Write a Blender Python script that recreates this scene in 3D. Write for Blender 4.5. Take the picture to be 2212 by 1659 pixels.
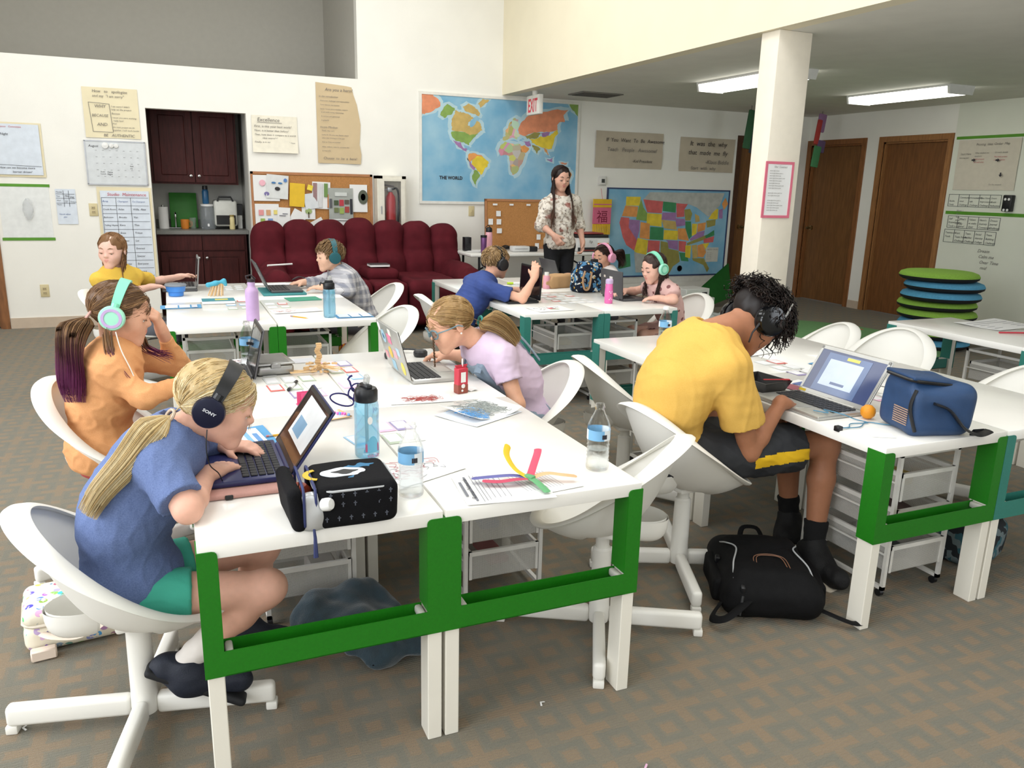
import bpy, bmesh, math, random
import numpy as np
from mathutils import Vector, Matrix
PI = math.pi
rnd = random.Random(7)
for _o in list(bpy.data.objects):
    bpy.data.objects.remove(_o)
COL = bpy.context.scene.collection
SC = bpy.context.scene

# ---------------------------------------------------------------- camera
def make_camera():
    loc, yaw, pitch, roll = Vector((-.5834, -1.7469, 1.4444)), -.4097, .2453, .024
    f = Vector((-math.sin(yaw) * math.cos(pitch), math.cos(yaw) * math.cos(pitch), -math.sin(pitch)))
    r = Vector((math.cos(yaw), math.sin(yaw), 0)); u = r.cross(f)
    cr, sr = math.cos(roll), math.sin(roll)
    r, u = r * cr + u * sr, -r * sr + u * cr
    cd = bpy.data.cameras.new('camera'); cd.sensor_width = 36; cd.lens = 1707.5 / 2212 * 36
    cd.clip_start = .05
    o = bpy.data.objects.new('camera', cd); COL.objects.link(o)
    m = Matrix((r, u, -f)).transposed().to_4x4(); m.translation = loc
    o.matrix_world = m
    SC.camera = o
make_camera()

# ---------------------------------------------------------------- light
SC.view_settings.view_transform = 'Standard'; SC.view_settings.look = 'None'
SC.view_settings.gamma = 1; SC.view_settings.use_curve_mapping = False
SC.view_settings.exposure = 0.0
wd = bpy.data.worlds.new('world'); SC.world = wd; wd.use_nodes = True
_bg = wd.node_tree.nodes['Background']; _bg.inputs[0].default_value = (.78, .88, 1, 1); _bg.inputs[1].default_value = 1.0

def area(name, loc, to, w, h, power, col):
    l = bpy.data.lights.new(name, 'AREA'); l.shape = 'RECTANGLE'; l.size = w; l.size_y = h
    l.energy = power; l.color = col
    o = bpy.data.objects.new(name, l); COL.objects.link(o); o.location = loc
    d = Vector(to) - Vector(loc); o.rotation_euler = d.to_track_quat('-Z', 'Y').to_euler()
    o['kind'] = 'helper'
    return o
# daylight entering the windows of the left wall, the clerestory above them and the windows behind the camera
DAY = (.93, .96, 1.0)
WIN_L = [(-3.0, -1.4), (-.9, .7), (1.2, 2.8)]
for i, (a, b) in enumerate(WIN_L):
    area('daylight', (-4.05, (a + b) / 2, 1.6), (0, (a + b) / 2, 1.4), b - a, 1.5, 50, DAY)
    area('daylight', (-4.05, (a + b) / 2, 3.25), (0, (a + b) / 2, 1.2), b - a, .9, 40, DAY)
WIN_F = [(-3.2, -1.2), (-.4, 1.8)]
for a, b in WIN_F:
    area('daylight', ((a + b) / 2, -3.85, 1.75), ((a + b) / 2, 2, 1.2), b - a, 1.7, 13, (1, .97, .92))
    area('daylight', ((a + b) / 2, -3.85, 3.35), ((a + b) / 2, 2, 1.2), b - a, 1.0, 13, (1, .97, .92))
SKY = [(-2.4, -.9, -1.2, 2.2), (.6, 2.1, -1.2, 2.2), (-2.4, -.9, 3.4, 6.0), (.6, 2.1, 3.4, 6.0)]
for a, b, c, d in SKY:   # skylights in the high ceiling
    area('daylight', ((a + b) / 2, (c + d) / 2, 4.28), ((a + b) / 2, (c + d) / 2, 0), b - a, d - c, 58, (1, .985, .95))
area('daylight', (5.2, -3.85, 1.5), (5.2, 2, 1.2), 2.2, 1.6, 40, DAY)

# ---------------------------------------------------------------- materials
def lin(c):
    return tuple((v / 255 / 12.92) if v / 255 <= .04045 else ((v / 255 + .055) / 1.055) ** 2.4 for v in c)
MATS = {}
def _set(b, k, v):
    if k in b.inputs: b.inputs[k].default_value = v
def mat(name, c=(200, 200, 200), rough=.5, metal=0, var=.05, scale=18, bump=0, bscale=200, trans=0, alpha=1,
        emit=0, spec=.5, coat=0, sss=0, sheen=0, ior=1.45, vc=False, stretch=None, c2=None, wave=None):
    if name in MATS: return MATS[name]
    m = bpy.data.materials.new(name); m.use_nodes = True
    nt = m.node_tree; N = nt.nodes; L = nt.links; b = N['Principled BSDF']
    tc = N.new('ShaderNodeTexCoord'); mp = N.new('ShaderNodeMapping'); L.new(tc.outputs['Object'], mp.inputs[0])
    if stretch: mp.inputs['Scale'].default_value = stretch
    nz = N.new('ShaderNodeTexNoise'); nz.inputs['Scale'].default_value = scale; nz.inputs['Detail'].default_value = 3
    L.new(mp.outputs[0], nz.inputs['Vector'])
    mx = N.new('ShaderNodeMix'); mx.data_type = 'RGBA'
    cr = N.new('ShaderNodeMapRange'); cr.inputs['From Min'].default_value = .3; cr.inputs['From Max'].default_value = .7
    L.new(nz.outputs['Fac'], cr.inputs[0]); L.new(cr.outputs[0], mx.inputs[0])
    if vc:
        at = N.new('ShaderNodeAttribute'); at.attribute_name = 'Col'
        hs = N.new('ShaderNodeHueSaturation'); hs.inputs['Value'].default_value = 1 - var
        L.new(at.outputs['Color'], hs.inputs['Color'])
        L.new(hs.outputs[0], mx.inputs[6]); L.new(at.outputs['Color'], mx.inputs[7])
    else:
        l = lin(c)
        l2 = lin(c2) if c2 else tuple(min(1, v * (1 + var)) for v in l)
        l1 = l if c2 else tuple(v * (1 - var) for v in l)
        mx.inputs[6].default_value = (*l1, 1); mx.inputs[7].default_value = (*l2, 1)
    L.new(mx.outputs[2], b.inputs['Base Color'])
    _set(b, 'Roughness', rough); _set(b, 'Metallic', metal); _set(b, 'Specular IOR Level', spec)
    _set(b, 'Transmission Weight', trans); _set(b, 'Alpha', alpha); _set(b, 'Coat Weight', coat); _set(b, 'IOR', ior)
    if sss: _set(b, 'Subsurface Weight', sss); _set(b, 'Subsurface Radius', (.012, .005, .003)); _set(b, 'Subsurface Scale', 1.0)
    if sheen: _set(b, 'Sheen Weight', sheen)
    if emit:
        L.new(mx.outputs[2], b.inputs['Emission Color']); _set(b, 'Emission Strength', emit)
    if bump:
        bp = N.new('ShaderNodeBump'); bp.inputs['Strength'].default_value = bump; bp.inputs['Distance'].default_value = .004
        if wave:
            wv = N.new('ShaderNodeTexWave'); wv.inputs['Scale'].default_value = bscale; wv.bands_direction = wave
            wv.inputs['Distortion'].default_value = 2; L.new(mp.outputs[0], wv.inputs[0]); L.new(wv.outputs['Fac'], bp.inputs['Height'])
        else:
            n2 = N.new('ShaderNodeTexNoise'); n2.inputs['Scale'].default_value = bscale; L.new(mp.outputs[0], n2.inputs['Vector'])
            L.new(n2.outputs['Fac'], bp.inputs['Height'])
        L.new(bp.outputs[0], b.inputs['Normal'])
    MATS[name] = m
    return m
def rgbm(c, rough=.6, **k):
    return mat('paint_%d_%d_%d' % tuple(c), c, rough, **k)

class G:
    """tiny helper to write shader maths"""
    def __init__(s, m): s.nt = m.node_tree; s.N = s.nt.nodes; s.L = s.nt.links
    def m(s, op, a, b=None, c=None):
        n = s.N.new('ShaderNodeMath'); n.operation = op
        for i, v in enumerate((a, b, c)):
            if v is None: continue
            if isinstance(v, (int, float)): n.inputs[i].default_value = v
            else: s.L.new(v, n.inputs[i])
        return n.outputs[0]
    def noise(s, vec, scale, detail=2):
        n = s.N.new('ShaderNodeTexNoise'); n.inputs['Scale'].default_value = scale; n.inputs['Detail'].default_value = detail
        if vec is not None: s.L.new(vec, n.inputs['Vector'])
        return n.outputs['Fac']
    def mix(s, f, a, b):
        n = s.N.new('ShaderNodeMix'); n.data_type = 'RGBA'
        for i, v in ((0, f), (6, a), (7, b)):
            if isinstance(v, (int, float)): n.inputs[i].default_value = v
            elif isinstance(v, tuple): n.inputs[i].default_value = (*v, 1)
            else: s.L.new(v, n.inputs[i])
        return n.outputs[2]
    def bump(s, h, strength, dist=.004):
        n = s.N.new('ShaderNodeBump'); n.inputs['Strength'].default_value = strength; n.inputs['Distance'].default_value = dist
        s.L.new(h, n.inputs['Height']); return n.outputs[0]

def carpet_material():
    m = bpy.data.materials.new('patterned_carpet'); m.use_nodes = True; g = G(m); b = g.N['Principled BSDF']
    tc = g.N.new('ShaderNodeTexCoord'); P = tc.outputs['Object']
    sx = g.N.new('ShaderNodeSeparateXYZ'); g.L.new(P, sx.inputs[0]); x, y = sx.outputs[0], sx.outputs[1]
    wob = g.noise(P, 60); x = g.m('ADD', x, g.m('MULTIPLY_ADD', wob, .012, -.006)); y = g.m('ADD', y, g.m('MULTIPLY_ADD', wob, -.012, .006))
    s = .1508
    u = g.m('MULTIPLY_ADD', x, 1 / s, -.817 / s); v = g.m('MULTIPLY_ADD', y, 1 / s, -.036 / s)
    iu, iv = g.m('FLOOR', g.m('ADD', u, .5)), g.m('FLOOR', g.m('ADD', v, .5))
    a = g.m('ABSOLUTE', g.m('SUBTRACT', u, iu)); c = g.m('ABSOLUTE', g.m('SUBTRACT', v, iv))
    par = g.m('MODULO', g.m('ADD', g.m('ADD', iu, iv), 1000), 2)
    odd = g.m('GREATER_THAN', par, .5); even = g.m('SUBTRACT', 1, odd)
    cross = g.m('MULTIPLY', even, g.m('LESS_THAN', g.m('MINIMUM', a, c), .105))
    mab = g.m('MAXIMUM', a, c)
    sq = g.m('MULTIPLY', odd, g.m('LESS_THAN', mab, .12))
    a2 = g.m('ABSOLUTE', g.m('SUBTRACT', a, .5)); c2 = g.m('ABSOLUTE', g.m('SUBTRACT', c, .5)); m2 = g.m('MAXIMUM', a2, c2)
    sq2 = g.m('LESS_THAN', m2, .135)
    tan = g.m('MINIMUM', 1, g.m('ADD', g.m('ADD', cross, sq), sq2))
    ring = g.m('MULTIPLY', g.m('GREATER_THAN', m2, .19), g.m('LESS_THAN', m2, .33))
    big = g.noise(P, .9); fine = g.noise(P, 420, 3); mid = g.noise(P, 7)
    base = g.mix(big, lin((142, 132, 112)), lin((130, 122, 106)))
    col = g.mix(g.m('MULTIPLY', ring, .4), base, lin((112, 118, 110)))
    tf = g.m('MULTIPLY', tan, g.m('MULTIPLY_ADD', mid, .9, .2))
    col = g.mix(tf, col, lin((158, 132, 102)))
    rows = g.m('SINE', g.m('MULTIPLY', y, 640))
    col = g.mix(g.m('MULTIPLY_ADD', fine, 1.2, -.3), col, lin((92, 88, 78)))
    g.L.new(col, b.inputs['Base Color']); b.inputs['Roughness'].default_value = .95; _set(b, 'Specular IOR Level', .1)
    _set(b, 'Sheen Weight', .15)
    h = g.m('ADD', g.m('ADD', g.m('MULTIPLY', fine, .8), g.m('MULTIPLY', rows, .18)), g.m('MULTIPLY', g.m('ADD', tan, ring), .35))
    g.L.new(g.bump(h, .8, .006), b.inputs['Normal'])
    return m

# ---------------------------------------------------------------- mesh building
def orient(d, up=(0, 0, 1)):
    """3x3 matrix whose columns are x, y, z axes with y along d"""
    y = Vector(d).normalized(); z = Vector(up)
    x = y.cross(z)
    if x.length < 1e-5: x = y.cross(Vector((1, 0, 0)))
    x.normalize(); z = x.cross(y)
    return Matrix((x, y, z)).transposed()
def RZ(a): return Matrix.Rotation(a, 3, 'Z')
def RX(a): return Matrix.Rotation(a, 3, 'X')
def RY(a): return Matrix.Rotation(a, 3, 'Y')

class MB:
    def __init__(s): s.v = []; s.f = []; s.m = []
    def add(s, vs, fs, m=0):
        k = len(s.v); s.v.extend(tuple(v) for v in vs)
        for f in fs: s.f.append(tuple(i + k for i in f)); s.m.append(m)
        return s
    def xf(s, R=None, t=(0, 0, 0)):
        t = Vector(t)
        s.v = [tuple((R @ Vector(v) if R else Vector(v)) + t) for v in s.v]
        return s
    def box(s, x0, x1, y0, y1, z0, z1, m=0, R=None, t=(0, 0, 0)):
        v = [Vector((x, y, z)) for z in (z0, z1) for y in (y0, y1) for x in (x0, x1)]
        if R: v = [R @ p for p in v]
        v = [p + Vector(t) for p in v]
        return s.add(v, [(0, 2, 3, 1), (4, 5, 7, 6), (0, 1, 5, 4), (2, 6, 7, 3), (0, 4, 6, 2), (1, 3, 7, 5)], m)
    def rbox(s, c, size, r=.01, seg=2, R=None, m=0):
        bm = bmesh.new(); bmesh.ops.create_cube(bm, size=1)
        for v in bm.verts: v.co = Vector((v.co.x * size[0], v.co.y * size[1], v.co.z * size[2]))
        bmesh.ops.bevel(bm, geom=list(bm.edges), offset=min(r, min(size) * .49), segments=seg, profile=.5, affect='EDGES')
        bm.verts.index_update()
        c = Vector(c)
        vs = [(R @ v.co if R else v.co) + c for v in bm.verts]; fs = [[v.index for v in f.verts] for f in bm.faces]
        bm.free()
        return s.add(vs, fs, m)
    def tube(s, pts, r, n=8, closed=False, m=0, cap=True, flat=1.0):
        pts = [Vector(p) for p in pts]; k = len(pts)
        rs = r if isinstance(r, (list, tuple)) else [r] * k
        base = len(s.v); prev = None
        for i, p in enumerate(pts):
            if closed: d = pts[(i + 1) % k] - pts[i - 1]
            else: d = pts[min(i + 1, k - 1)] - pts[max(i - 1, 0)]
            if d.length < 1e-9: d = Vector((0, 0, 1))
            d.normalize()
            if prev is None:
                x = d.cross(Vector((0, 0, 1)))
                if x.length < .1: x = d.cross(Vector((1, 0, 0)))
            else: x = prev - d * prev.dot(d)
            x.normalize(); prev = x; y = d.cross(x)
            for j in range(n):
                a = 2 * PI * j / n
                s.v.append(tuple(p + (x * math.cos(a) + y * math.sin(a) * flat) * rs[i]))
        for i in range(k if closed else k - 1):
            i2 = (i + 1) % k
            for j in range(n):
                j2 = (j + 1) % n
                s.f.append((base + i * n + j, base + i * n + j2, base + i2 * n + j2, base + i2 * n + j)); s.m.append(m)
        if cap and not closed:
            s.f.append(tuple(base + j for j in reversed(range(n)))); s.m.append(m)
            s.f.append(tuple(base + (k - 1) * n + j for j in range(n))); s.m.append(m)
        return s
    def cyl(s, a, b, r0, r1=None, n=16, m=0): return s.tube([a, b], [r0, r0 if r1 is None else r1], n, m=m)
    def lathe(s, prof, c=(0, 0, 0), n=20, m=0, R=None, cap=True):
        base = len(s.v); c = Vector(c)
        for r, z in prof:
            for j in range(n):
                a = 2 * PI * j / n; p = Vector((r * math.cos(a), r * math.sin(a), z))
                s.v.append(tuple((R @ p if R else p) + c))
        for i in range(len(prof) - 1):
            for j in range(n):
                j2 = (j + 1) % n
                s.f.append((base + i * n + j, base + i * n + j2, base + (i + 1) * n + j2, base + (i + 1) * n + j)); s.m.append(m)
        if cap:
            if prof[0][0] > 1e-4: s.f.append(tuple(base + j for j in reversed(range(n)))); s.m.append(m)
            if prof[-1][0] > 1e-4: s.f.append(tuple(base + (len(prof) - 1) * n + j for j in range(n))); s.m.append(m)
        return s
    def prism(s, poly, z0, z1, m=0, R=None, t=(0, 0, 0)):
        k = len(poly); t = Vector(t)
        v = [Vector((p[0], p[1], z)) for z in (z0, z1) for p in poly]
        v = [(R @ p if R else p) + t for p in v]
        fs = [tuple(reversed(range(k))), tuple(range(k, 2 * k))] + [(i, (i + 1) % k, k + (i + 1) % k, k + i) for i in range(k)]
        return s.add(v, fs, m)
    def grid(s, P, m=0, wrapu=False, wrapv=False):
        nu, nv = len(P), len(P[0]); k = len(s.v)
        for row in P: s.v.extend(tuple(p) for p in row)
        for i in range(nu if wrapu else nu - 1):
            for j in range(nv if wrapv else nv - 1):
                i2, j2 = (i + 1) % nu, (j + 1) % nv
                s.f.append((k + i * nv + j, k + i2 * nv + j, k + i2 * nv + j2, k + i * nv + j2)); s.m.append(m)
        return s
    def sheet(s, P, th, m=0):
        """a grid with thickness: P rows of points, th offset straight along z"""
        Q = [[(p[0], p[1], p[2] + th) for p in row] for row in P]
        nu, nv = len(P), len(P[0])
        s.grid([list(reversed(r)) for r in P], m); s.grid(Q, m)
        rim = [P[i][0] for i in range(nu)] + [P[-1][j] for j in range(1, nv)] + [P[i][-1] for i in range(nu - 2, -1, -1)] + [P[0][j] for j in range(nv - 2, 0, -1)]
        s.grid([rim, [(p[0], p[1], p[2] + th) for p in rim]], m, wrapv=True)
        return s
    def mesh(s, name, mats, smooth=38):
        me = bpy.data.meshes.new(name); me.from_pydata(s.v, [], s.f)
        for m in (mats if isinstance(mats, (list, tuple)) else [mats]): me.materials.append(m)
        if me.polygons:
            me.polygons.foreach_set('material_index', s.m)
            if smooth:
                me.polygons.foreach_set('use_smooth', [True] * len(me.polygons)); me.set_sharp_from_angle(angle=math.radians(smooth))
        me.update()
        return me
    def build(s, name, mats, parent=None, smooth=38, loc=None):
        o = bpy.data.objects.new(name, s.mesh(name, mats, smooth)); COL.objects.link(o)
        if parent is not None: o.parent = parent
        if loc is not None: o.location = loc
        return o

def tag(o, label=None, cat=None, group=None, kind=None):
    if label: o['label'] = label
    if cat: o['category'] = cat
    if group: o['group'] = group
    if kind: o['kind'] = kind
    return o
def thing(name, label, cat, loc=(0, 0, 0), rz=0, group=None):
    o = bpy.data.objects.new(name, None); COL.objects.link(o); o.location = loc; o.rotation_euler = (0, 0, rz)
    o.empty_display_size = .05
    return tag(o, label, cat, group)
def dup(root, loc, rz=None, label=None, group=None):
    r = root.copy(); COL.objects.link(r); r.location = loc
    if rz is not None: r.rotation_euler = (0, 0, rz)
    if label: r['label'] = label
    if group: r['group'] = group
    for ch in list(root.children):
        c = ch.copy(); COL.objects.link(c); c.parent = r
        for gch in list(ch.children):
            d = gch.copy(); COL.objects.link(d); d.parent = c
    return r
def struct(name, mb, mats, smooth=0):
    return tag(mb.build(name, mats, None, smooth), kind='structure')
def bez(P, n=12):
    """Catmull-Rom through points"""
    P = [Vector(p) for p in P]; out = []
    for i in range(len(P) - 1):
        p0 = P[max(i - 1, 0)]; p1 = P[i]; p2 = P[i + 1]; p3 = P[min(i + 2, len(P) - 1)]
        for k in range(n):
            t = k / n
            out.append(.5 * ((2 * p1) + (p2 - p0) * t + (2 * p0 - 5 * p1 + 4 * p2 - p3) * t * t + (3 * p1 - p0 - 3 * p2 + p3) * t ** 3))
    out.append(P[-1])
    return out

_fontcache = {}
def text_mesh(mb, s, x, z, size, m=0, align='LEFT', shear=0.0, R=None, t=(0, 0, 0), squash=1.0, bold=0.0):
    """adds flat lettering to a builder: local x to the right, local z up, facing -y, moved by R and t"""
    cu = bpy.data.curves.new('lettering', 'FONT'); cu.body = s; cu.size = size; cu.align_x = align; cu.shear = shear; cu.resolution_u = 2
    cu.offset = bold
    o = bpy.data.objects.new('lettering', cu); COL.objects.link(o)
    dg = bpy.context.evaluated_depsgraph_get()
    me = o.evaluated_get(dg).to_mesh()
    vs = []
    for v in me.vertices:
        p = Vector((x + v.co.x * squash, 0, z + v.co.y))
        vs.append((R @ p if R else p) + Vector(t))
    mb.add(vs, [tuple(p.vertices) for p in me.polygons], m)
    o.evaluated_get(dg).to_mesh_clear()
    bpy.data.objects.remove(o); bpy.data.curves.remove(cu)
    return mb
# ================================================================ the room
WALL = mat('wall_paint', (238, 236, 228), .75, var=.02, scale=3, bump=.12, bscale=160)
CEIL = mat('ceiling_paint', (222, 220, 212), .85, var=.03, scale=5, bump=.15, bscale=120)
FASCIA = mat('fascia_paint', (232, 223, 197), .8, var=.02, scale=3)
WHITEB = mat('whiteboard_paint', (222, 224, 210), .45, var=.02, scale=4)
BASEB = mat('baseboard_vinyl', (196, 178, 158), .5, var=.05)
OAK = mat('oak_veneer', (118, 80, 44), .45, var=.22, scale=4, stretch=(14, 14, 1.2), bump=.1, bscale=40)
OAKT = mat('oak_trim', (133, 86, 48), .45, var=.22, scale=5, stretch=(10, 10, 1.5))
DARK = mat('dark_void', (30, 28, 26), .9)
YB, XR, H1, H2 = 7.05, 7.58, 2.445, 4.2
XL, YF = -4.0, -3.8
struct('floor', MB().box(XL - .2, XR + .6, YF - .2, YB + 1.4, -.1, 0), carpet_material())
# back wall with the door at its left, the kitchen opening, the loft opening and the far door
def wall_y(mb, y0, y1, x0, x1, z0, z1, holes):
    """wall slab with rectangular holes (x0,x1,z0,z1)"""
    xs = sorted({x0, x1, *[h[0] for h in holes], *[h[1] for h in holes]}); zs = sorted({z0, z1, *[h[2] for h in holes], *[h[3] for h in holes]})
    for a, b in zip(xs, xs[1:]):
        for c, d in zip(zs, zs[1:]):
            if a < x0 or b > x1 or c < z0 or d > z1: continue
            mx, mz = (a + b) / 2, (c + d) / 2
            if any(h[0] < mx < h[1] and h[2] < mz < h[3] for h in holes): continue
            mb.box(a, b, y0, y1, c, d)
    return mb
KX0, KX1, KZ = -.693, .233, 2.094
struct('wall_back', wall_y(MB(), YB, YB + .12, XL, XR + .12, 0, H2,
       [(KX0, KX1, -1, KZ), (XL, 1.381, 2.50, 9), (-3.02, -2.1, -1, 2.06), (6.44, 7.28, -1, 2.09)]), WALL)
nk = MB(); nk.box(KX0 - .05, KX0, YB + .12, 8.05, 0, 2.3).box(KX1, KX1 + .05, YB + .12, 8.05, 0, 2.3)
nk.box(KX0 - .05, KX1 + .05, 8.0, 8.05, 0, 2.3).box(KX0 - .05, KX1 + .05, YB + .12, 8.05, 2.3, 2.35)
struct('wall_kitchen', nk, mat('kitchen_paint', (196, 196, 190), .8, var=.03))
lf = MB(); lf.box(XL, 1.5, 8.9, 9.0, 2.3, H2).box(1.381, 1.5, YB + .12, 9, 2.3, H2).box(XL, 1.4, YB + .12, 8.9, 2.36, 2.42)
lf.box(XL - .1, XL, YB, 9, 2.3, H2)
struct('wall_loft', lf, mat('wall_paint_shaded', (188, 185, 176), .85, var=.02))  # same paint as the walls, darkened in colour for the recess's shade
# side walls
def wall_x(mb, x0, x1, y0, y1, z0, z1, holes):
    t = wall_y(MB(), x0, x1, y0, y1, z0, z1, holes)
    mb.add([(v[1], v[0], v[2]) for v in t.v], [tuple(reversed(f)) for f in t.f])
    return mb
DA, DB = (6.10, 6.98), (4.87, 5.77)
struct('wall_right', wall_x(MB(), XR, XR + .12, YF, YB + .12, 0, H1 + .1, [(DA[0], DA[1], -1, 2.07), (DB[0], DB[1], -1, 2.07)]), WALL)
struct('wall_left', wall_x(MB(), XL - .12, XL, YF - .1, YB + .12, 0, H2, [(a, b, .85, 2.35) for a, b in WIN_L] + [(a, b, 2.8, 3.7) for a, b in WIN_L]), WALL)
struct('wall_front', wall_y(MB(), YF - .12, YF, XL, XR + .12, 0, H2, [(a, b, .9, 2.6) for a, b in WIN_F] + [(a, b, 2.85, 3.85) for a, b in WIN_F] + [(4.1, 6.3, .7, 2.3)]), WALL)
struct('wall_fascia', MB().box(3.03, 3.15, YF, YB, H1, H2), FASCIA)
c = wall_y(MB(), H2, H2 + .1, XL, 3.15, YF, 9, [(a, b, y0, y1) for a, b, y0, y1 in SKY]); c.v = [(v[0], v[2], v[1]) for v in c.v]; c.f = [tuple(reversed(f)) for f in c.f]
c.box(3.15, XR, YF, YB, H1, H1 + .1)
struct('ceiling', c, CEIL)
# whiteboard paint beyond the doors on the right wall
struct('wall_whiteboard', MB().box(XR - .012, XR, 1.0, 4.79, 0, H1), WHITEB)
cl = MB(); cl.rbox((3.2, 2.63, H1 / 2), (.27, .17, H1), .006, 2)
tag(cl.build('column', mat('column_paint', (230, 222, 205), .75, var=.02)), kind='structure')
def baseboard(name, segs):
    mb = MB()
    for (x0, x1, y0, y1) in segs: mb.box(x0, x1, y0, y1, 0, .1)
    struct(name, mb, BASEB)
baseboard('baseboard_back', [(-2.03, KX0, YB - .012, YB), (KX1, 6.36, YB - .012, YB)])
baseboard('baseboard_right', [(XR - .012, XR, 5.84, 6.03)])
# doors
def door(n, axis, a, b, ztop, slab, trim, handle=None, ajar=0):
    """door in a wall; axis 'y' = in the right wall (spans y), 'x' = in the back wall (spans x)"""
    root = bpy.data.objects.new('door_%d' % n, None); COL.objects.link(root); root['kind'] = 'structure'
    w = .065
    t = MB()
    t.box(a - w, a, -.02, .01, 0, ztop + w).box(b, b + w, -.02, .01, 0, ztop + w).box(a, b, -.02, .01, ztop, ztop + w)
    t.box(a, a + .02, .01, .12, 0, ztop).box(b - .02, b, .01, .12, 0, ztop).box(a, b, .01, .12, ztop - .02, ztop)
    s = MB().rbox(((a + b) / 2, 0, ztop / 2 - .006), (b - a - .046, .04, ztop - .03), .003, 1)
    if ajar:
        for k, v in enumerate(s.v):
            p = Vector((v[0] - (a + .023), v[1], v[2])); p.rotate(Matrix.Rotation(ajar, 3, 'Z')); s.v[k] = (p.x + a + .023, p.y + .08, p.z)
    else: s.xf(None, (0, .07, 0))
    h = MB()
    if handle:
        hx = handle
        h.cyl((hx, .05, .98), (hx, .03, .98), .03, .03, 16).cyl((hx, .03, .98), (hx, -.005, .98), .011, .011, 10).lathe([(.0, -.02), (.02, -.014), (.027, 0), (.02, .014), (0, .02)], (hx, -.02, .98), 14)
    def fix(mb):
        if axis == 'y': mb.v = [(XR + v[1], v[0], v[2]) for v in mb.v]; mb.f = [tuple(reversed(f)) for f in mb.f]
        else: mb.v = [(v[0], YB + v[1], v[2]) for v in mb.v]
        return mb
    fix(t).build('frame', trim, root, 0); s_ = fix(s).build('panel', slab, root, 20)
    if handle: fix(h).build('handle', mat('brass_knob', (150, 130, 95), .3, metal=1), s_)
    return root
door(1, 'y', DA[0], DA[1], 2.07, OAK, OAKT, DA[1] - .1)
door(2, 'y', DB[0], DB[1], 2.07, mat('oak_veneer_warm', (116, 74, 38), .45, var=.22, scale=4, stretch=(14, 14, 1.2)), mat('oak_trim_light', (150, 104, 62), .45, var=.2, scale=5, stretch=(10, 10, 1.5)), None)
door(3, 'x', 6.44, 7.28, 2.09, OAK, mat('walnut_trim', (72, 44, 26), .45, var=.15), 6.56)
door(4, 'x', -3.02, -2.1, 2.06, OAK, OAKT, None)
# the room glimpsed behind the far door is closed off
struct('wall_passage', MB().box(6.3, 7.5, YB + .4, YB + .45, 0, 2.4).box(-3.2, -1.9, YB + .4, YB + .45, 0, 2.36), mat('passage_paint', (180, 178, 172), .8))
# ================================================================ tables
TOPW = mat('white_laminate', (238, 236, 230), .22, var=.012, scale=5, coat=.15)
LEGW = mat('white_lacquer', (232, 228, 216), .35, var=.02, scale=6)
GREEN = mat('green_steel', (22, 112, 12), .45, var=.06, scale=160, bump=.15, bscale=900)
TEAL = mat('teal_steel', (48, 122, 110), .45, var=.05, scale=160, bump=.15, bscale=900)
CLIPM = mat('clip_plastic', (190, 188, 180), .4)
TZ = .655
def make_table(brm, label, group):
    """desk with its corner at the local origin, .574 wide (x), .966 long (y)"""
    W, D, Z = .574, .966, TZ
    r = thing('desk', label, 'desk', group=group)
    MB().rbox((W / 2, D / 2, Z - .019), (W, D, .038), .003, 2).build('tabletop', TOPW, r, 30)
    for sy in (0, 1):
        y = lambda v: v if sy == 0 else D - v
        for sx in (0, 1):
            x = lambda v: v if sx == 0 else W - v
            xs = sorted((x(.002), x(.04))); ys = sorted((y(.003), y(.068)))
            MB().rbox(((xs[0] + xs[1]) / 2, (ys[0] + ys[1]) / 2, .31), (xs[1] - xs[0], ys[1] - ys[0], .62), .002, 1).build('leg', LEGW, r, 0)
            c = MB(); xs = sorted((x(.046), x(.062))); ys = sorted((y(.002), y(.05)))
            c.rbox(((xs[0] + xs[1]) / 2, (ys[0] + ys[1]) / 2, .372), (.018, .05, .022), .006, 2).build('clip', CLIPM, r)
        b = MB()
        def bx(x0, x1, y0, y1, z0, z1):
            ya, yb = sorted((y(y0), y(y1))); b.box(x0, x1, ya, yb, z0, z1)
        # end face: two uprights with rounded top corner and the cross bar
        def plate(poly, y0, y1):
            ya, yb = sorted((y(y0), y(y1)))
            k = len(poly); v = [(p[0], ya, p[1]) for p in poly] + [(p[0], yb, p[1]) for p in poly]
            b.add(v, [tuple(range(k)), tuple(reversed(range(k, 2 * k)))] + [(i, k + i, k + (i + 1) % k, (i + 1) % k) for i in range(k)])
        for sx in (0, 1):
            x = lambda v: v if sx == 0 else W - v
            poly = [(x(-.003), .32), (x(.042), .32), (x(.042), .625)] + [(x(.042 - .012 * (1 - math.cos(a))), .625 + .012 * math.sin(a)) for a in (.5, 1.0, 1.57)] + [(x(-.003), .637)]
            plate(poly if sx == 0 else list(reversed(poly)), -.003, 0)
            # side face round the corner
            ya, yb = sorted((y(0), y(.07))); xs = sorted((x(-.003), x(0)))
            b.box(xs[0], xs[1], ya, yb, .32, .637)
            xs = sorted((x(.04), x(.0425))); b.box(xs[0], xs[1], ya, yb, .385, .617)
        plate([(.042, .32), (W - .042, .32), (W - .042, .384), (.042, .384)], -.003, 0)
        bx(.042, W - .042, -.003, .055, .32, .323); bx(.042, W - .042, .052, .055, .32, .384)
        b.build('end_bracket', brm, r, 0)
    return r
tg = make_table(GREEN, 'white desk with green bracket in front, nearest the camera on the left', 'white desks with coloured end brackets')
tt = make_table(TEAL, 'white desk with teal brackets, near half of the block the boy in blue sits at', 'white desks with coloured end brackets')
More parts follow.
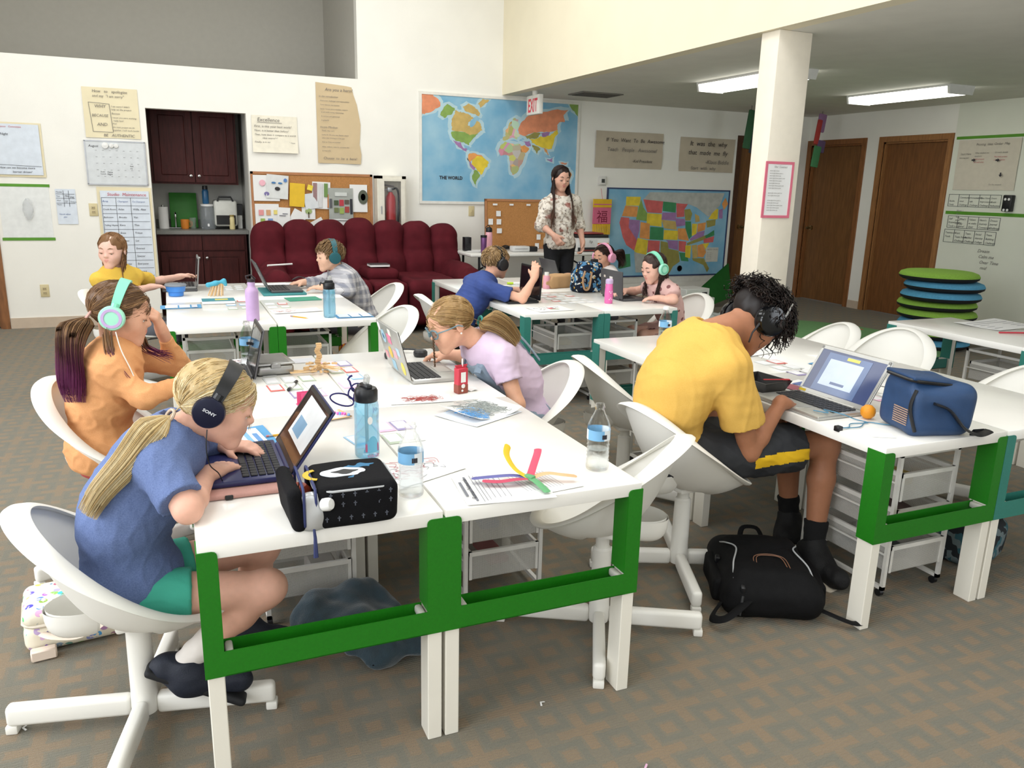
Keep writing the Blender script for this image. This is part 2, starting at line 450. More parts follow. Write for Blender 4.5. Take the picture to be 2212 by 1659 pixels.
TG = [(-.577, 0, 'near left desk of the front block, green bracket, black lunch bag on it'),
      (.003, 0, 'near right desk of the front block, green bracket, clear bottle at its corner'),
      (-.577, .974, 'far left desk of the front block, steel lunch box on it'),
      (.003, .974, 'far right desk of the front block, silver laptop with stickers on it'),
      (-.625, 2.86, 'near left desk of the back left block, lilac bottle on it'),
      (-.043, 2.86, 'near right desk of the back left block, blue bottle on it'),
      (-.625, 3.834, 'far left desk of the back left block, in front of the girl in yellow'),
      (-.043, 3.834, 'far right desk of the back left block, in front of the boy in plaid'),
      (1.487, -.01, 'green bracketed desk of the right block, blue lunch bag on it')]
for i, (x, y, l) in enumerate(TG):
    if i == 0: tg.location = (x, y, 0); tg['label'] = l
    else: dup(tg, (x, y, 0), None, l)
TT = [(1.465, 2.79, 'teal bracketed desk beside the boy in dark blue, child drawing on its corner'),
      (2.047, 2.79, 'teal bracketed desk in front of the girl with mint headphones and pink dress'),
      (1.465, 3.764, 'teal bracketed desk at the far left end of the middle block'),
      (2.047, 3.764, 'teal bracketed desk at the far right end of the middle block, paper bag on it'),
      (2.069, -.01, 'teal bracketed desk at the right edge of the picture, next to the blue lunch bag'),
      (1.487, .964, 'teal bracketed desk with an empty chair tucked under its left side'),
      (2.069, .964, 'teal bracketed desk at the far right of the yellow shirted boy block'),
      (3.66, .0, 'desk at the right edge beyond the empty chair, mostly out of the picture'),
      (3.66, .974, 'desk at the right edge with a red pencil lying on it')]
for i, (x, y, l) in enumerate(TT):
    if i == 0: tt.location = (x, y, 0); tt['label'] = l
    else: dup(tt, (x, y, 0), None, l)

# ================================================================ chairs
SHELL = mat('white_polypropylene', (233, 231, 224), .42, var=.012, scale=6, spec=.4)
def chair_shell():
    mb = MB(); NU, NV = 44, 14
    def rim(th):
        x = .232 * math.sin(th) * (1 - .06 * math.cos(th)); y = .218 * math.cos(th)
        s = (.218 - y) / .436
        z = .425 + .012 * s + .30 * max(0, s) ** 1.5
        return Vector((x, y - .012 * max(0, s - .6) / .4, z))
    c = Vector((0, .02, .408))
    def surf(t, th, off):
        r = rim(th); q = c + (r - c) * t
        k = t ** 2.6
        # the bowl: flat seat, walls turning up towards the rim
        q.z = c.z + (r.z - c.z) * k - .02 * math.sin(PI * min(1, t)) * (1 if r.z < .5 else .6)
        n = Vector((q.x - c.x, (q.y - c.y), -.0)); n = n.normalized() * k if n.length > 1e-6 else Vector((0, 0, 0))
        n += Vector((0, 0, -1)) * (1 - k)
        return q + n * off
    outer = [[surf(.04 + .96 * i / NV, 2 * PI * j / NU, .009) for j in range(NU)] for i in range(NV + 1)]
    inner = [[surf(.04 + .96 * i / NV, 2 * PI * j / NU, 0) for j in range(NU)] for i in range(NV + 1)]
    mb.grid(outer, wrapv=True); mb.grid([list(reversed(r)) for r in inner], wrapv=True)
    k = len(mb.v)
    mb.add([c + Vector((0, 0, -.009))], []); mb.add([c], [])
    for j in range(NU):
        j2 = (j + 1) % NU
        mb.f.append((k, j2, j)); mb.m.append(0); o = (NV + 1) * NU
        mb.f.append((k + 1, o + (NU - 1 - j), o + (NU - 1 - j2))); mb.m.append(0)
    # rolled rim flange
    rp = []
    for j in range(NU * 2):
        th = PI * j / NU; r = rim(th); out = Vector((r.x, r.y * 1.0 - .0, 0)).normalized(); wv = .02 + .012 * max(0, min(1, (r.z - .43) / .2))
        row = []
        for a in range(8):
            an = 2 * PI * a / 8
            row.append(r + out * (math.cos(an) * wv + wv * .25) + Vector((0, 0, math.sin(an) * .009 - .002 - .35 * 0)))
        rp.append(row)
    mb.grid(rp, wrapu=True, wrapv=True)
    return mb
def chair_lip():
    """oval scooped lip low on the back of the shell"""
    P = []
    for i in range(7):
        b = .25 + (PI / 2 - .25) * i / 6
        P.append([Vector((.072 * math.cos(a) * math.sin(b), -.115 - .095 * math.sin(a) * math.sin(b) ** .6, .47 - .085 * math.cos(b) ** .7)) for a in [-.25 + (PI + .5) * j / 16 for j in range(17)]])
    mb = MB(); mb.grid(P); mb.grid([[p + Vector((0, .006, .004)) for p in reversed(r)] for r in P])
    return mb
def make_chair():
    r = thing('swivel_chair', 'white shell swivel chair', 'chair', group='white shell swivel chairs')
    chair_shell().build('shell', SHELL, r, 60)
    chair_lip().build('back_lip', SHELL, r, 60)
    MB().rbox((0, 0, .394), (.11, .11, .02), .008, 2).build('seat_mount', SHELL, r)
    MB().lathe([(.033, .03), (.036, .05), (.033, .1), (.031, .27), (.031, .292), (.026, .296), (.025, .3)], (0, 0, 0), 24).build('column', SHELL, r, 50)
    MB().lathe([(.0225, .28), (.0225, .33), (.024, .332), (.0225, .335), (.0225, .39)], (0, 0, 0), 20).build('gas_lift', SHELL, r, 50)
    for k in range(4):
        a = PI / 4 + k * PI / 2; R = RZ(a)
        l = MB().rbox((.188, 0, .052), (.31, .038, .058), .012, 3, None)
        l.xf(R, (0, 0, 0)).build('base_leg', SHELL, r, 50)
        f = MB().rbox((.332, 0, .012), (.03, .034, .024), .004, 2).xf(R, (0, 0, 0)).build('foot', SHELL, r)
    return r
chair0 = make_chair()
CH = [(-.735, .37, -PI / 2 + .12, 'white shell swivel chair under the girl in the blue t-shirt'),
      (-.80, 1.43, -PI / 2 - .35, 'white shell swivel chair under the girl in the orange top'),
      (.66, .335, PI / 2 - .8, 'empty white swivel chair tucked under the near right desk'),
      (.80, 1.33, PI / 2 - .1, 'white shell swivel chair behind the girl in denim overalls'),
      (1.165, .60, -PI / 2 + .05, 'white shell swivel chair under the boy in the yellow t-shirt'),
      (1.36, 1.36, -PI / 2 - .15, 'empty white swivel chair tucked under the desk behind the boy in yellow'),
      (.56, 3.05, PI / 2 + .25, 'empty white swivel chair at the corner of the back left block'),
      (.80, 4.25, PI / 2 + .1, 'white shell swivel chair under the boy in the plaid shirt'),
      (-.9, 4.3, -PI / 2 - .2, 'white shell swivel chair under the girl in the yellow t-shirt'),
      (1.25, 3.6, -PI / 2, 'white shell swivel chair under the boy in the dark blue t-shirt'),
      (2.86, 3.15, PI / 2 + .1, 'white shell swivel chair under the girl in the pink dress'),
      (3.14, 1.5, PI / 2 + .2, 'empty white swivel chair seen from behind, right of the open laptop'),
      (2.95, .62, PI / 2 - .2, 'empty white swivel chair at the right edge of the picture'),
      (3.12, 2.02, PI / 2 - .2, 'empty white swivel chair at the far side of the open laptop')]
DZ = {0: -.085, 1: -.02, 4: -.05, 2: -.035, 13: -.09}
BASE = {0: -1.0, 2: .28, 4: -1.2}
for i, (x, y, a, l) in reversed(list(enumerate(CH))):
    if i == 0: c = chair0; c.location = (x, y, 0); c.rotation_euler = (0, 0, a); c['label'] = l
    else: c = dup(chair0, (x, y, 0), a, l)
    b = BASE.get(i, a); c.rotation_euler = (0, 0, b)     # the shell swivels on its base
    for ch in c.children:
        if ch.name.split('.')[0] in ('shell', 'back_lip', 'seat_mount'): ch.location = (0, 0, DZ.get(i, -.05)); ch.rotation_euler = (0, 0, a - b)
# ================================================================ implicit surfaces (bodies, clothing, cushions, soft bags)
def V3(a): return np.array(a, dtype=np.float32)
class SDF:
    def __init__(s): s.p = []
    def cap(s, a, b, ra, rb=None, k=.02, lab=0, op='u', flat=False):
        rb = ra if rb is None else rb; a, b = V3(a), V3(b); m = max(ra, rb)
        lo, hi = np.minimum(a, b) - m, np.maximum(a, b) + m
        ba = b - a; L2 = float(ba @ ba) + 1e-12; dn = ba / math.sqrt(L2)
        def f(X, Y, Z):
            x, y, z = X - a[0], Y - a[1], Z - a[2]
            t = x * ba[0] + y * ba[1] + z * ba[2]
            h = np.clip(t / L2, 0, 1)
            d = np.sqrt((x - h * ba[0]) ** 2 + (y - h * ba[1]) ** 2 + (z - h * ba[2]) ** 2) - (ra + (rb - ra) * h)
            if flat: d = np.maximum(d, (t - L2) / math.sqrt(L2))
            return d
        s.p.append((f, lo, hi, k, lab, op)); return s
    def ell(s, c, r, R=None, k=.02, lab=0, op='u'):
        c, r = V3(c), V3(r); M = np.eye(3, dtype=np.float32) if R is None else np.array(R, dtype=np.float32)
        e = np.abs(M) @ r
        def f(X, Y, Z):
            x, y, z = X - c[0], Y - c[1], Z - c[2]
            u = (x * M[0, 0] + y * M[1, 0] + z * M[2, 0]) / r[0]; v = (x * M[0, 1] + y * M[1, 1] + z * M[2, 1]) / r[1]; w = (x * M[0, 2] + y * M[1, 2] + z * M[2, 2]) / r[2]
            k0 = np.sqrt(u * u + v * v + w * w) + 1e-6
            k1 = np.sqrt((u / r[0]) ** 2 + (v / r[1]) ** 2 + (w / r[2]) ** 2) + 1e-6
            return k0 * (k0 - 1) / k1
        s.p.append((f, c - e, c + e, k, lab, op)); return s
    def box(s, c, h, R=None, r=.02, k=.01, lab=0, op='u'):
        c, h = V3(c), V3(h); M = np.eye(3, dtype=np.float32) if R is None else np.array(R, dtype=np.float32)
        e = np.abs(M) @ h
        def f(X, Y, Z):
            x, y, z = X - c[0], Y - c[1], Z - c[2]
            q = [np.abs(x * M[0, i] + y * M[1, i] + z * M[2, i]) - (h[i] - r) for i in range(3)]
            return np.sqrt(sum(np.maximum(v, 0) ** 2 for v in q)) + np.minimum(np.maximum(np.maximum(q[0], q[1]), q[2]), 0) - r
        s.p.append((f, c - e, c + e, k, lab, op)); return s
    def half(s, p, n, k=.004):
        """keep only the side of the plane away from n"""
        p, n = V3(p), V3(n); n = n / np.linalg.norm(n)
        s.p.append((lambda X, Y, Z: (X - p[0]) * n[0] + (Y - p[1]) * n[1] + (Z - p[2]) * n[2], None, None, k, 0, 'i')); return s
    def raw(s, vox):
        U = [p for p in s.p if p[5] == 'u']
        pad = 3 * vox + .01
        lo = np.min([p[1] for p in U], 0) - pad; hi = np.max([p[2] for p in U], 0) + pad
        n = np.ceil((hi - lo) / vox).astype(int) + 1
        ax = [(lo[i] + vox * np.arange(n[i])).astype(np.float32) for i in range(3)]
        D = np.full(n, .5, np.float32); Lb = np.zeros(n, np.uint8)
        for f, a, b, k, lab, op in s.p:
            if a is None: sl = (slice(0, n[0]), slice(0, n[1]), slice(0, n[2]))
            else:
                i0 = np.maximum(((a - k - 2 * vox - lo) / vox).astype(int), 0); i1 = np.minimum(np.ceil((b + k + 2 * vox - lo) / vox).astype(int) + 1, n)
                if np.any(i1 <= i0): continue
                sl = tuple(slice(i0[i], i1[i]) for i in range(3))
            d = f(ax[0][sl[0]][:, None, None], ax[1][sl[1]][None, :, None], ax[2][sl[2]][None, None, :]).astype(np.float32)
            c = D[sl]
            if op == 'u':
                Lb[sl] = np.where(d < c, lab, Lb[sl]) if lab != 255 else Lb[sl]
                h = np.maximum(k - np.abs(c - d), 0) / max(k, 1e-6)
                D[sl] = np.minimum(c, d) - h * h * k * .25
            elif op == 's':
                h = np.maximum(k - np.abs(c + d), 0) / max(k, 1e-6)
                Lb[sl] = np.where(-d > c, lab, Lb[sl]) if lab else Lb[sl]
                D[sl] = np.maximum(c, -d) + h * h * k * .25
            else:
                h = np.maximum(k - np.abs(c - d), 0) / max(k, 1e-6)
                D[sl] = np.maximum(c, d) + h * h * k * .25
        return D, Lb, lo, n
    def mesh(s, vox):
        D, Lb, lo, n = s.raw(vox); S = D < 0
        c = S[:-1, :-1, :-1].astype(np.int8)
        for q in ((1, 0, 0), (0, 1, 0), (0, 0, 1), (1, 1, 0), (1, 0, 1), (0, 1, 1), (1, 1, 1)):
            c = c + S[q[0]:n[0] - 1 + q[0], q[1]:n[1] - 1 + q[1], q[2]:n[2] - 1 + q[2]]
        act = (c > 0) & (c < 8); I = np.argwhere(act)
        idx = np.full(act.shape, -1, np.int32); idx[act] = np.arange(len(I))
        acc = np.zeros((len(I), 3), np.float32); cnt = np.zeros(len(I), np.float32)
        C8 = [(0, 0, 0), (1, 0, 0), (0, 1, 0), (1, 1, 0), (0, 0, 1), (1, 0, 1), (0, 1, 1), (1, 1, 1)]
        val = [D[I[:, 0] + q[0], I[:, 1] + q[1], I[:, 2] + q[2]] for q in C8]
        for i in range(8):
            for j in range(i + 1, 8):
                d = [C8[j][t] - C8[i][t] for t in range(3)]
                if sum(map(abs, d)) != 1: continue
                a, b = val[i], val[j]; m = (a < 0) != (b < 0)
                t = np.where(m, a / np.where(m, a - b, 1), 0)
                p = np.array(C8[i], np.float32)[None] + t[:, None] * np.array(d, np.float32)[None]
                acc += np.where(m[:, None], p, 0); cnt += m
        P = (I + acc / cnt[:, None]) * vox + lo
        F = []
        for axn in range(3):
            o = [t for t in range(3) if t != axn]
            sl0 = [slice(None)] * 3; sl1 = [slice(None)] * 3; sl0[axn] = slice(0, -1); sl1[axn] = slice(1, None)
            A, B = S[tuple(sl0)], S[tuple(sl1)]
            E = np.argwhere(A != B)
            E = E[(E[:, o[0]] > 0) & (E[:, o[1]] > 0)]
            E = E[(E[:, o[0]] < n[o[0]] - 1) & (E[:, o[1]] < n[o[1]] - 1)]
            ins = A[E[:, 0], E[:, 1], E[:, 2]]
            def cell(du, dv):
                Q = E.copy(); Q[:, o[0]] += du; Q[:, o[1]] += dv
                return idx[Q[:, 0], Q[:, 1], Q[:, 2]]
            q = np.stack([cell(-1, -1), cell(0, -1), cell(0, 0), cell(-1, 0)], 1)
            flip = ins if axn != 1 else ~ins
            q = np.where(flip[:, None], q, q[:, ::-1])
            F.append(q)
        F = np.concatenate(F); F = F[(F >= 0).all(1)]
        lab = Lb[I[:, 0], I[:, 1], I[:, 2]]
        for q in C8[1:]:
            lab = np.maximum(lab, np.where(np.abs(D[I[:, 0] + q[0], I[:, 1] + q[1], I[:, 2] + q[2]]) < vox * 1.2, Lb[I[:, 0] + q[0], I[:, 1] + q[1], I[:, 2] + q[2]], 0))
        return P, F, lab
def np_mesh(name, P, F, mats, smooth=True, cols=None, mi=None):
    me = bpy.data.meshes.new(name)
    me.vertices.add(len(P)); me.vertices.foreach_set('co', np.asarray(P, np.float32).ravel())
    k = F.shape[1]
    me.loops.add(F.size); me.loops.foreach_set('vertex_index', F.ravel().astype(np.int32))
    me.polygons.add(len(F)); me.polygons.foreach_set('loop_start', np.arange(0, F.size, k, dtype=np.int32))
    for m in (mats if isinstance(mats, (list, tuple)) else [mats]): me.materials.append(m)
    me.update(calc_edges=True); me.validate()
    if smooth: me.polygons.foreach_set('use_smooth', [True] * len(me.polygons))
    if mi is not None: me.polygons.foreach_set('material_index', mi.astype(np.int32))
    if cols is not None:
        at = me.color_attributes.new('Col', 'FLOAT_COLOR', 'POINT')
        at.data.foreach_set('color', np.concatenate([cols, np.ones((len(cols), 1))], 1).astype(np.float32).ravel())
    return me
_wr = np.random.RandomState(3)
def wrinkle(P, freq, amp, n=10, seed=0, axis=None, squash=.25, ridge=False):
    """spectral noise value per point; axis = direction along which folds run"""
    r = np.random.RandomState(seed); out = np.zeros(len(P), np.float32)
    for i in range(n):
        k = r.normal(size=3); k /= np.linalg.norm(k)
        if axis is not None:
            a = np.asarray(axis, float); a = a / np.linalg.norm(a); k = k - a * (k @ a) * (1 - squash); k /= np.linalg.norm(k)
        f = freq * (.6 + .9 * r.rand()); ph = r.rand() * 7
        out += np.sin((P @ k) * f + ph)
    out = out / math.sqrt(n)
    return (1 - np.minimum(np.abs(out) * 2.2, 1.6)) * amp if ridge else out * amp
def vnormals(P, F):
    N = np.zeros_like(P)
    a, b, c = P[F[:, 0]], P[F[:, 1]], P[F[:, 2]]
    fn = np.cross(b - a, c - a)
    for i in range(F.shape[1]): np.add.at(N, F[:, i], fn)
    return N / (np.linalg.norm(N, axis=1, keepdims=True) + 1e-9)
def relax(P, F, it=1):
    for _ in range(it):
        A = np.zeros_like(P); c = np.zeros(len(P), np.float32); k = F.shape[1]
        for i in range(k):
            np.add.at(A, F[:, i], P[F[:, (i + 1) % k]]); np.add.at(c, F[:, i], 1)
            np.add.at(A, F[:, (i + 1) % k], P[F[:, i]]); np.add.at(c, F[:, (i + 1) % k], 1)
        P = .5 * P + .5 * A / np.maximum(c, 1)[:, None]
    return P
def soft(name, sdf, vox, mats, parent, fold=None, origin=(0, 0, 0), cols=None, smooth_it=1, mi_fn=None):
    P, F, lab = sdf.mesh(vox)
    if smooth_it: P = relax(P, F, smooth_it)
    if fold:
        N = vnormals(P, F); d = 0
        for fo in fold: d = d + wrinkle(P, **fo)
        P = P + N * np.asarray(d)[:, None]
    vc = None
    if cols is not None: vc = np.array(cols, np.float32)[np.minimum(lab, len(cols) - 1)]
    mi = mi_fn(P[F].mean(1)) if mi_fn else None
    me = np_mesh(name, P - V3(origin)[None], F, mats, cols=vc, mi=mi)
    o = bpy.data.objects.new(name, me); COL.objects.link(o)
    if parent is not None: o.parent = parent
    return o
# ================================================================ people
def un(v): v = np.asarray(v, float); return v / (np.linalg.norm(v) + 1e-12)
def lerp(a, b, t): return np.asarray(a, float) * (1 - t) + np.asarray(b, float) * t
def frame(fwd, up=(0, 0, 1)):
    """columns right, forward, up"""
    f = un(fwd); r = un(np.cross(f, up)); return np.stack([r, f, np.cross(r, f)], 1)
SKINM = mat('skin', vc=True, rough=.5, var=.07, scale=60, sss=.12, spec=.35)
HAIRM = mat('hair', vc=True, rough=.45, var=.2, scale=120, stretch=(1, 1, .2), spec=.4)
def add_head(S, c, R, hh, k=1.0, ears=True):
    h = lambda x, y, z: np.asarray(c) + R @ (np.array([x, y, z]) * hh)
    E = lambda p, r, kk=.03, lab=0, op='u', RR=None: S.ell(h(*p), np.array(r) * hh, R if RR is None else R @ RR, kk * hh * 4, lab, op)
    E((0, -.06, .15), (.35, .43, .35), .03)
    E((0, .09, -.10), (.275, .29, .37), .04)
    for s in (-1, 1):
        S.cap(h(s * .235, -.02, -.2), h(s * .06, .27, -.42), .07 * hh, .075 * hh, .09 * hh)
        E((s * .165, .235, -.13), (.12, .11, .13), .03)
    S.cap(h(-.04, .295, -.425), h(.04, .295, -.425), .07 * hh, None, .07 * hh)
    E((0, .285, -.25), (.14, .10, .13), .03)
    S.cap(h(-.15, .325, .085), h(.15, .325, .085), .045 * hh, None, .06 * hh)
    for s in (-1, 1): E((s * .145, .43, .005), (.085, .07, .055), .02, 0, 's')
    S.cap(h(0, .355, .05), h(0, .405, -.09), .026 * hh, .042 * hh, .05 * hh)
    E((0, .43, -.105), (.04, .036, .034), .012)
    for s in (-1, 1): E((s * .042, .395, -.118), (.032, .035, .024), .01)
    for s in (-1, 1): E((s * .145, .345, .018), (.078, .055, .047), .008)
    E((0, .376, -.225), (.078, .036, .018), .008, 1); E((0, .37, -.262), (.064, .036, .022), .008, 1)
    if ears:
        for s in (-1, 1):
            RR = np.array(RZ(s * -.35))
            E((s * .36, -.05, -.02), (.035, .085, .13), .01, 0, 'u', RR); E((s * .405, -.035, -.02), (.03, .045, .085), .008, 0, 's', RR)
def add_hand(S, w, f, n, right=True, curl=(.25, .28, .32, .38), scale=1.0, thumb=.3, spread=.06, lab=0, kk=.006):
    w = np.asarray(w, float); f = un(f); n = un(np.asarray(n, float) - f * (np.asarray(n, float) @ f)); s = np.cross(f, n) * (1 if right else -1)
    Rm = np.stack([s, f, n], 1); q = scale
    S.box(w + f * .047 * q, (np.array([.036, .047, .0135]) * q), Rm, .013 * q, .012, lab)
    S.cap(w - f * .012 * q, w + f * .03 * q, .021 * q, .024 * q, .02, lab)
    if not isinstance(curl, (list, tuple)): curl = [curl] * 4
    L = (.064, .072, .067, .052)
    for i in range(4):
        b = w + f * (.088 - .004 * abs(i - 1)) * q + s * (.0275 - .0183 * i) * q; ang = 0
        sp = spread * (1.5 - i)
        for j, fr in enumerate((.46, .3, .24)):
            ang += curl[i] * (1, 1.25, .9)[j]
            d = (f * math.cos(ang) + n * math.sin(ang)) + s * sp * math.cos(ang); d = un(d)
            e = b + d * L[i] * fr * q
            S.cap(b, e, (.0088, .0082, .0074)[j] * q, (.0082, .0074, .0062)[j] * q, kk if j else .01, lab); b = e
    b = w + s * .026 * q + f * .018 * q; d = un(f * .75 + s * (.75 - thumb * .6) + n * (.15 + thumb * .7))
    e = b + d * .042 * q; S.cap(b, e, .0125 * q, .0105 * q, .014, lab)
    d2 = un(d + f * .35 + n * thumb * .4 - s * .15); S.cap(e, e + d2 * .03 * q, .0102 * q, .0078 * q, .006, lab)
LIMB = dict(ua=.037, ub=.031, fa=.032, fb=.021, tha=.066, thb=.044, ca=.044, cm=.044, cb=.027)
def person(label, J, head, skin, lips, hands={}, vox=.005, q=1.0, arms=('L', 'R'), legs=('L', 'R'), neck_r=.042, hand_scale=.85, brow=(60, 42, 28), eyes='down', ears=True, eyecol=(70, 80, 90)):
    """one continuous body; returns root empty and origin"""
    root = thing('person', label, 'person', tuple(float(v) for v in (J['pel'][0], J['pel'][1], 0)))
    org = np.array([J['pel'][0], J['pel'][1], 0.])
    S = SDF(); c, fwd, up, hh = head; R = frame(fwd, up); J['_R'] = R; J['_org'] = org
    l = {k: v * q for k, v in LIMB.items()}
    add_head(S, c, R, hh, ears=ears)
    hb = np.asarray(c) + R @ (np.array([0, -.12, -.22]) * hh)
    S.cap(hb, J['neck'], neck_r * q, neck_r * 1.12 * q, .03)
    mid = J.get('mid', lerp(J['pel'], J['neck'], .5))
    S.cap(J['pel'], mid, .05 * q, .04 * q, .05); S.cap(mid, lerp(mid, J['neck'], .75), .04 * q, .05 * q, .05)
    for s in arms:
        a, b, w = J['sh' + s], J['el' + s], J['wr' + s]
        S.cap(lerp(J['neck'], a, .2), a, .04 * q, .04 * q, .04)
        S.cap(a, b, l['ua'], l['ub'], .02); m = lerp(b, w, .3)
        S.cap(b, m, l['ub'], l['fa'], .02); S.cap(m, w, l['fa'], l['fb'], .015)
        hd = hands.get(s)
        if hd: add_hand(S, w, hd[0], hd[1], s == 'R', *(hd[2:3] or ((.25, .28, .32, .38),)), scale=hand_scale, **(hd[3] if len(hd) > 3 else {}))
    for s in legs:
        a, b, w = J['hip' + s], J['kn' + s], J['an' + s]
        S.cap(a, b, l['tha'], l['thb'], .03); m = lerp(b, w, .35)
        S.cap(b, m, l['thb'] * .95, l['cm'], .03); S.cap(m, w, l['cm'], l['cb'], .02)
        S.cap(b, lerp(b, w, .06), l['thb'] * 1.02, None, .02)
    sk = np.array(lin(skin)); lp = np.array(lin(lips)) * .72 + sk * .28
    o = soft('body', S, vox, SKINM, root, None, org, [sk, lp], 1)
    h = lambda x, y, z: np.asarray(c) + R @ (np.array([x, y, z]) * hh) - org
    # eyes, lashes and brows
    b = MB()
    for s in (-1, 1):
        b.tube([h(s * .07, .395, .105), h(s * .14, .395, .135), h(s * .22, .355, .115)], [.008 * hh, .016 * hh, .006 * hh], 6)
        lz = -.022 if eyes == 'down' else .03
        b.tube([h(s * .085, .385, lz + .0), h(s * .145, .402, lz - .008), h(s * .215, .36, lz + .002)], [.005 * hh, .009 * hh, .005 * hh], 5)
    b.build('brows_and_lashes', rgbm(brow, .7), root)
    for s in (-1, 1):
        e = MB(); oz = -.012 if eyes == 'down' else 0.0
        RR = R @ np.array(RX(-.45 if eyes == 'down' else 0.0)) @ np.array(RX(-PI / 2))
        e.lathe([(0, .0631), (.012, .063)], m=2, n=12, cap=False); e.lathe([(.012, .063), (.03, .056)], m=1, n=12, cap=False)
        e.lathe([(.03, .056), (.045, .045), (.06, .02), (.062, 0)], m=0, n=12, cap=False)
        e.v = [tuple(np.asarray(h(s * .145, .318 if eyes == 'down' else .33, oz)) + RR @ (np.array(v) * hh)) for v in e.v]
        e.build('eye', [rgbm((225, 222, 215), .2), rgbm(eyecol, .2), rgbm((15, 12, 10), .15)], root)
    J['_root'] = root; J['_head'] = head; J['_q'] = q
    return root
def torso(S, J, g=0.0, chest=(.47, .155, .10), belly=(.122, .14, .098), hips=(.135, .10, .112), k=.05, upto=1.0, q=1.0):
    lx = un(J['shR'] - J['shL']); sw = np.linalg.norm(J['shR'] - J['shL']); mid = J.get('mid', lerp(J['pel'], J['neck'], .5))
    def fr(d):
        u = un(d); f = un(np.cross(u, lx)); return np.stack([un(np.cross(f, u)), f, u], 1)
    up1, up2 = fr(J['neck'] - mid), fr(mid - J['pel'])
    S.ell(lerp(mid, J['neck'], .5), (sw * chest[0] + g, chest[2] * q + g, chest[1] * q + g), up1, k)
    S.ell(lerp(mid, J['neck'], .0), (belly[0] * q + g, belly[2] * q + g, belly[1] * q + g), un_mean(up1, up2), k)
    S.ell(J['pel'], (hips[0] * q + g, hips[2] * q + g, hips[1] * q + g), up2, k)
    for s in ('L', 'R'): S.cap(lerp(J['neck'], J['sh' + s], .25), J['sh' + s], .045 * q + g, .045 * q + g, k)
    return up1, up2
def un_mean(A, B):
    M = (A + B) / 2; f = un(M[:, 1]); u = un(M[:, 2] - f * (M[:, 2] @ f)); return np.stack([np.cross(f, u), f, u], 1)
def tee(J, mats, vox=.006, sleeve=.62, g=.012, sr=.05, hem=.06, folds=.0035, name='t_shirt', arms=('L', 'R'), fore=0.0, neckcut=.06, cols=None, k=.05, seed=1, mi_fn=None, tor={}):
    S = SDF(); q = J['_q']; up1, up2 = torso(S, J, g, q=q, k=k, **tor)
    for s in arms:
        a, b = J['sh' + s], J['el' + s]
        if fore > 0:
            w = J['wr' + s]
            S.cap(a, b, sr * q, (sr - .006) * q, .03); S.cap(b, lerp(b, w, fore), (sr - .006) * q, (sr - .018) * q, .02, flat=True)
        else: S.cap(a, lerp(a, b, sleeve), sr * q, (sr + .004) * q, .03, flat=True)
    dn = -(up2[:, 2]); S.half(J['pel'] + dn * hem, dn)
    c, f, u, hh = J['_head']
    S.ell(J['neck'] + un(J['neck'] - J.get('mid', J['pel'])) * .035, np.array([neckcut, neckcut, .05]) * q, up1, .012, 0, 's')
    fo = [dict(freq=38, amp=folds, seed=seed, axis=np.cross(up1[:, 0], up1[:, 2]) + up1[:, 0] * .5, squash=.3), dict(freq=70, amp=folds * .5, seed=seed + 5, axis=up1[:, 0] + up1[:, 2] * .4, squash=.2, ridge=True, n=5), dict(freq=150, amp=folds * .2, seed=seed + 7, axis=up1[:, 0], squash=.3)] if folds else None
    return soft(name, S, vox, mats, J['_root'], fo, J['_org'], cols, mi_fn=mi_fn)
def legwear(J, mats, name, upto=.55, g=.018, vox=.006, calf=None, hips=(.135, .10, .112), folds=.003, legs=('L', 'R'), top=.09, flare=.012, seed=2, mi_fn=None, cols=None):
    S = SDF(); q = J['_q']; mid = J.get('mid', lerp(J['pel'], J['neck'], .5))
    lx = un(J['shR'] - J['shL']); u = un(mid - J['pel']); f = un(np.cross(u, lx)); Rm = np.stack([un(np.cross(f, u)), f, u], 1)
    S.ell(J['pel'], np.array(hips) * q + g * .6, Rm[:, [0, 1, 2]], .05)
    for s in legs:
        a, b = J['hip' + s], J['kn' + s]
        if calf is None: S.cap(a, lerp(a, b, upto), LIMB['tha'] * q + g, (LIMB['tha'] * (1 - upto) + LIMB['thb'] * upto) * q + g + flare, .04, flat=True)
        else:
            S.cap(a, b, LIMB['tha'] * q + g, LIMB['thb'] * q + g, .04); S.cap(b, lerp(b, J['an' + s], calf), LIMB['thb'] * q + g, LIMB['cb'] * q + g + flare, .03, flat=True)
    S.half(J['pel'] + u * top, u)
    fo = [dict(freq=45, amp=folds, seed=seed, axis=lx), dict(freq=80, amp=folds * .6, seed=seed + 3, axis=lx, ridge=True, n=5)] if folds else None
    return soft(name, S, vox, mats, J['_root'], fo, J['_org'], cols, mi_fn=mi_fn)
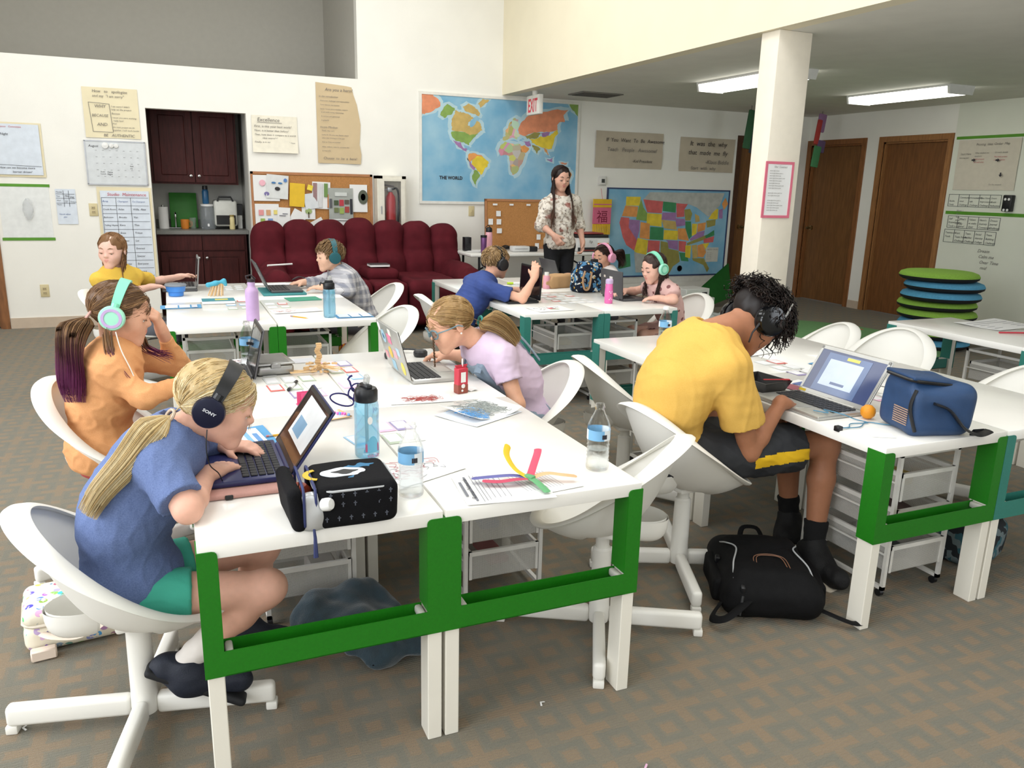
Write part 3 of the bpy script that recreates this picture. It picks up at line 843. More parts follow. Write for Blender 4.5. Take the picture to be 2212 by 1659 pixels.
def shoes(J, upper, sole, sock=None, legs=('L', 'R'), vox=.005, q=1.0, socktop=.35):
    for s in legs:
        a, t = np.asarray(J['an' + s], float), np.asarray(J['toe' + s], float)
        d = un(t - a); k = un(J['kn' + s] - a); base = a - k * .045 * q; fl = un(d - k * (d @ k) * .0)
        S = SDF(); heel = base - fl * .03 * q + 0 * k
        S.cap(heel + k * .01, base + fl * .04 * q + k * .012, .038 * q, .041 * q, .03); S.cap(base + fl * .04 * q, t, .041 * q, .033 * q, .03)
        S.cap(base + fl * .05 * q, a + k * .014 - fl * .004, .042 * q, .038 * q, .03, flat=True)
        ro = soft('shoe', S, vox, upper, J['_root'], [dict(freq=130, amp=.0012, seed=4)], J['_org'])
        n = un(np.cross(np.cross(fl, k), fl))
        S = SDF(); Rm = frame(fl, n); m = (heel + t) / 2 - n * .028 * q
        S.box(m, np.array([.036 * q, np.linalg.norm(t - heel) / 2 + .036 * q, .012 * q]), Rm, .011 * q, .01)
        so = soft('sole', S, vox, sole, ro, None, J['_org'])
        if sock is not None:
            S = SDF(); S.cap(a, lerp(a, J['kn' + s], socktop), LIMB['cb'] * q + .006, LIMB['cb'] * 1.25 * q + .006, .01, flat=True)
            soft('sock', S, vox, sock, J['_root'], [dict(freq=160, amp=.001, seed=6, axis=np.cross(k, fl))], J['_org'])
# ---------------------------------------------------------------- hair
def tubes_mesh(name, paths, radii, cols, n=5, mats=None, flat=.6):
    P, F, C = [], [], []; off = 0
    ang = np.arange(n) * 2 * PI / n
    for p, r, c in zip(paths, radii, cols):
        p = np.asarray(p, float); k = len(p); r = np.asarray(r, float)
        d = np.gradient(p, axis=0); d /= np.linalg.norm(d, axis=1, keepdims=True) + 1e-9
        x = np.cross(d, np.array([.3, .2, 1.])); x /= np.linalg.norm(x, axis=1, keepdims=True) + 1e-9; y = np.cross(d, x)
        ring = p[:, None] + (x[:, None] * np.cos(ang)[None, :, None] + y[:, None] * flat * np.sin(ang)[None, :, None]) * r[:, None, None]
        P.append(ring.reshape(-1, 3)); C.append(np.repeat(np.asarray(c, float) if np.ndim(c) == 2 else np.tile(c, (k, 1)), n, 0))
        i = np.arange(k - 1)[:, None] * n + off; j = np.arange(n)[None]; j2 = (j + 1) % n
        F.append(np.stack([i + j, i + j2, i + n + j2, i + n + j], -1).reshape(-1, 4)); off += k * n
    return np_mesh(name, np.concatenate(P), np.concatenate(F), mats or HAIRM, cols=np.concatenate(C))
class Hair:
    """strands laid over the scalp in head coordinates (x right, y forward, z up, unit = head height)"""
    def __init__(s, J, pal, seed=1, r=.016, infl=1.04):
        s.J = J; c, f, u, s.hh = J['_head']; s.c = np.asarray(c, float); s.R = J['_R']; s.org = J['_org']; s.pal = [np.array(lin(p)) for p in pal]
        s.rs = np.random.RandomState(seed); s.p = []; s.r = []; s.col = []; s.rad = r; s.infl = infl
    def w(s, p): return s.c + (s.R @ (np.asarray(p, float).T * s.hh)).T
    def scalp(s, d, infl=None):
        d = np.asarray(d, float); d = d / np.linalg.norm(d, axis=-1, keepdims=True); i = infl or s.infl
        return np.array([0, -.06, .13]) + d * np.array([.375, .458, .385]) * i
    def over(s, d0, d1, n=9, lift=0.0, infl=None):
        d0, d1 = un(d0), un(d1); t = np.linspace(0, 1, n)[:, None]; d = d0 * (1 - t) + d1 * t
        return s.scalp(d, infl) + lift * np.sin(t * PI) * (d / np.linalg.norm(d, axis=1, keepdims=True))
    def lock(s, local, extra_world=None, r=None, tip=None, taper=.35, jitter=.0, color=None):
        p = s.w(local) if local is not None else np.zeros((0, 3))
        if extra_world is not None: p = np.concatenate([p, extra_world])
        if jitter: p = p + s.rs.normal(size=p.shape) * jitter
        k = len(p); r = (r or s.rad) * s.hh; t = np.linspace(0, 1, k)
        rr = r * np.minimum(1, np.minimum(.5 + t * 4, taper + (1 - taper) * (1 - t) * 2.2))
        c = s.pal[s.rs.randint(len(s.pal))] * (.85 + .3 * s.rs.rand()) if color is None else color
        c = np.tile(c, (k, 1))
        if tip is not None:
            tc, t0 = tip; a = np.clip((t - t0) / .25, 0, 1)[:, None]; c = c * (1 - a) + np.asarray(tc) * a
        s.p.append(p - s.org); s.r.append(rr); s.col.append(c)
    def cap(s, name='hair', face=(.30, .40, .42), facec=(0, .47, -.13), low=-.3, infl=1.0, vox=.006, back=0.0, parent=None, sides=None):
        S = SDF(); c = s.w((0, -.075, .145)); S.ell(c, np.array([.375, .455, .375]) * s.hh * infl, s.R, .02)
        if back: S.ell(s.w((0, -.2, -.12)), np.array([.30, .27, .3]) * s.hh * infl, s.R, .04)
        S.ell(s.w(facec), np.array(face) * s.hh, s.R, .015, 0, 's')
        S.half(s.w((0, 0, low)), -s.R[:, 2])
        if sides: 
            for q in (-1, 1): S.ell(s.w((q * .42, .06, -.12)), np.array(sides) * s.hh, s.R, .01, 0, 's')
        o = soft(name, S, vox, HAIRM, s.J['_root'], [dict(freq=150, amp=.0016, seed=3, axis=s.R[:, 1] - s.R[:, 2])], s.org, [s.pal[0] * .75])
        s.capobj = o; return o
    def done(s, name='hair_strands', n=3):
        me = tubes_mesh(name, s.p, s.r, s.col, n); o = bpy.data.objects.new(name, me); COL.objects.link(o); o.parent = s.J['_root']; return o
def smooth_path(P, n=6): return np.array([tuple(v) for v in bez(P, n)])
def headphones(J, label, band, cup, cush, ring=None, cuprad=.20, bandw=.035, thick=.008, off=.0, tilt=0.0, rise=.0, group=None, cupdepth=.11, name='headphones', yc=-.06):
    c, f, u, hh = J['_head']; R = J['_R']; c = np.asarray(c, float)
    root = thing(name, label, 'headphones', tuple(c - R[:, 2] * .0), group=group)
    T = R @ np.array(RX(tilt)); w = lambda x, y, z: tuple(T @ (np.array([x, y + yc, z]) * hh))
    b = MB(); rows = []
    for i in range(29):
        a = -.12 + (PI + .24) * i / 28; ca, sa = math.cos(a), math.sin(a)
        wd = bandw / hh * (.75 + .35 * max(0, sa)); rx, rz = .425, .52 + rise
        row = []
        for dy, dr in ((-wd / 2, 0), (wd / 2, 0), (wd / 2, thick / hh), (-wd / 2, thick / hh)):
            row.append(w(ca * (rx + dr), dy, -.02 + sa * (rz + dr)))
        rows.append(row)
    b.grid(rows, wrapv=True); b.add(rows[0], [(0, 1, 2, 3)]); b.add(rows[-1], [(3, 2, 1, 0)])
    hb = b.build('headband', band, root, 50)
    for s in (-1, 1):
        def put(mb): mb.v = [tuple(T @ (np.array([s * v[2], v[0] + yc, v[1] - .04]) * hh)) for v in mb.v]; return mb
        q = cuprad; d = cupdepth
        put(MB().lathe([(q * .45, .34), (q * .85, .345), (q * .95, .365), (q * .95, .40), (q * .8, .415)], n=28)).build('ear_cushion', cush, root, 60)
        e = put(MB().lathe([(q * .8, .41), (q, .425), (q, .40 + d * .7), (q * .93, .40 + d), (q * .8, .405 + d), (0, .405 + d)], n=32)).build('ear_cup', cup, root, 40)
        if ring: put(MB().lathe([(q * .55, .403 + d), (q * .57, .416 + d), (q * .78, .416 + d), (q * .8, .403 + d)], n=32)).build('ring', ring, e, 40)
        y = MB().tube([w(s * .43, 0, .2), w(s * .445, 0, .08), w(s * .45, 0, .0)], [.011, .012, .01], 8).build('yoke', band, root)
    return root
# ---------------------------------------------------------------- hair styles
def hairline(az, lo=-.35, hi=.62):
    a = abs(az) / (PI * .62); e = hi * (1 - a) + lo * a if a < 1 else lo
    return np.array([math.sin(az) * math.cos(e), math.cos(az) * math.cos(e), math.sin(e)])
def to_local(H, p): return H.R.T @ (np.asarray(p, float) - H.c) / H.hh
def pony(H, tie, tail, n=220, tr=.028, tip=None, spread=1.0, r=.017, tail_n=None, wave=.0, hi=.62, lo=-.35):
    """hair combed back to a tie (world) and hanging along a tail path (world)"""
    tl = to_local(H, tie); td = un(tl - np.array([0, -.06, .13])); rs = H.rs
    T = smooth_path(tail, 4); L = len(T); d = np.gradient(T, axis=0)
    for i in range(n):
        az = rs.uniform(-1, 1) * PI * .62; root = hairline(az, lo, hi) if rs.rand() < .55 else un(rs.normal(size=3) * (1, 1, .8) + (0, 0, .5))
        p = H.over(root, td, 7, infl=H.infl * rs.uniform(1.005, 1.05))
        p = np.concatenate([p, tl[None]])
        a = rs.uniform(0, 2 * PI); q = math.sqrt(rs.rand()) * tr
        u = un(np.cross(d[L // 2], (.3, .2, 1))); v = un(np.cross(d[L // 2], u)); t = np.linspace(0, 1, L)
        prof = (np.clip(t * 5, .25, 1) * (1 - .5 * t) * spread)[:, None]
        e = T + (u * math.cos(a) + v * math.sin(a))[None] * q * prof + (np.sin(t * 9 + a) * wave * t)[:, None] * u
        cut = max(4, int(L * rs.uniform(.75, 1)))
        H.lock(p, e[1:cut], r * rs.uniform(.7, 1.2), tip)
def loose(H, n, drop, r=.018, tip=None, part=0.0, flare=.04, front=.30, seed=0, wav=.004, minl=.6):
    """long hair parted on top, falling past the ears; drop(world point, side) gives list of world points below"""
    rs = H.rs
    for i in range(n):
        s = rs.choice((-1, 1)); y0 = rs.uniform(-.9, front); root = un((part + .03 * s, y0, .95 - .25 * abs(y0)))
        az = s * rs.uniform(.42, .98) * PI; sd = np.array([math.sin(az), math.cos(az), -.45])
        p = H.over(root, sd, 6, infl=H.infl * rs.uniform(.99, 1.05))
        w0 = H.w(p[-1:])[0]; t = rs.uniform(minl, 1)
        pts = drop(w0, s, az, rs, t)
        e = smooth_path([w0] + pts, 3)[1:]
        e = e + np.sin(np.linspace(0, 9, len(e)) + rs.rand() * 6)[:, None] * wav * rs.normal(size=3)[None]
        H.lock(p, e, r * rs.uniform(.7, 1.2), tip)
def short(H, n, length=.5, lo=-.5, hi=.55, r=.02, crown=(0, -.55, .8), lift=.03, fringe=.0):
    rs = H.rs; c = un(crown)
    for i in range(n):
        d = un(rs.normal(size=3)); 
        if d[2] < lo: continue
        if d[1] > .45 and d[2] < hi - .2: continue
        e = un(d + (d - c) * length * rs.uniform(.5, 1.1) * .6 + np.array([0, .15 * fringe, -.25]))
        p = H.over(d, e, 6, lift, infl=H.infl * rs.uniform(.97, 1.05))
        H.lock(p, None, r * rs.uniform(.7, 1.2), taper=.15)
def curls(H, n, size=.11, lo=-.1, out=.16):
    rs = H.rs
    for i in range(n):
        d = un(rs.normal(size=3) * (1, 1, 1) + (0, .15, .45))
        if d[2] < lo + .25 * max(0, -d[1]) or (d[1] > .62 and d[2] < .3): continue
        b = H.scalp(d); m = 10; t = np.linspace(0, 1, m)[:, None]
        u = un(np.cross(d, rs.normal(size=3))); v = np.cross(d, u); turns = rs.uniform(1.2, 2.2); ph = rs.rand() * 6
        cr = size * rs.uniform(.25, .45)
        p = b + d * (t * out * rs.uniform(.5, 1.25)) + (u * np.cos(t * turns * 2 * PI + ph) + v * np.sin(t * turns * 2 * PI + ph)) * cr * np.minimum(1, t * 2) + np.array([0, .0, -.1]) * t * t
        H.lock(p, None, .016 * rs.uniform(.7, 1.2), taper=.4)
PAPERW = mat('white_cable', (222, 218, 208), .5)
BLK = mat('black_plastic', (24, 25, 28), .38, var=.1)
BLKSOFT = mat('black_leatherette', (22, 22, 24), .6, bump=.2)
def pattern(name, build, rough=.85):
    m = bpy.data.materials.new(name); m.use_nodes = True; g = G(m); b = g.N['Principled BSDF']
    tc = g.N.new('ShaderNodeTexCoord'); sp = g.N.new('ShaderNodeSeparateXYZ'); g.L.new(tc.outputs['Object'], sp.inputs[0])
    g.L.new(build(g, tc.outputs['Object'], sp.outputs), b.inputs['Base Color']); b.inputs['Roughness'].default_value = rough; _set(b, 'Specular IOR Level', .2)
    g.L.new(g.bump(g.noise(tc.outputs['Object'], 900), .25, .002), b.inputs['Normal'])
    MATS[name] = m; return m
def vor(g, vec, scale, rand=1.0):
    n = g.N.new('ShaderNodeTexVoronoi'); n.inputs['Scale'].default_value = scale; n.inputs['Randomness'].default_value = rand; g.L.new(vec, n.inputs['Vector']); return n
def plaid(g, P, xyz):
    x, y, z = xyz; st = lambda v, f, w: g.m('LESS_THAN', g.m('ABSOLUTE', g.m('SUBTRACT', g.m('FRACT', g.m('MULTIPLY', v, f)), .5)), w)
    xy = g.m('ADD', x, g.m('MULTIPLY', y, .8))
    a = g.m('ADD', st(xy, 16, .2), st(z, 16, .2)); b = g.m('ADD', st(xy, 32, .06), st(z, 32, .06))
    c = g.mix(g.m('MULTIPLY', a, .38), lin((196, 194, 196)), lin((92, 98, 116))); return g.mix(g.m('MULTIPLY', b, .4), c, lin((60, 62, 74)))
def floral(g, P, xyz):
    n1, n2, n3 = g.noise(P, 10, 4), g.noise(P, 22, 4), g.noise(P, 40, 3); sm = lambda n, t, w: g.m('MULTIPLY', g.m('MINIMUM', 1, g.m('MAXIMUM', 0, g.m('MULTIPLY_ADD', n, 1 / w, -t / w))), .8)
    c = g.mix(sm(n2, .5, .1), lin((224, 216, 204)), lin((150, 134, 118))); c = g.mix(sm(n1, .58, .06), c, lin((150, 74, 62))); return g.mix(sm(n3, .58, .08), c, lin((92, 78, 70)))
def spots(g, P, xyz):
    v = vor(g, P, 17); return g.mix(g.m('LESS_THAN', v.outputs['Distance'], .26), lin((214, 176, 170)), lin((128, 84, 84)))
def denim(g, P, xyz):
    return g.mix(g.noise(P, 14, 4), lin((112, 132, 152)), lin((160, 174, 184)))
def heather(a, b): return lambda g, P, xyz: g.mix(g.m('MULTIPLY_ADD', g.noise(P, 300, 3), 1.6, -.3), g.mix(g.noise(P, 6), lin(a), lin(tuple(v * .93 for v in a))), lin(b))
A3 = lambda *v: np.array(v, float)

# ---- the girl in blue, nearest the camera
A = dict(pel=A3(-.735, .375, .425), mid=A3(-.735, .37, .60), neck=A3(-.60, .365, .805), shR=A3(-.645, .235, .775), shL=A3(-.615, .50, .775),
         elR=A3(-.588, .13, .692), elL=A3(-.49, .60, .695), wrR=A3(-.535, .335, .70), wrL=A3(-.485, .545, .71), hipR=A3(-.69, .30, .395), hipL=A3(-.69, .45, .395),
         knR=A3(-.405, .29, .375), knL=A3(-.39, .50, .41), anR=A3(-.625, .315, .185), anL=A3(-.47, .55, .15), toeR=A3(-.49, .29, .115), toeL=A3(-.35, .53, .075),
         _head=None)
person('girl in a blue t-shirt and mint shorts bent over the dark blue laptop', A, (A3(-.497, .36, .882), (1, -.12, -.36), (.3, 0, 1), .215), (222, 172, 150), (205, 128, 118),
       dict(R=((.5, .62, -.03), (0, 0, -1), (.12, .14, .17, .2), dict(spread=.1)), L=((.6, -.3, -.03), (0, 0, -1), (.2, .2, .25, .3))), vox=.0044, brow=(178, 146, 104))
tee(A, pattern('blue_heather_jersey', heather((116, 134, 178), (84, 100, 142))), sleeve=.8, vox=.006, folds=.003, sr=.052, hem=.10, g=.015)
legwear(A, mat('mint_shorts_knit', (66, 170, 146), .85, bump=.1), 'shorts', upto=.33, vox=.006, flare=.004, g=.009, hips=(.12, .085, .10), folds=.0015, top=.05)
shoes(A, mat('navy_knit_shoe', (24, 30, 44), .65, bump=.3, bscale=300), mat('black_sole', (24, 25, 28), .7), mat('white_sock_knit', (224, 218, 212), .95), vox=.0045)
H = Hair(A, [(214, 186, 132), (232, 210, 160), (190, 158, 104), (240, 224, 186)], 3, infl=1.0); H.cap(face=(.31, .42, .5), facec=(0, .46, -.16), low=-.22, vox=.005)
pony(H, (-.612, .315, .872), [(-.612, .315, .872), (-.66, .265, .845), (-.715, .235, .785), (-.775, .235, .72), (-.815, .25, .655)], 1100, .04, r=.0062, spread=1.2, wave=.006)
for i in range(9):
    p = np.array([[.2, .36, .3], [.31, .40, .1], [.33, .43, -.1], [.30, .46, -.3]]) * [-1, 1, 1]; H.lock(smooth_path(p + H.rs.normal(size=(4, 3)) * .012, 4), None, .005)
H.done()
MB().tube([tuple(A3(-.612, .315, .872) - A['_org'] + .017 * (math.cos(t) * A3(.5, .2, .8) + math.sin(t) * A3(.4, -.9, 0))) for t in np.linspace(0, 2 * PI, 14)[:-1]], .004, 6, True).build('hair_tie', rgbm((190, 170, 150)), A['_root'])
hpA = headphones(A, 'black headphones with navy ear cups on the blond girl in blue', BLK, mat('navy_ear_cup', (16, 20, 46), .28, metal=.3), BLKSOFT, cuprad=.185, tilt=-.25, cupdepth=.10)
_t = MB(); text_mesh(_t, 'SONY', 0, 0, .0105, align='CENTER', bold=.0003, squash=1.2)
_R = A['_R'] @ np.array(RX(-.25))
# lettering sits on the ear cup that faces the camera (head right side)
_t.v = [tuple(_R @ (np.array([.517, -.06 - .0, -.04]) * .215 + np.array([0, v[0], v[2]]))) for v in _t.v]
_t.build('lettering', rgbm((205, 208, 214), .3), hpA)

MB().tube([tuple(A3(*p) - A3(*hpA.location)) for p in smooth_path([(-.53, .255, .845), (-.535, .245, .80), (-.53, .25, .755), (-.51, .28, .72), (-.50, .31, .685)], 5)], .0015, 5).build('cord', BLK, hpA)
# ---- the girl in orange with mint headphones
B = dict(pel=A3(-.865, 1.40, .47), mid=A3(-.85, 1.40, .64), neck=A3(-.79, 1.40, .825), shR=A3(-.80, 1.275, .785), shL=A3(-.775, 1.525, .79), elR=A3(-.70, 1.225, .69), elL=A3(-.575, 1.66, .695),
         wrR=A3(-.575, 1.37, .70), wrL=A3(-.63, 1.55, .865), hipR=A3(-.82, 1.33, .44), hipL=A3(-.82, 1.47, .44), knR=A3(-.50, 1.30, .43), knL=A3(-.50, 1.5, .42), anR=A3(-.5, 1.3, .1), anL=A3(-.52, 1.5, .1), toeR=A3(-.4, 1.3, .05), toeL=A3(-.42, 1.5, .05))
person('girl in an orange long sleeved top with mint headphones, hand raised to her face', B, (A3(-.757, 1.40, .968), (1, -.12, -.22), (.15, 0, 1), .222), (214, 162, 134), (196, 112, 100),
       dict(R=((.6, .6, -.05), (0, 0, -1), (.3, .3, .35, .4)), L=((-.25, -.3, .9), (-.8, .25, -.2), (.55, .6, .65, .75))), vox=.005, brow=(110, 78, 52))
tee(B, pattern('orange_fleece', heather((232, 172, 120), (214, 150, 98))), vox=.0055, fore=.86, sr=.049, g=.016, hem=.07, folds=.004, name='long_sleeved_top', seed=7, neckcut=.055)
legwear(B, mat('coral_leggings', (190, 84, 84), .8), 'leggings', calf=.9, g=.008, vox=.007)
shoes(B, mat('grey_shoe', (110, 110, 116), .6), mat('white_sole', (220, 218, 210), .6), None, vox=.006)
PUR = np.array(lin((110, 30, 84)))
H = Hair(B, [(112, 80, 52), (132, 98, 64), (92, 64, 42), (150, 114, 76)], 5, infl=1.0); H.cap(face=(.30, .40, .46), facec=(0, .48, -.12), low=-.25, vox=.0055)
pony(H, (-.865, 1.36, .965), [(-.865, 1.36, .965), (-.905, 1.33, .93), (-.925, 1.30, .85), (-.925, 1.27, .76), (-.915, 1.25, .67)], 900, .05, tip=(PUR, .62), spread=1.25, wave=.012, r=.0068)
for i in range(60):
    e = H.rs.normal(size=3) * .008; o = H.rs.uniform(-.01, .02)
    if i % 2: pts = [(-.80, 1.29, .92), (-.795, 1.262, .85), (-.765, 1.235, .79), (-.735, 1.235, .73 + o)]
    else: pts = [(-.70, 1.49, .86), (-.69, 1.50, .82), (-.655, 1.50, .795), (-.61, 1.49, .775 + o)]
    H.lock(None, smooth_path([np.array(p) + e for p in pts], 5), .012, tip=(PUR, .25))
H.done()
MB().tube([tuple(A3(-.865, 1.36, .965) - B['_org'] + .021 * (math.cos(t) * A3(.2, .9, .2) + math.sin(t) * A3(.6, -.1, .8))) for t in np.linspace(0, 2 * PI, 14)[:-1]], .005, 6, True).build('hair_tie', rgbm((206, 160, 150)), B['_root'])
MINT = mat('mint_plastic', (132, 214, 182), .4, var=.03); MINTD = mat('mint_plastic_pale', (160, 224, 196), .4, var=.03)
hpB = headphones(B, 'mint headphones with lilac rings on the girl in orange', MINT, MINTD, mat('grey_cushion', (110, 104, 108), .7), ring=mat('lilac_ring', (190, 164, 206), .4), cuprad=.195, bandw=.032, rise=.02, cupdepth=.1, tilt=-.1)

MB().tube([tuple(A3(*p) - A3(*hpB.location)) for p in smooth_path([(-.775, 1.285, .92), (-.762, 1.26, .86), (-.735, 1.235, .79), (-.715, 1.225, .72)], 5)], .002, 5).build('cord', PAPERW, hpB)
# ---- the girl in yellow by the wall
C_ = dict(pel=A3(-.92, 4.30, .42), mid=A3(-.92, 4.29, .61), neck=A3(-.925, 4.27, .815), shR=A3(-1.02, 4.16, .775), shL=A3(-.82, 4.37, .775), elR=A3(-.86, 4.16, .685), elL=A3(-.70, 4.62, .70),
          wrR=A3(-.72, 4.33, .70), wrL=A3(-.53, 4.80, .715), hipR=A3(-.92, 4.22, .4), hipL=A3(-.86, 4.36, .4), knR=A3(-.6, 4.2, .42), knL=A3(-.55, 4.4, .42), anR=A3(-.6, 4.2, .1), anL=A3(-.55, 4.4, .1), toeR=A3(-.5, 4.2, .05), toeL=A3(-.45, 4.4, .05))
person('girl with long light brown hair in a yellow t-shirt, reaching to an open laptop', C_, (A3(-.935, 4.24, .965), (-.38, -.9, -.12), (0, -.08, 1), .222), (226, 182, 164), (206, 136, 128),
       dict(R=((.7, .5, 0), (0, 0, -1), .3), L=((.8, .45, .1), (.1, -.3, -1), .3)), vox=.006, brow=(140, 105, 75))
tee(C_, pattern('yellow_jersey', heather((228, 192, 86), (212, 172, 66))), sleeve=.7, vox=.007, folds=.003, sr=.05)
legwear(C_, mat('grey_leggings', (90, 92, 100), .8), 'leggings', calf=.9, g=.008, vox=.009, folds=0)
H = Hair(C_, [(140, 100, 64), (160, 118, 78), (118, 84, 54)], 8, infl=1.0); H.cap(face=(.28, .40, .44), facec=(0, .48, -.12), low=-.4, vox=.007)
def dropC(w, s, az, rs, t): return [w + A3(.01 * s, -.01, -.06), w + A3(.015 * s, -.02 * t, -.06 - .10 * t), w + A3(.01 * s, -.03 * t + rs.normal() * .012, -.09 - .24 * t)]
loose(H, 420, dropC, r=.011, front=.35); H.done()

# ---- the boy in plaid
D_ = dict(pel=A3(.735, 4.19, .42), mid=A3(.68, 4.18, .60), neck=A3(.565, 4.18, .79), shL=A3(.605, 4.055, .755), shR=A3(.575, 4.30, .76), elL=A3(.60, 4.00, .68), elR=A3(.47, 4.42, .70),
          wrL=A3(.43, 4.06, .70), wrR=A3(.335, 4.39, .70), hipL=A3(.70, 4.12, .4), hipR=A3(.70, 4.26, .4), knL=A3(.4, 4.1, .42), knR=A3(.4, 4.3, .42), anL=A3(.45, 4.1, .1), anR=A3(.45, 4.3, .1), toeL=A3(.34, 4.1, .05), toeR=A3(.34, 4.3, .05))
person('boy in a grey plaid shirt with teal headphones, typing on a laptop', D_, (A3(.50, 4.18, .915), (-1, -.12, -.08), (0, 0, 1), .215), (222, 178, 152), (205, 132, 118),
       dict(R=((-.95, -.15, -.08), (0, 0, -1), .3), L=((-.9, .3, 0), (0, 0, -1), .3)), vox=.006, brow=(112, 86, 60))
tee(D_, pattern('grey_plaid', plaid), vox=.007, fore=.85, sr=.052, g=.02, hem=.1, folds=.004, name='plaid_shirt', seed=9, neckcut=.055)
legwear(D_, mat('grey_leggings', (90, 92, 100), .8), 'trousers', calf=.9, g=.012, vox=.009, folds=0)
H = Hair(D_, [(134, 104, 70), (152, 122, 84), (114, 86, 56)], 12, infl=1.0); H.cap(face=(.3, .42, .44), facec=(0, .49, -.1), low=-.12, sides=(.2, .3, .22), vox=.007)
short(H, 700, .8, fringe=2.0, r=.018, lift=.05); H.done()
TEALHP = mat('teal_headphones', (24, 84, 92), .5, var=.05)
headphones(D_, 'dark teal headphones on the boy in plaid', TEALHP, TEALHP, TEALHP, cuprad=.2, bandw=.038, thick=.014, rise=.02, cupdepth=.1, tilt=.12)

# ---- the girl in lavender and overalls
E_ = dict(pel=A3(.815, 1.33, .45), mid=A3(.765, 1.325, .63), neck=A3(.60, 1.32, .80), shL=A3(.645, 1.19, .76), shR=A3(.615, 1.45, .765), elL=A3(.685, 1.115, .575), elR=A3(.64, 1.53, .69),
          wrL=A3(.62, 1.24, .47), wrR=A3(.545, 1.575, .70), hipL=A3(.80, 1.26, .42), hipR=A3(.80, 1.4, .42), knL=A3(.47, 1.22, .42), knR=A3(.47, 1.42, .42), anL=A3(.55, 1.22, .1), anR=A3(.55, 1.42, .1), toeL=A3(.44, 1.2, .05), toeR=A3(.44, 1.42, .05))
person('girl in a lavender shirt, denim overalls and glasses leaning towards a silver laptop', E_, (A3(.462, 1.32, .885), (-1, -.06, -.42), (-.25, 0, 1), .215), (224, 172, 144), (204, 124, 112),
       dict(L=((-.6, .5, -.3), (0, .2, -1), .4), R=((-.85, .35, -.05), (0, 0, -1), (.35, .4, .45, .5))), vox=.0049, brow=(150, 118, 80))
tee(E_, mat('lavender_jersey', (208, 188, 210), .85, var=.05, bump=.1, bscale=700), sleeve=.52, vox=.006, folds=.003, sr=.053, seed=14)
legwear(E_, pattern('washed_denim', denim), 'overall_trousers', calf=.6, g=.02, vox=.006, top=.11, flare=.01)
S = SDF(); up1, up2 = torso(S, E_, .02, q=1.0); fw = up1[:, 1]; mc = lerp(E_['mid'], E_['neck'], .5)
S.half(mc - fw * .005, -fw); S.half(mc + up1[:, 2] * .085, up1[:, 2]); S.half(mc + up1[:, 0] * .085, up1[:, 0]); S.half(mc - up1[:, 0] * .085, -up1[:, 0]); S.half(E_['pel'] + up2[:, 2] * .02, -up2[:, 2])
soft('overall_bib', S, .005, MATS['washed_denim'], E_['_root'], [dict(freq=60, amp=.002, seed=4)], E_['_org'])
for s, q in (('L', -1), ('R', 1)):
    st = MB(); nk = lerp(E_['neck'], E_['sh' + s], .48) - E_['_org']; l0 = mc + up1[:, 2] * .07 + fw * .115 + up1[:, 0] * .07 * q - E_['_org']; b0 = E_['mid'] - fw * .125 + up1[:, 0] * .05 * q - E_['_org']
    st.tube([tuple(p) for p in smooth_path([l0, lerp(l0, nk, .55) + fw * .035, nk + A3(0, 0, .064), lerp(nk, b0, .35) - fw * .062 + A3(0, 0, .03), b0], 6)], .016, 8, flat=.3).build('overall_strap', MATS['washed_denim'], E_['_root'])
    MB().lathe([(0, .004), (.01, .003), (.012, 0)], tuple(l0 + fw * .012), 12, R=Matrix(frame(up1[:, 2], fw).tolist())).build('button', mat('steel_button', (150, 150, 150), .3, metal=1), E_['_root'])
shoes(E_, mat('grey_shoe', (110, 110, 116), .6), mat('white_sole', (220, 218, 210), .6), None, vox=.007)
H = Hair(E_, [(176, 140, 90), (204, 170, 116), (152, 118, 74), (216, 186, 134)], 21, infl=1.0); H.cap(face=(.305, .42, .47), facec=(0, .48, -.12), low=-.2, vox=.0055)
pony(H, (.585, 1.30, .895), [(.585, 1.30, .895), (.625, 1.275, .90), (.675, 1.25, .875), (.715, 1.235, .83), (.73, 1.23, .80)], 900, .044, r=.0068, spread=1.35, wave=.006)
for i in range(40):  # braid strand hanging by the face
    t = np.linspace(0, 1, 12)[:, None]; a = i * 2 * PI / 3
    if i > 5: break
    H.lock(None, A3(.375, 1.275, .845) + t * A3(.005, -.01, -.125) + .0035 * np.concatenate([np.cos(t * 22 + a), np.sin(t * 22 + a), 0 * t], 1), .012, taper=.8, color=np.array(lin((140, 110, 84))))
H.done()
MB().tube([tuple(A3(.588, 1.30, .897) - E_['_org'] + .019 * (math.cos(t) * A3(0, .9, .3) + math.sin(t) * A3(.2, -.3, .9))) for t in np.linspace(0, 2 * PI, 14)[:-1]], .005, 6, True).build('hair_tie', rgbm((50, 140, 130)), E_['_root'])
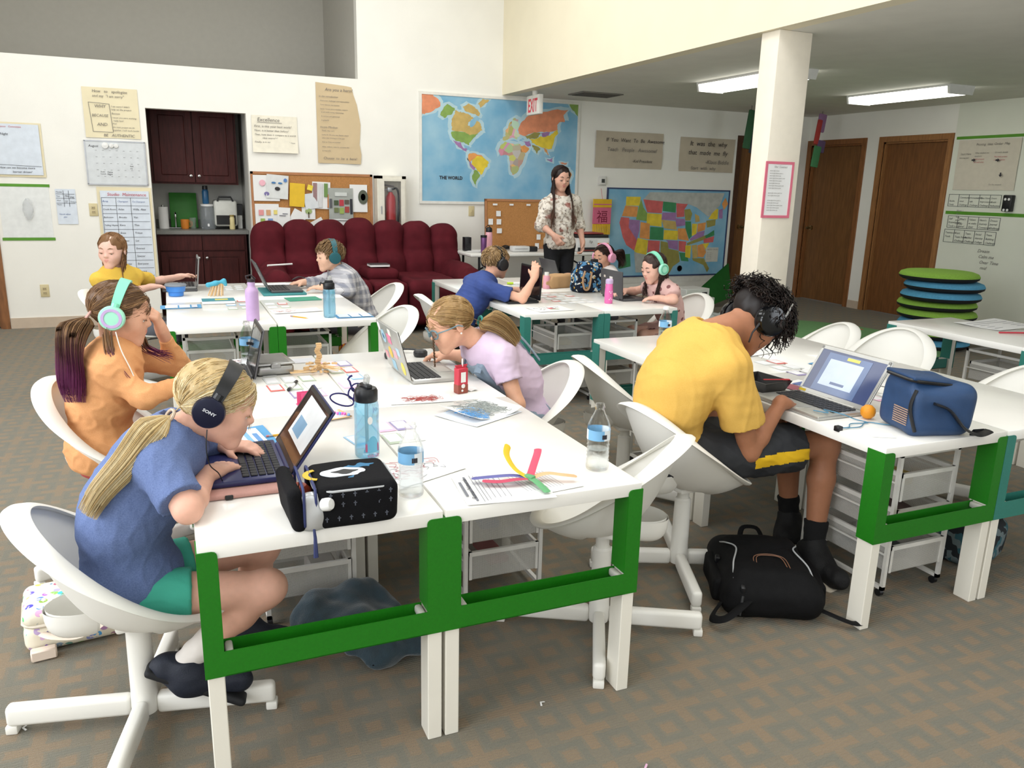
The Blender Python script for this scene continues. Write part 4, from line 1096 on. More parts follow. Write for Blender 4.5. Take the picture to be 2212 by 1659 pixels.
def glasses(J, label, col):
    c, f, u, hh = J['_head']; R = J['_R']; root = thing('eyeglasses', label, 'glasses', tuple(c)); w = lambda x, y, z: tuple(R @ (np.array([x, y, z]) * hh))
    fr = mat('glasses_frame', col, .3, trans=.3); ln = mat('glasses_lens', (196, 212, 214), .05, trans=.9, alpha=.35)
    b = MB(); b.tube([w(-.04, .44, .03), w(0, .455, .045), w(.04, .44, .03)], .003, 6)
    for s in (-1, 1):
        ring = [w(s * (.155 + .115 * math.cos(a)), .435 - .05 * max(0, math.cos(a)), .0 + .088 * math.sin(a) + .02 * math.cos(a) * (math.sin(a) > 0)) for a in np.linspace(0, 2 * PI, 22)[:-1]]
        b.tube(ring, .0035, 6, True)
        l = MB(); l.add([Vector(p) for p in ring], [tuple(range(len(ring)))] if s > 0 else [tuple(reversed(range(len(ring))))]); l.build('lens', ln, root, 0)
        MB().tube([w(s * .27, .39, .03), w(s * .37, .2, .03), w(s * .40, -.02, .03), w(s * .40, -.1, -.03)], .003, 6).build('temple', fr, root)
    b.build('frame', fr, root)
glasses(E_, 'pale blue framed eyeglasses on the girl in overalls', (120, 150, 160))
c_, f_, u_, hh_ = E_['_head']
MB().lathe([(0, .0045), (.0032, .0032), (.0045, 0), (.0032, -.0032), (0, -.0045)], tuple(c_ + E_['_R'] @ (A3(-.40, -.02, -.14) * hh_) - E_['_org']), 10).build('earring', rgbm((235, 225, 215), .2), E_['_root'])

# ---- the boy in dark blue
F_ = dict(pel=A3(1.27, 3.5, .42), mid=A3(1.335, 3.5, .61), neck=A3(1.49, 3.5, .80), shR=A3(1.42, 3.365, .755), shL=A3(1.42, 3.63, .76), elR=A3(1.64, 3.23, .69), elL=A3(1.6, 3.68, .69),
          wrR=A3(1.745, 3.265, .83), wrL=A3(1.74, 3.6, .70), hipR=A3(1.30, 3.42, .4), hipL=A3(1.30, 3.58, .4), knR=A3(1.62, 3.40, .43), knL=A3(1.62, 3.6, .43), anR=A3(1.5, 3.42, .1), anL=A3(1.5, 3.6, .1), toeR=A3(1.62, 3.4, .05), toeL=A3(1.62, 3.6, .05))
person('boy with short blond hair in a dark blue t-shirt, hand raised at a black laptop', F_, (A3(1.55, 3.5, .915), (1, .28, -.12), (.05, 0, 1), .215), (224, 172, 146), (205, 128, 114),
       dict(R=((.25, .35, .9), (.5, .8, .1), (.15, .2, .3, .45)), L=((.9, -.3, 0), (0, 0, -1), .3)), vox=.0058, brow=(150, 120, 84))
tee(F_, mat('royal_blue_jersey', (52, 72, 132), .85, var=.08, bump=.1, bscale=700), sleeve=.68, vox=.006, folds=.0035, sr=.054, seed=17, g=.014)
legwear(F_, mat('black_shorts', (26, 27, 32), .85), 'shorts', upto=.75, vox=.008, g=.02)
shoes(F_, BLK, mat('white_sole', (220, 218, 210), .6), None, vox=.008)
H = Hair(F_, [(166, 134, 92), (190, 158, 112), (140, 110, 74)], 30, infl=.985); H.cap(face=(.31, .42, .46), facec=(0, .48, -.1), low=-.14, sides=(.16, .26, .2), vox=.006, infl=.97)
short(H, 800, .5, r=.015, lift=.04); H.done()
headphones(F_, 'black headphones on the boy in dark blue', BLK, BLK, BLKSOFT, cuprad=.2, bandw=.032, rise=.0, cupdepth=.12)

# ---- the woman standing
G_ = dict(pel=A3(3.05, 5.5, .90), mid=A3(3.045, 5.5, 1.10), neck=A3(3.035, 5.5, 1.345), shR=A3(2.885, 5.475, 1.275), shL=A3(3.20, 5.51, 1.30), elR=A3(2.82, 5.46, 1.08), elL=A3(3.275, 5.53, 1.09),
          wrR=A3(2.875, 5.27, .985), wrL=A3(3.26, 5.40, .91), hipR=A3(2.965, 5.5, .86), hipL=A3(3.135, 5.5, .86), knR=A3(2.97, 5.48, .47), knL=A3(3.13, 5.5, .47), anR=A3(2.97, 5.52, .08), anL=A3(3.13, 5.53, .08), toeR=A3(2.96, 5.38, .035), toeL=A3(3.14, 5.39, .035))
person('woman with long dark hair in a floral blouse and black trousers, standing by the table', G_, (A3(3.025, 5.47, 1.53), (-.02, -1, -.22), (.03, 0, 1), .232), (214, 166, 144), (190, 106, 100),
       dict(R=((.45, -.35, -.75), (.6, .6, .2), (.5, .55, .6, .65)), L=((-.15, -.3, -.9), (-.8, .2, .1), (.5, .55, .6, .65))), vox=.0064, q=1.12, hand_scale=1.0, neck_r=.043, brow=(50, 34, 26))
tee(G_, pattern('floral_blouse', floral), vox=.0065, fore=.35, sr=.062, g=.022, hem=.055, folds=.006, name='blouse', seed=22, neckcut=.085, tor=dict(belly=(.135, .15, .105)))
legwear(G_, mat('black_trousers', (20, 20, 24), .85), 'trousers', calf=.97, g=.012, vox=.008, folds=.002, top=.05)
shoes(G_, BLK, BLK, None, vox=.008, q=1.1)
H = Hair(G_, [(44, 30, 26), (58, 38, 30), (34, 24, 22)], 33, infl=1.02); H.cap(face=(.27, .42, .46), facec=(.03, .5, -.12), low=-.45, vox=.0065, back=1)
def dropG(w, s, az, rs, t):
    f = abs(az) / PI; k = .09 if f < .62 else .0
    o = A3(.03 * -s, 0, 0) * 0
    return [w + A3(.012 * (-s if False else 1) * 0, -.02, -.07), w + A3(-.02 * s * -1 * .0 + (-.022 if w[0] < 3.02 else .012), -.03 - k * .5, -.10 - .13 * t), w + A3(-.05 if w[0] < 3.02 else .02, -.035 - k, -.14 - .34 * t) + rs.normal(size=3) * .012]
loose(H, 900, dropG, r=.011, front=.4, part=.12, tip=(np.array(lin((104, 72, 54))), .7), minl=.7); H.done()

# ---- the girl in the pink dress
H_ = dict(pel=A3(2.83, 3.12, .42), mid=A3(2.775, 3.115, .59), neck=A3(2.665, 3.10, .785), shL=A3(2.70, 2.985, .745), shR=A3(2.67, 3.21, .75), elL=A3(2.685, 2.93, .685), elR=A3(2.60, 3.33, .70),
          wrL=A3(2.60, 3.00, .695), wrR=A3(2.48, 3.26, .715), hipL=A3(2.80, 3.05, .4), hipR=A3(2.80, 3.18, .4), knL=A3(2.52, 3.03, .42), knR=A3(2.52, 3.2, .42), anL=A3(2.55, 3.03, .12), anR=A3(2.55, 3.2, .12), toeL=A3(2.45, 3.03, .06), toeR=A3(2.45, 3.2, .06))
person('small girl in a spotted pink dress with mint headphones at the teal desks', H_, (A3(2.605, 3.095, .90), (-1, -.12, -.30), (-.1, 0, 1), .208), (226, 178, 158), (206, 128, 122),
       dict(L=((-.85, .5, -.05), (0, 0, -1), .3), R=((-.9, -.2, 0), (0, 0, -1), .4)), vox=.0058, q=.92, hand_scale=.78, brow=(60, 42, 34))
tee(H_, pattern('pink_spotted_cotton', spots), sleeve=.45, vox=.006, folds=.0025, sr=.05, seed=25, name='dress_top')
legwear(H_, MATS['pink_spotted_cotton'], 'dress_skirt', upto=.95, g=.035, vox=.008, flare=.02, folds=.006)
H = Hair(H_, [(62, 42, 34), (78, 54, 42), (50, 34, 28)], 41, infl=1.0); H.cap(face=(.27, .40, .46), facec=(0, .48, -.13), low=-.4, vox=.006, back=.5)
def dropH(w, s, az, rs, t): 
    k = .05 if abs(az) < 2.0 else 0
    return [w + A3(.01, 0, -.05), w + A3(.015 - k * .4, .0, -.05 - .07 * t), w + A3(.02 - k, 0, -.07 - .16 * t) + rs.normal(size=3) * .006]
loose(H, 480, dropH, r=.011, front=.35, minl=.7); H.done()
headphones(H_, 'mint headphones on the small girl in the pink dress', MINT, MINTD, mat('grey_cushion', (110, 104, 108), .7), ring=mat('mint_ring', (110, 190, 160), .4), cuprad=.2, bandw=.03, rise=.02, cupdepth=.1)

# ---- the girl behind the patterned bag
I_ = dict(pel=A3(2.98, 4.32, .40), mid=A3(2.96, 4.31, .56), neck=A3(2.91, 4.30, .755), shL=A3(2.92, 4.19, .72), shR=A3(2.91, 4.41, .72), elL=A3(2.80, 4.12, .68), elR=A3(2.78, 4.45, .68),
          wrL=A3(2.62, 4.16, .70), wrR=A3(2.60, 4.42, .70), hipL=A3(2.95, 4.25, .38), hipR=A3(2.95, 4.39, .38), knL=A3(2.68, 4.23, .42), knR=A3(2.68, 4.4, .42), anL=A3(2.7, 4.23, .12), anR=A3(2.7, 4.4, .12), toeL=A3(2.6, 4.23, .06), toeR=A3(2.6, 4.4, .06))
person('girl with pink headphones and a dark ponytail, mostly hidden behind the patterned bag', I_, (A3(2.875, 4.30, .87), (-1, -.35, -.15), (0, 0, 1), .208), (206, 158, 132), (190, 112, 104),
       dict(L=((-.9, .1, 0), (0, 0, -1), .3), R=((-.9, -.1, 0), (0, 0, -1), .3)), vox=.008, q=.92, hand_scale=.78, brow=(50, 36, 30))
tee(I_, mat('white_jersey', (214, 208, 204), .85), sleeve=.5, vox=.008, folds=.002)
legwear(I_, mat('grey_leggings', (90, 92, 100), .8), 'leggings', calf=.9, g=.008, vox=.01, folds=0)
H = Hair(I_, [(52, 34, 28), (66, 44, 36)], 45, infl=1.0); H.cap(face=(.29, .40, .46), facec=(0, .48, -.13), low=-.25, vox=.007)
pony(H, (2.975, 4.30, .90), [(2.975, 4.30, .90), (3.02, 4.295, .90), (3.06, 4.29, .84), (3.06, 4.285, .77)], 260, .045, r=.014, wave=.016, spread=1.4); H.done()
PINKP = mat('pink_plastic', (228, 158, 186), .4)
headphones(I_, 'pink headphones on the girl behind the patterned bag', PINKP, PINKP, PINKP, cuprad=.2, bandw=.03, rise=.02)

# ---- the boy in yellow
J_ = dict(pel=A3(1.125, .60, .50), mid=A3(1.075, .60, .70), neck=A3(1.23, .60, .925), shR=A3(1.20, .435, .845), shL=A3(1.20, .77, .855), elR=A3(1.315, .43, .52), elL=A3(1.39, .76, .56),
          wrR=A3(1.465, .455, .69), wrL=A3(1.455, .55, .505), hipR=A3(1.19, .525, .48), hipL=A3(1.20, .68, .48), knR=A3(1.71, .46, .505), knL=A3(1.74, .70, .475), anR=A3(1.655, .40, .105), anL=A3(1.765, .66, .105), toeR=A3(1.63, .235, .045), toeL=A3(1.70, .60, .045))
person('curly haired boy in a yellow t-shirt and dark shorts hunched over a silver laptop', J_, (A3(1.415, .585, .98), (.85, -.1, -.95), (.9, 0, .8), .235), (172, 118, 88), (160, 96, 82),
       dict(R=((.75, .4, -.35), (.35, .1, -.9), (.55, .6, .65, .7), dict(thumb=.6)), L=((-.5, -.8, .05), (-.6, .35, .6), (.35, .4, .45, .5), dict(thumb=.5))), vox=.0048, q=1.14, hand_scale=.98, neck_r=.05, brow=(34, 26, 22))
tee(J_, pattern('mustard_jersey', heather((226, 184, 96), (212, 166, 78))), sleeve=.66, vox=.006, folds=.0035, sr=.064, seed=31, g=.014, hem=.07, neckcut=.07, k=.07, tor=dict(hips=(.125, .075, .08)))
def jmi(Pm):
    q = Pm + 0
    return np.where((Pm[:, 1] < .53) & (Pm[:, 2] < .50 + (Pm[:, 0] - 1.3) * .08) & (Pm[:, 2] > .455 + (Pm[:, 0] - 1.3) * .08) & (Pm[:, 0] > 1.33), 1, 0)
legwear(J_, [mat('charcoal_shorts', (44, 46, 50), .8, var=.1, bump=.1), mat('yellow_stripe', (226, 180, 24), .8)], 'shorts', upto=.74, vox=.006, g=.024, flare=.014, folds=.004, hips=(.125, .09, .10), mi_fn=jmi)
shoes(J_, mat('black_knit_shoe', (18, 18, 20), .7, bump=.4, bscale=260), mat('cream_sole', (206, 196, 178), .6), mat('black_sock', (16, 16, 18), .95), vox=.006, q=1.2, socktop=.25)
H = Hair(J_, [(34, 26, 24), (46, 34, 30), (26, 20, 18)], 51, infl=1.0); H.cap(face=(.31, .42, .46), facec=(0, .5, -.14), low=-.16, sides=(.14, .24, .2), vox=.006, infl=1.0)
curls(H, 1600, .13, -.15, .24)
for k in range(260):
    d = un(H.rs.normal(size=3) * (1, .5, .6) + (0, .9, .55)); b = H.scalp(d); t = np.linspace(0, 1, 12)[:, None]; u = un(np.cross(d, H.rs.normal(size=3))); v = np.cross(d, u); ph = H.rs.rand() * 6
    p = b + d * t * .24 + np.array([0, .06, -.10]) * t * t + (u * np.cos(t * 11 + ph) + v * np.sin(t * 11 + ph)) * .04 * np.minimum(1, t * 2); H.lock(p, None, .014, taper=.4)
H.done(n=3)
hpJ = headphones(J_, 'black gaming headset on the curly haired boy', BLK, mat('glossy_black', (12, 12, 14), .12), BLKSOFT, cuprad=.24, bandw=.04, thick=.016, rise=.03, cupdepth=.14, tilt=-.2, name='headset')
R_ = J_['_R'] @ np.array(RX(-.2)); w_ = lambda x, y, z: tuple(R_ @ (np.array([x, y - .06, z]) * .235))
MB().tube([w_(.5, .1, -.02), w_(.52, .05, .2), w_(.47, -.02, .42)], [.004, .006, .004], 6).build('silver_trim', mat('silver_trim', (190, 192, 196), .25, metal=1), hpJ)
MB().tube([w_(.5, -.1, -.22), w_(.46, -.02, -.4), w_(.42, .1, -.5)], [.006, .003, .003], 6).build('cord_stub', BLK, hpJ)
WORLD_LAND=[('S',[(2.07,2.4),(2.18,2.4),(2.24,2.37),(2.29,2.32),(2.29,2.28),(2.21,2.23),(2.12,2.2),(2.08,2.18)]),
('g',[(2.29,2.2),(2.32,2.25),(2.37,2.31),(2.46,2.27),(2.46,2.25),(2.42,2.2),(2.37,2.19),(2.33,2.16),(2.3,2.18)]),
('t',[(2.46,2.25),(2.51,2.23),(2.55,2.23),(2.59,2.22),(2.65,2.2),(2.68,2.17),(2.62,2.13),(2.62,2.09),(2.66,2.08),(2.7,2.11),(2.72,2.15),(2.75,2.14),(2.77,2.1),(2.79,2.05),(2.74,2.02),(2.68,1.98),(2.63,1.97),(2.58,2.02),(2.43,2.03),(2.42,2.08),(2.42,2.15),(2.46,2.21)]),
('g',[(2.42,2.02),(2.58,2.02),(2.64,1.99),(2.7,2.0),(2.74,2.01),(2.68,1.96),(2.64,1.91),(2.62,1.88),(2.57,1.91),(2.53,1.91),(2.49,1.92),(2.44,1.95),(2.42,1.98)]),
('t',[(2.55,2.29),(2.62,2.33),(2.68,2.3),(2.73,2.27),(2.76,2.23),(2.74,2.2),(2.68,2.22),(2.59,2.24)]),
('t',[(2.73,2.33),(2.79,2.39),(2.87,2.38),(2.8,2.32),(2.76,2.29)]),
('p',[(2.44,1.93),(2.49,1.91),(2.53,1.91),(2.56,1.85),(2.61,1.84),(2.6,1.81),(2.54,1.84),(2.5,1.86),(2.46,1.9)]),
('o',[(2.63,1.79),(2.68,1.8),(2.77,1.78),(2.8,1.76),(2.68,1.73),(2.64,1.69),(2.62,1.73)]),
('y',[(2.68,1.73),(2.74,1.77),(2.8,1.76),(2.87,1.71),(2.86,1.66),(2.82,1.62),(2.78,1.56),(2.74,1.6),(2.71,1.64),(2.66,1.68)]),
('p',[(2.63,1.73),(2.66,1.68),(2.71,1.64),(2.69,1.61),(2.64,1.66)]),
('g',[(2.7,1.62),(2.74,1.6),(2.77,1.56),(2.73,1.5),(2.72,1.43),(2.7,1.46),(2.67,1.53),(2.69,1.6)]),
('V',[(3.03,1.91),(3.07,1.94),(3.17,1.92),(3.26,1.92),(3.3,1.87),(3.33,1.8),(3.31,1.75),(3.27,1.68),(3.24,1.61),(3.18,1.57),(3.15,1.61),(3.14,1.7),(3.13,1.77),(3.1,1.79),(3.02,1.78),(2.99,1.83),(3.01,1.88)]),
('V',[(3.04,1.99),(3.08,2.0),(3.07,2.06),(3.11,2.12),(3.17,2.2),(3.23,2.19),(3.24,2.12),(3.21,2.07),(3.26,2.02),(3.22,1.97),(3.16,1.99),(3.1,1.96),(3.05,1.95)]),
('S',[(3.23,2.07),(3.26,2.15),(3.33,2.22),(3.4,2.26),(3.54,2.29),(3.73,2.33),(3.87,2.33),(3.81,2.27),(3.83,2.19),(3.77,2.19),(3.73,2.15),(3.74,2.1),(3.62,2.07),(3.54,2.07),(3.44,2.06),(3.32,2.01),(3.25,2.03)]),
('v',[(3.32,2.01),(3.44,2.06),(3.52,2.05),(3.47,1.99),(3.38,1.98),(3.34,1.99)]),
('p',[(3.52,2.05),(3.64,2.07),(3.62,2.02),(3.55,2.01)]),
('y',[(3.38,1.98),(3.47,1.99),(3.52,2.02),(3.55,2.01),(3.64,2.03),(3.7,2.08),(3.74,2.1),(3.75,2.06),(3.7,2.0),(3.69,1.94),(3.67,1.88),(3.61,1.88),(3.55,1.89),(3.49,1.91),(3.41,1.94)]),
('o',[(3.26,1.89),(3.32,1.91),(3.38,1.87),(3.33,1.82),(3.3,1.83)]),
('p',[(3.3,1.95),(3.38,1.96),(3.4,1.9),(3.35,1.9)]),
('v',[(3.41,1.92),(3.49,1.9),(3.52,1.88),(3.49,1.85),(3.48,1.81),(3.45,1.86),(3.42,1.89)]),
('o',[(3.55,1.89),(3.61,1.87),(3.64,1.81),(3.62,1.81),(3.58,1.85)]),
('p',[(3.59,1.78),(3.65,1.76),(3.69,1.78),(3.68,1.73),(3.62,1.75)]),
('S',[(3.79,1.73),(3.88,1.73),(3.87,1.71),(3.81,1.71)]),
('o',[(3.78,1.64),(3.84,1.67),(3.9,1.66),(3.95,1.59),(3.92,1.51),(3.85,1.52),(3.78,1.55)]),
('g',[(3.88,2.41),(4.02,2.41),(4.02,2.24),(3.97,2.29),(3.9,2.36)])]
US_STATES=[('y',[(4.73,1.35),(4.94,1.35),(4.93,1.24),(4.73,1.24)]),
('o',[(4.72,1.24),(4.91,1.23),(4.9,1.1),(4.68,1.11)]),
('r',[(4.67,1.1),(4.79,1.09),(4.79,0.98),(4.93,0.82),(4.89,0.68),(4.77,0.75),(4.71,0.85),(4.65,1.03)]),
('p',[(4.79,1.07),(4.95,1.06),(4.95,0.93),(4.92,0.81),(4.79,0.97)]),
('g',[(4.95,1.32),(4.99,1.22),(5.05,1.15),(5.05,1.05),(4.89,1.07),(4.92,1.23)]),
('r',[(4.98,1.32),(5.28,1.3),(5.27,1.15),(5.05,1.16)]),
('y',[(5.05,1.15),(5.27,1.14),(5.28,0.98),(5.05,1.0)]),
('o',[(4.96,1.04),(5.1,1.02),(5.11,0.82),(4.96,0.84)]),
('d',[(5.11,0.98),(5.31,0.97),(5.32,0.81),(5.11,0.82)]),
('y',[(4.93,0.84),(5.09,0.81),(5.08,0.63),(5.01,0.61),(4.89,0.67)]),
('r',[(5.09,0.81),(5.27,0.8),(5.27,0.63),(5.09,0.63)]),
('d',[(5.28,1.3),(5.48,1.29),(5.48,1.16),(5.28,1.18)]),
('p',[(5.28,1.16),(5.49,1.16),(5.49,1.06),(5.27,1.07)]),
('t',[(5.27,1.07),(5.49,1.05),(5.52,0.94),(5.32,0.96)]),
('y',[(5.32,0.94),(5.54,0.93),(5.54,0.81),(5.32,0.82)]),
('p',[(5.36,0.81),(5.55,0.8),(5.56,0.68),(5.41,0.71),(5.39,0.79)]),
('v',[(5.28,0.8),(5.39,0.78),(5.41,0.7),(5.57,0.67),(5.6,0.53),(5.5,0.47),(5.45,0.38),(5.36,0.4),(5.28,0.53),(5.2,0.61),(5.29,0.63)]),
('r',[(5.48,1.28),(5.66,1.27),(5.61,1.2),(5.62,1.11),(5.5,1.1)]),
('p',[(5.48,1.09),(5.63,1.08),(5.65,1.0),(5.51,0.98)]),
('o',[(5.53,0.96),(5.65,0.96),(5.72,0.8),(5.55,0.82)]),
('r',[(5.56,0.8),(5.68,0.79),(5.68,0.65),(5.57,0.67)]),
('d',[(5.58,0.65),(5.7,0.64),(5.74,0.53),(5.62,0.54)]),
('v',[(5.61,1.2),(5.7,1.21),(5.74,1.15),(5.72,1.06),(5.64,1.06)]),
('d',[(5.64,1.05),(5.73,1.05),(5.76,0.86),(5.72,0.82),(5.65,0.96)]),
('t',[(5.78,1.15),(5.85,1.12),(5.87,1.05),(5.8,1.04)]),
('y',[(5.75,1.02),(5.83,1.02),(5.83,0.89),(5.76,0.86)]),
('o',[(5.84,1.02),(5.97,1.04),(5.96,0.94),(5.84,0.91)]),
('p',[(5.73,0.82),(5.85,0.91),(5.96,0.93),(5.95,0.86),(5.75,0.8)]),
('v',[(5.69,0.77),(6.0,0.88),(5.99,0.82),(5.7,0.74)]),
('y',[(5.67,0.74),(5.76,0.74),(5.76,0.57),(5.68,0.59)]),
('t',[(5.77,0.74),(5.85,0.75),(5.88,0.58),(5.8,0.57)]),
('o',[(5.86,0.74),(5.94,0.76),(6.01,0.65),(5.97,0.58),(5.88,0.59)]),
('v',[(5.79,0.57),(5.98,0.57),(6.08,0.43),(6.05,0.38),(5.98,0.48),(5.81,0.54)]),
('y',[(5.94,0.76),(6.05,0.77),(6.0,0.68)]),
('r',[(5.95,0.82),(6.12,0.86),(6.11,0.78),(5.96,0.77)]),
('d',[(5.97,0.86),(6.11,0.94),(6.12,0.87),(5.99,0.83)]),
('v',[(5.97,1.06),(6.12,1.08),(6.12,1.0),(5.99,0.97)]),
('y',[(6.0,1.08),(6.08,1.2),(6.15,1.22),(6.15,1.08)]),
('p',[(6.16,1.2),(6.22,1.22),(6.23,1.09),(6.17,1.09)]),
('o',[(6.2,1.28),(6.25,1.36),(6.3,1.28),(6.24,1.2)]),
('G',[(5.07,1.41),(6.23,1.42),(6.17,1.26),(6.0,1.11),(5.8,1.23),(5.67,1.27),(4.98,1.32)]),
('G',[(4.89,0.66),(5.2,0.6),(5.28,0.52),(5.32,0.4),(4.93,0.4)]),
('d',[(4.65,0.63),(4.83,0.64),(4.85,0.48),(4.68,0.45)])]
# ================================================================ things on the walls
INK = mat('ink', (48, 46, 52), .8); INKG = mat('grey_ink', (120, 116, 112), .8); REDINK = mat('red_ink', (196, 92, 104), .8); BLUEINK = mat('blue_ink', (70, 96, 150), .8)
PAPER = mat('white_paper', (228, 228, 226), .8, var=.02, scale=8); KRAFT = mat('kraft_paper', (203, 182, 146), .85, var=.04, scale=6); CREAMP = mat('cream_paper', (228, 217, 184), .85, var=.03, scale=6); GREYP = mat('grey_kraft', (190, 178, 158), .85, var=.05, scale=7)
IDM = Matrix.Identity(3)
WR = RZ(-PI / 2)
def wallthing(name, label, cat, x, z, wall='b', group=None):
    loc = (x, YB, z) if wall == 'b' else (XR - .012, x, z)
    o = thing(name, label, cat, loc, 0 if wall == 'b' else -PI / 2, group); return o
def wavy(w, h, amp=.006, th=.0015, nx=10, nz=8, seed=0, off=.004, torn=None, curl=0.0):
    """paper sheet standing on a wall: local x right, z up, centred"""
    r = random.Random(seed); ph = [r.uniform(0, 6) for _ in range(4)]; mb = MB()
    def pt(i, j, d):
        u, v = i / nx, j / nz; x = (u - .5) * w; z = (v - .5) * h
        if torn: x, z = torn(u, v, x, z)
        y = -off - amp * (.5 + .5 * math.sin(u * 7 + ph[0] + v * 3)) * (.4 + .6 * abs(math.sin(v * 5 + ph[1]))) - curl * (1 - v) ** 3
        return (x, y - d, z)
    F = [[pt(i, j, th) for j in range(nz + 1)] for i in range(nx + 1)]; Bk = [[pt(i, j, 0) for j in range(nz + 1)] for i in range(nx + 1)]
    mb.grid([list(reversed(r_)) for r_ in F][::-1] if False else F[::-1]); mb.grid(Bk)
    return mb
def lettering(parent, lines, w, h, off=.02, mats=None, shear=.15):
    by = {}
    for ln in lines: by.setdefault(ln[4] if len(ln) > 4 else 'k', []).append(ln)
    cm = dict(k=INK, g=INKG, r=REDINK, b=BLUEINK)
    for c, L in by.items():
        mb = MB()
        for ln in L:
            text_mesh(mb, ln[0], (ln[1] - .5) * w, (ln[2] - .5) * h, ln[3], align=ln[5] if len(ln) > 5 else 'LEFT', shear=shear, t=(0, -off, 0))
        mb.build('lettering', cm[c], parent, 0)
def rules(parent, segs, w, h, off=.02, th=.004, m=None):
    mb = MB()
    for (u0, v0, u1, v1) in segs:
        a = Vector(((u0 - .5) * w, -off, (v0 - .5) * h)); b = Vector(((u1 - .5) * w, -off, (v1 - .5) * h)); d = (b - a).normalized(); n = Vector((-d.z, 0, d.x)) * th / 2
        mb.add([a + n, b + n, b - n, a - n], [(0, 3, 2, 1)])
    mb.build('drawn_lines', m or INK, parent, 0)
def poster(name, label, cat, x0, x1, z0, z1, m, lines=(), wall='b', amp=.006, seed=0, segs=(), torn=None, shear=.15, lth=.004, lm=None, curl=0.0):
    w, h = abs(x1 - x0), z1 - z0; r = wallthing(name, label, cat, (x0 + x1) / 2, (z0 + z1) / 2, wall)
    wavy(w, h, amp, seed=seed, torn=torn, curl=curl).build('sheet', m, r, 60)
    if lines: lettering(r, lines, w, h, amp + .009, shear=shear)
    if segs: rules(r, segs, w, h, amp + .009, lth, lm)
    return r
poster('wall_poster', 'cream hand lettered poster about apologising, above the calendar board', 'poster', -1.224, -.751, 1.80, 2.255, CREAMP,
       [('How   to   apologize', .18, .9, .036, 'g'), ('and say  "I am sorry"', .18, .81, .032, 'g'), ('WHY', .2, .6, .04, 'g'), ('BECAUSE', .14, .42, .034, 'g'), ('AND', .22, .24, .04, 'g'),
        ('I am sorry I didn\'t', .5, .62, .022, 'g'), ('help on the project', .5, .56, .022, 'g'), ('Because', .5, .48, .022, 'g'), ('I know you were working', .5, .4, .02, 'g'), ('really hard', .52, .34, .02, 'g'), ('And', .5, .28, .02, 'g'), ('the next project we do', .5, .21, .02, 'g'), ('together, I will work harder', .5, .15, .02, 'g'), ('BE   AUTHENTIC', .32, .03, .036, 'g')],
       segs=[(.1, .7, .47, .68), (.47, .68, .5, .12), (.5, .12, .14, .12), (.14, .12, .1, .7)], lth=.004, lm=INKG, seed=1)
r = wallthing('calendar_board', 'white magnetic month board with three round magnets, headed August', 'whiteboard', -.985, 1.57)
MB().rbox((0, -.008, 0), (.52, .012, .40), .003, 1).build('panel', mat('dry_erase', (206, 210, 212), .25), r)
fr = MB()
for a, b, c, d in ((-.265, .265, .195, .207), (-.265, .265, -.207, -.195), (-.265, -.253, -.2, .2), (.253, .265, -.2, .2)): fr.box(a, b, -.018, 0, c, d)
fr.build('frame', mat('alu_frame', (170, 172, 176), .35, metal=.8), r, 0)
lettering(r, [('August', .06, .86, .03)] + [('..', .16 + .115 * i, .78 - .15 * j, .04) for i in range(7) for j in range(5)] + [('Studio', .22, .28, .016), ('Launch', .22, .23, .016), ('Field', .72, .42, .016), ('trip', .72, .37, .016), ('Game', .33, .27, .02), ('Night', .33, .22, .02)], .52, .4, .016)
for i, x in enumerate((-.085, -.03, .01)):
    MB().lathe([(0, .02), (.02 if i else .028, .016), (.022 if i else .03, 0)], (x, -.014, .16), 16, R=RX(PI / 2)).build('magnet', rgbm((225, 225, 222), .4), r)
poster('wall_chart', 'white maintenance chart of names on a cream sheet, left of the kitchen', 'chart', -1.182, -.70, .44, 1.345, CREAMP, [], seed=3)
r = wallthing('chore_sheet', 'white sheet headed Studio Maintenance with a table of names', 'chart', -.94, .88)
wavy(.43, .86, .003, off=.014, seed=5).build('sheet', mat('blue_white_paper', (214, 222, 232), .8), r, 60)
rows = [('Area', 'Champion', 'Co-Champion'), ('Credit Room', 'Aslan', 'Willa, Alex'), ('Bathroom', 'Brooks', 'Van'), ('Telling Heptas', 'Kiara', 'Thia'), ('Game Room', 'Enox', 'Triton'), ('Library', 'Jackson', 'Lei'), ('Kitchen', 'Kiara', 'Everest'), ('Tables', 'Van', 'Sawyer'), ('Floors', 'Anyone', 'Everyone'), ('Snack', 'Thia', 'Everest')]
L = [('Studio  Maintenance', .14, .945, .042, 'r')]
for i, rw in enumerate(rows):
    v = .875 - i * .088
    L += [(rw[0], .03, v, .021 if i else .026, 'b' if i == 0 else 'k'), (rw[1], .34, v, .024 if i else .022, 'b' if i == 0 else 'k'), (rw[2], .64, v, .026 if i else .02, 'b' if i == 0 else 'k')]
lettering(r, L, .43, .86, .022)
rules(r, [(.02, .925 - i * .088, .98, .925 - i * .088) for i in range(11)] + [(.31, .925, .31, .04), (.61, .925, .61, .04), (.02, .925, .02, .04)], .43, .86, .021, .003)
poster('committee_sheet', 'white committee sheet on cream backing at the left edge of the back wall', 'poster', -2.0, -1.59, 1.42, 1.905, CREAMP, [], seed=7)
r = wallthing('committee_paper', 'white paper with Governance Committee and Night written on it', 'poster', -1.81, 1.665)
wavy(.40, .45, .003, off=.014, seed=8).build('sheet', mat('blue_white_paper'), r, 60)
lettering(r, [('Governance   Committee', .08, .93, .022, 'r'), ('Night', .22, .78, .028), ('How can we become more', .12, .12, .026), ('learner driven?', .38, .04, .026)], .40, .45, .022)
rules(r, [(.02, .2, .98, .17)], .4, .45, .021, .003)
TAPE = mat('green_tape', (86, 146, 40), .6)
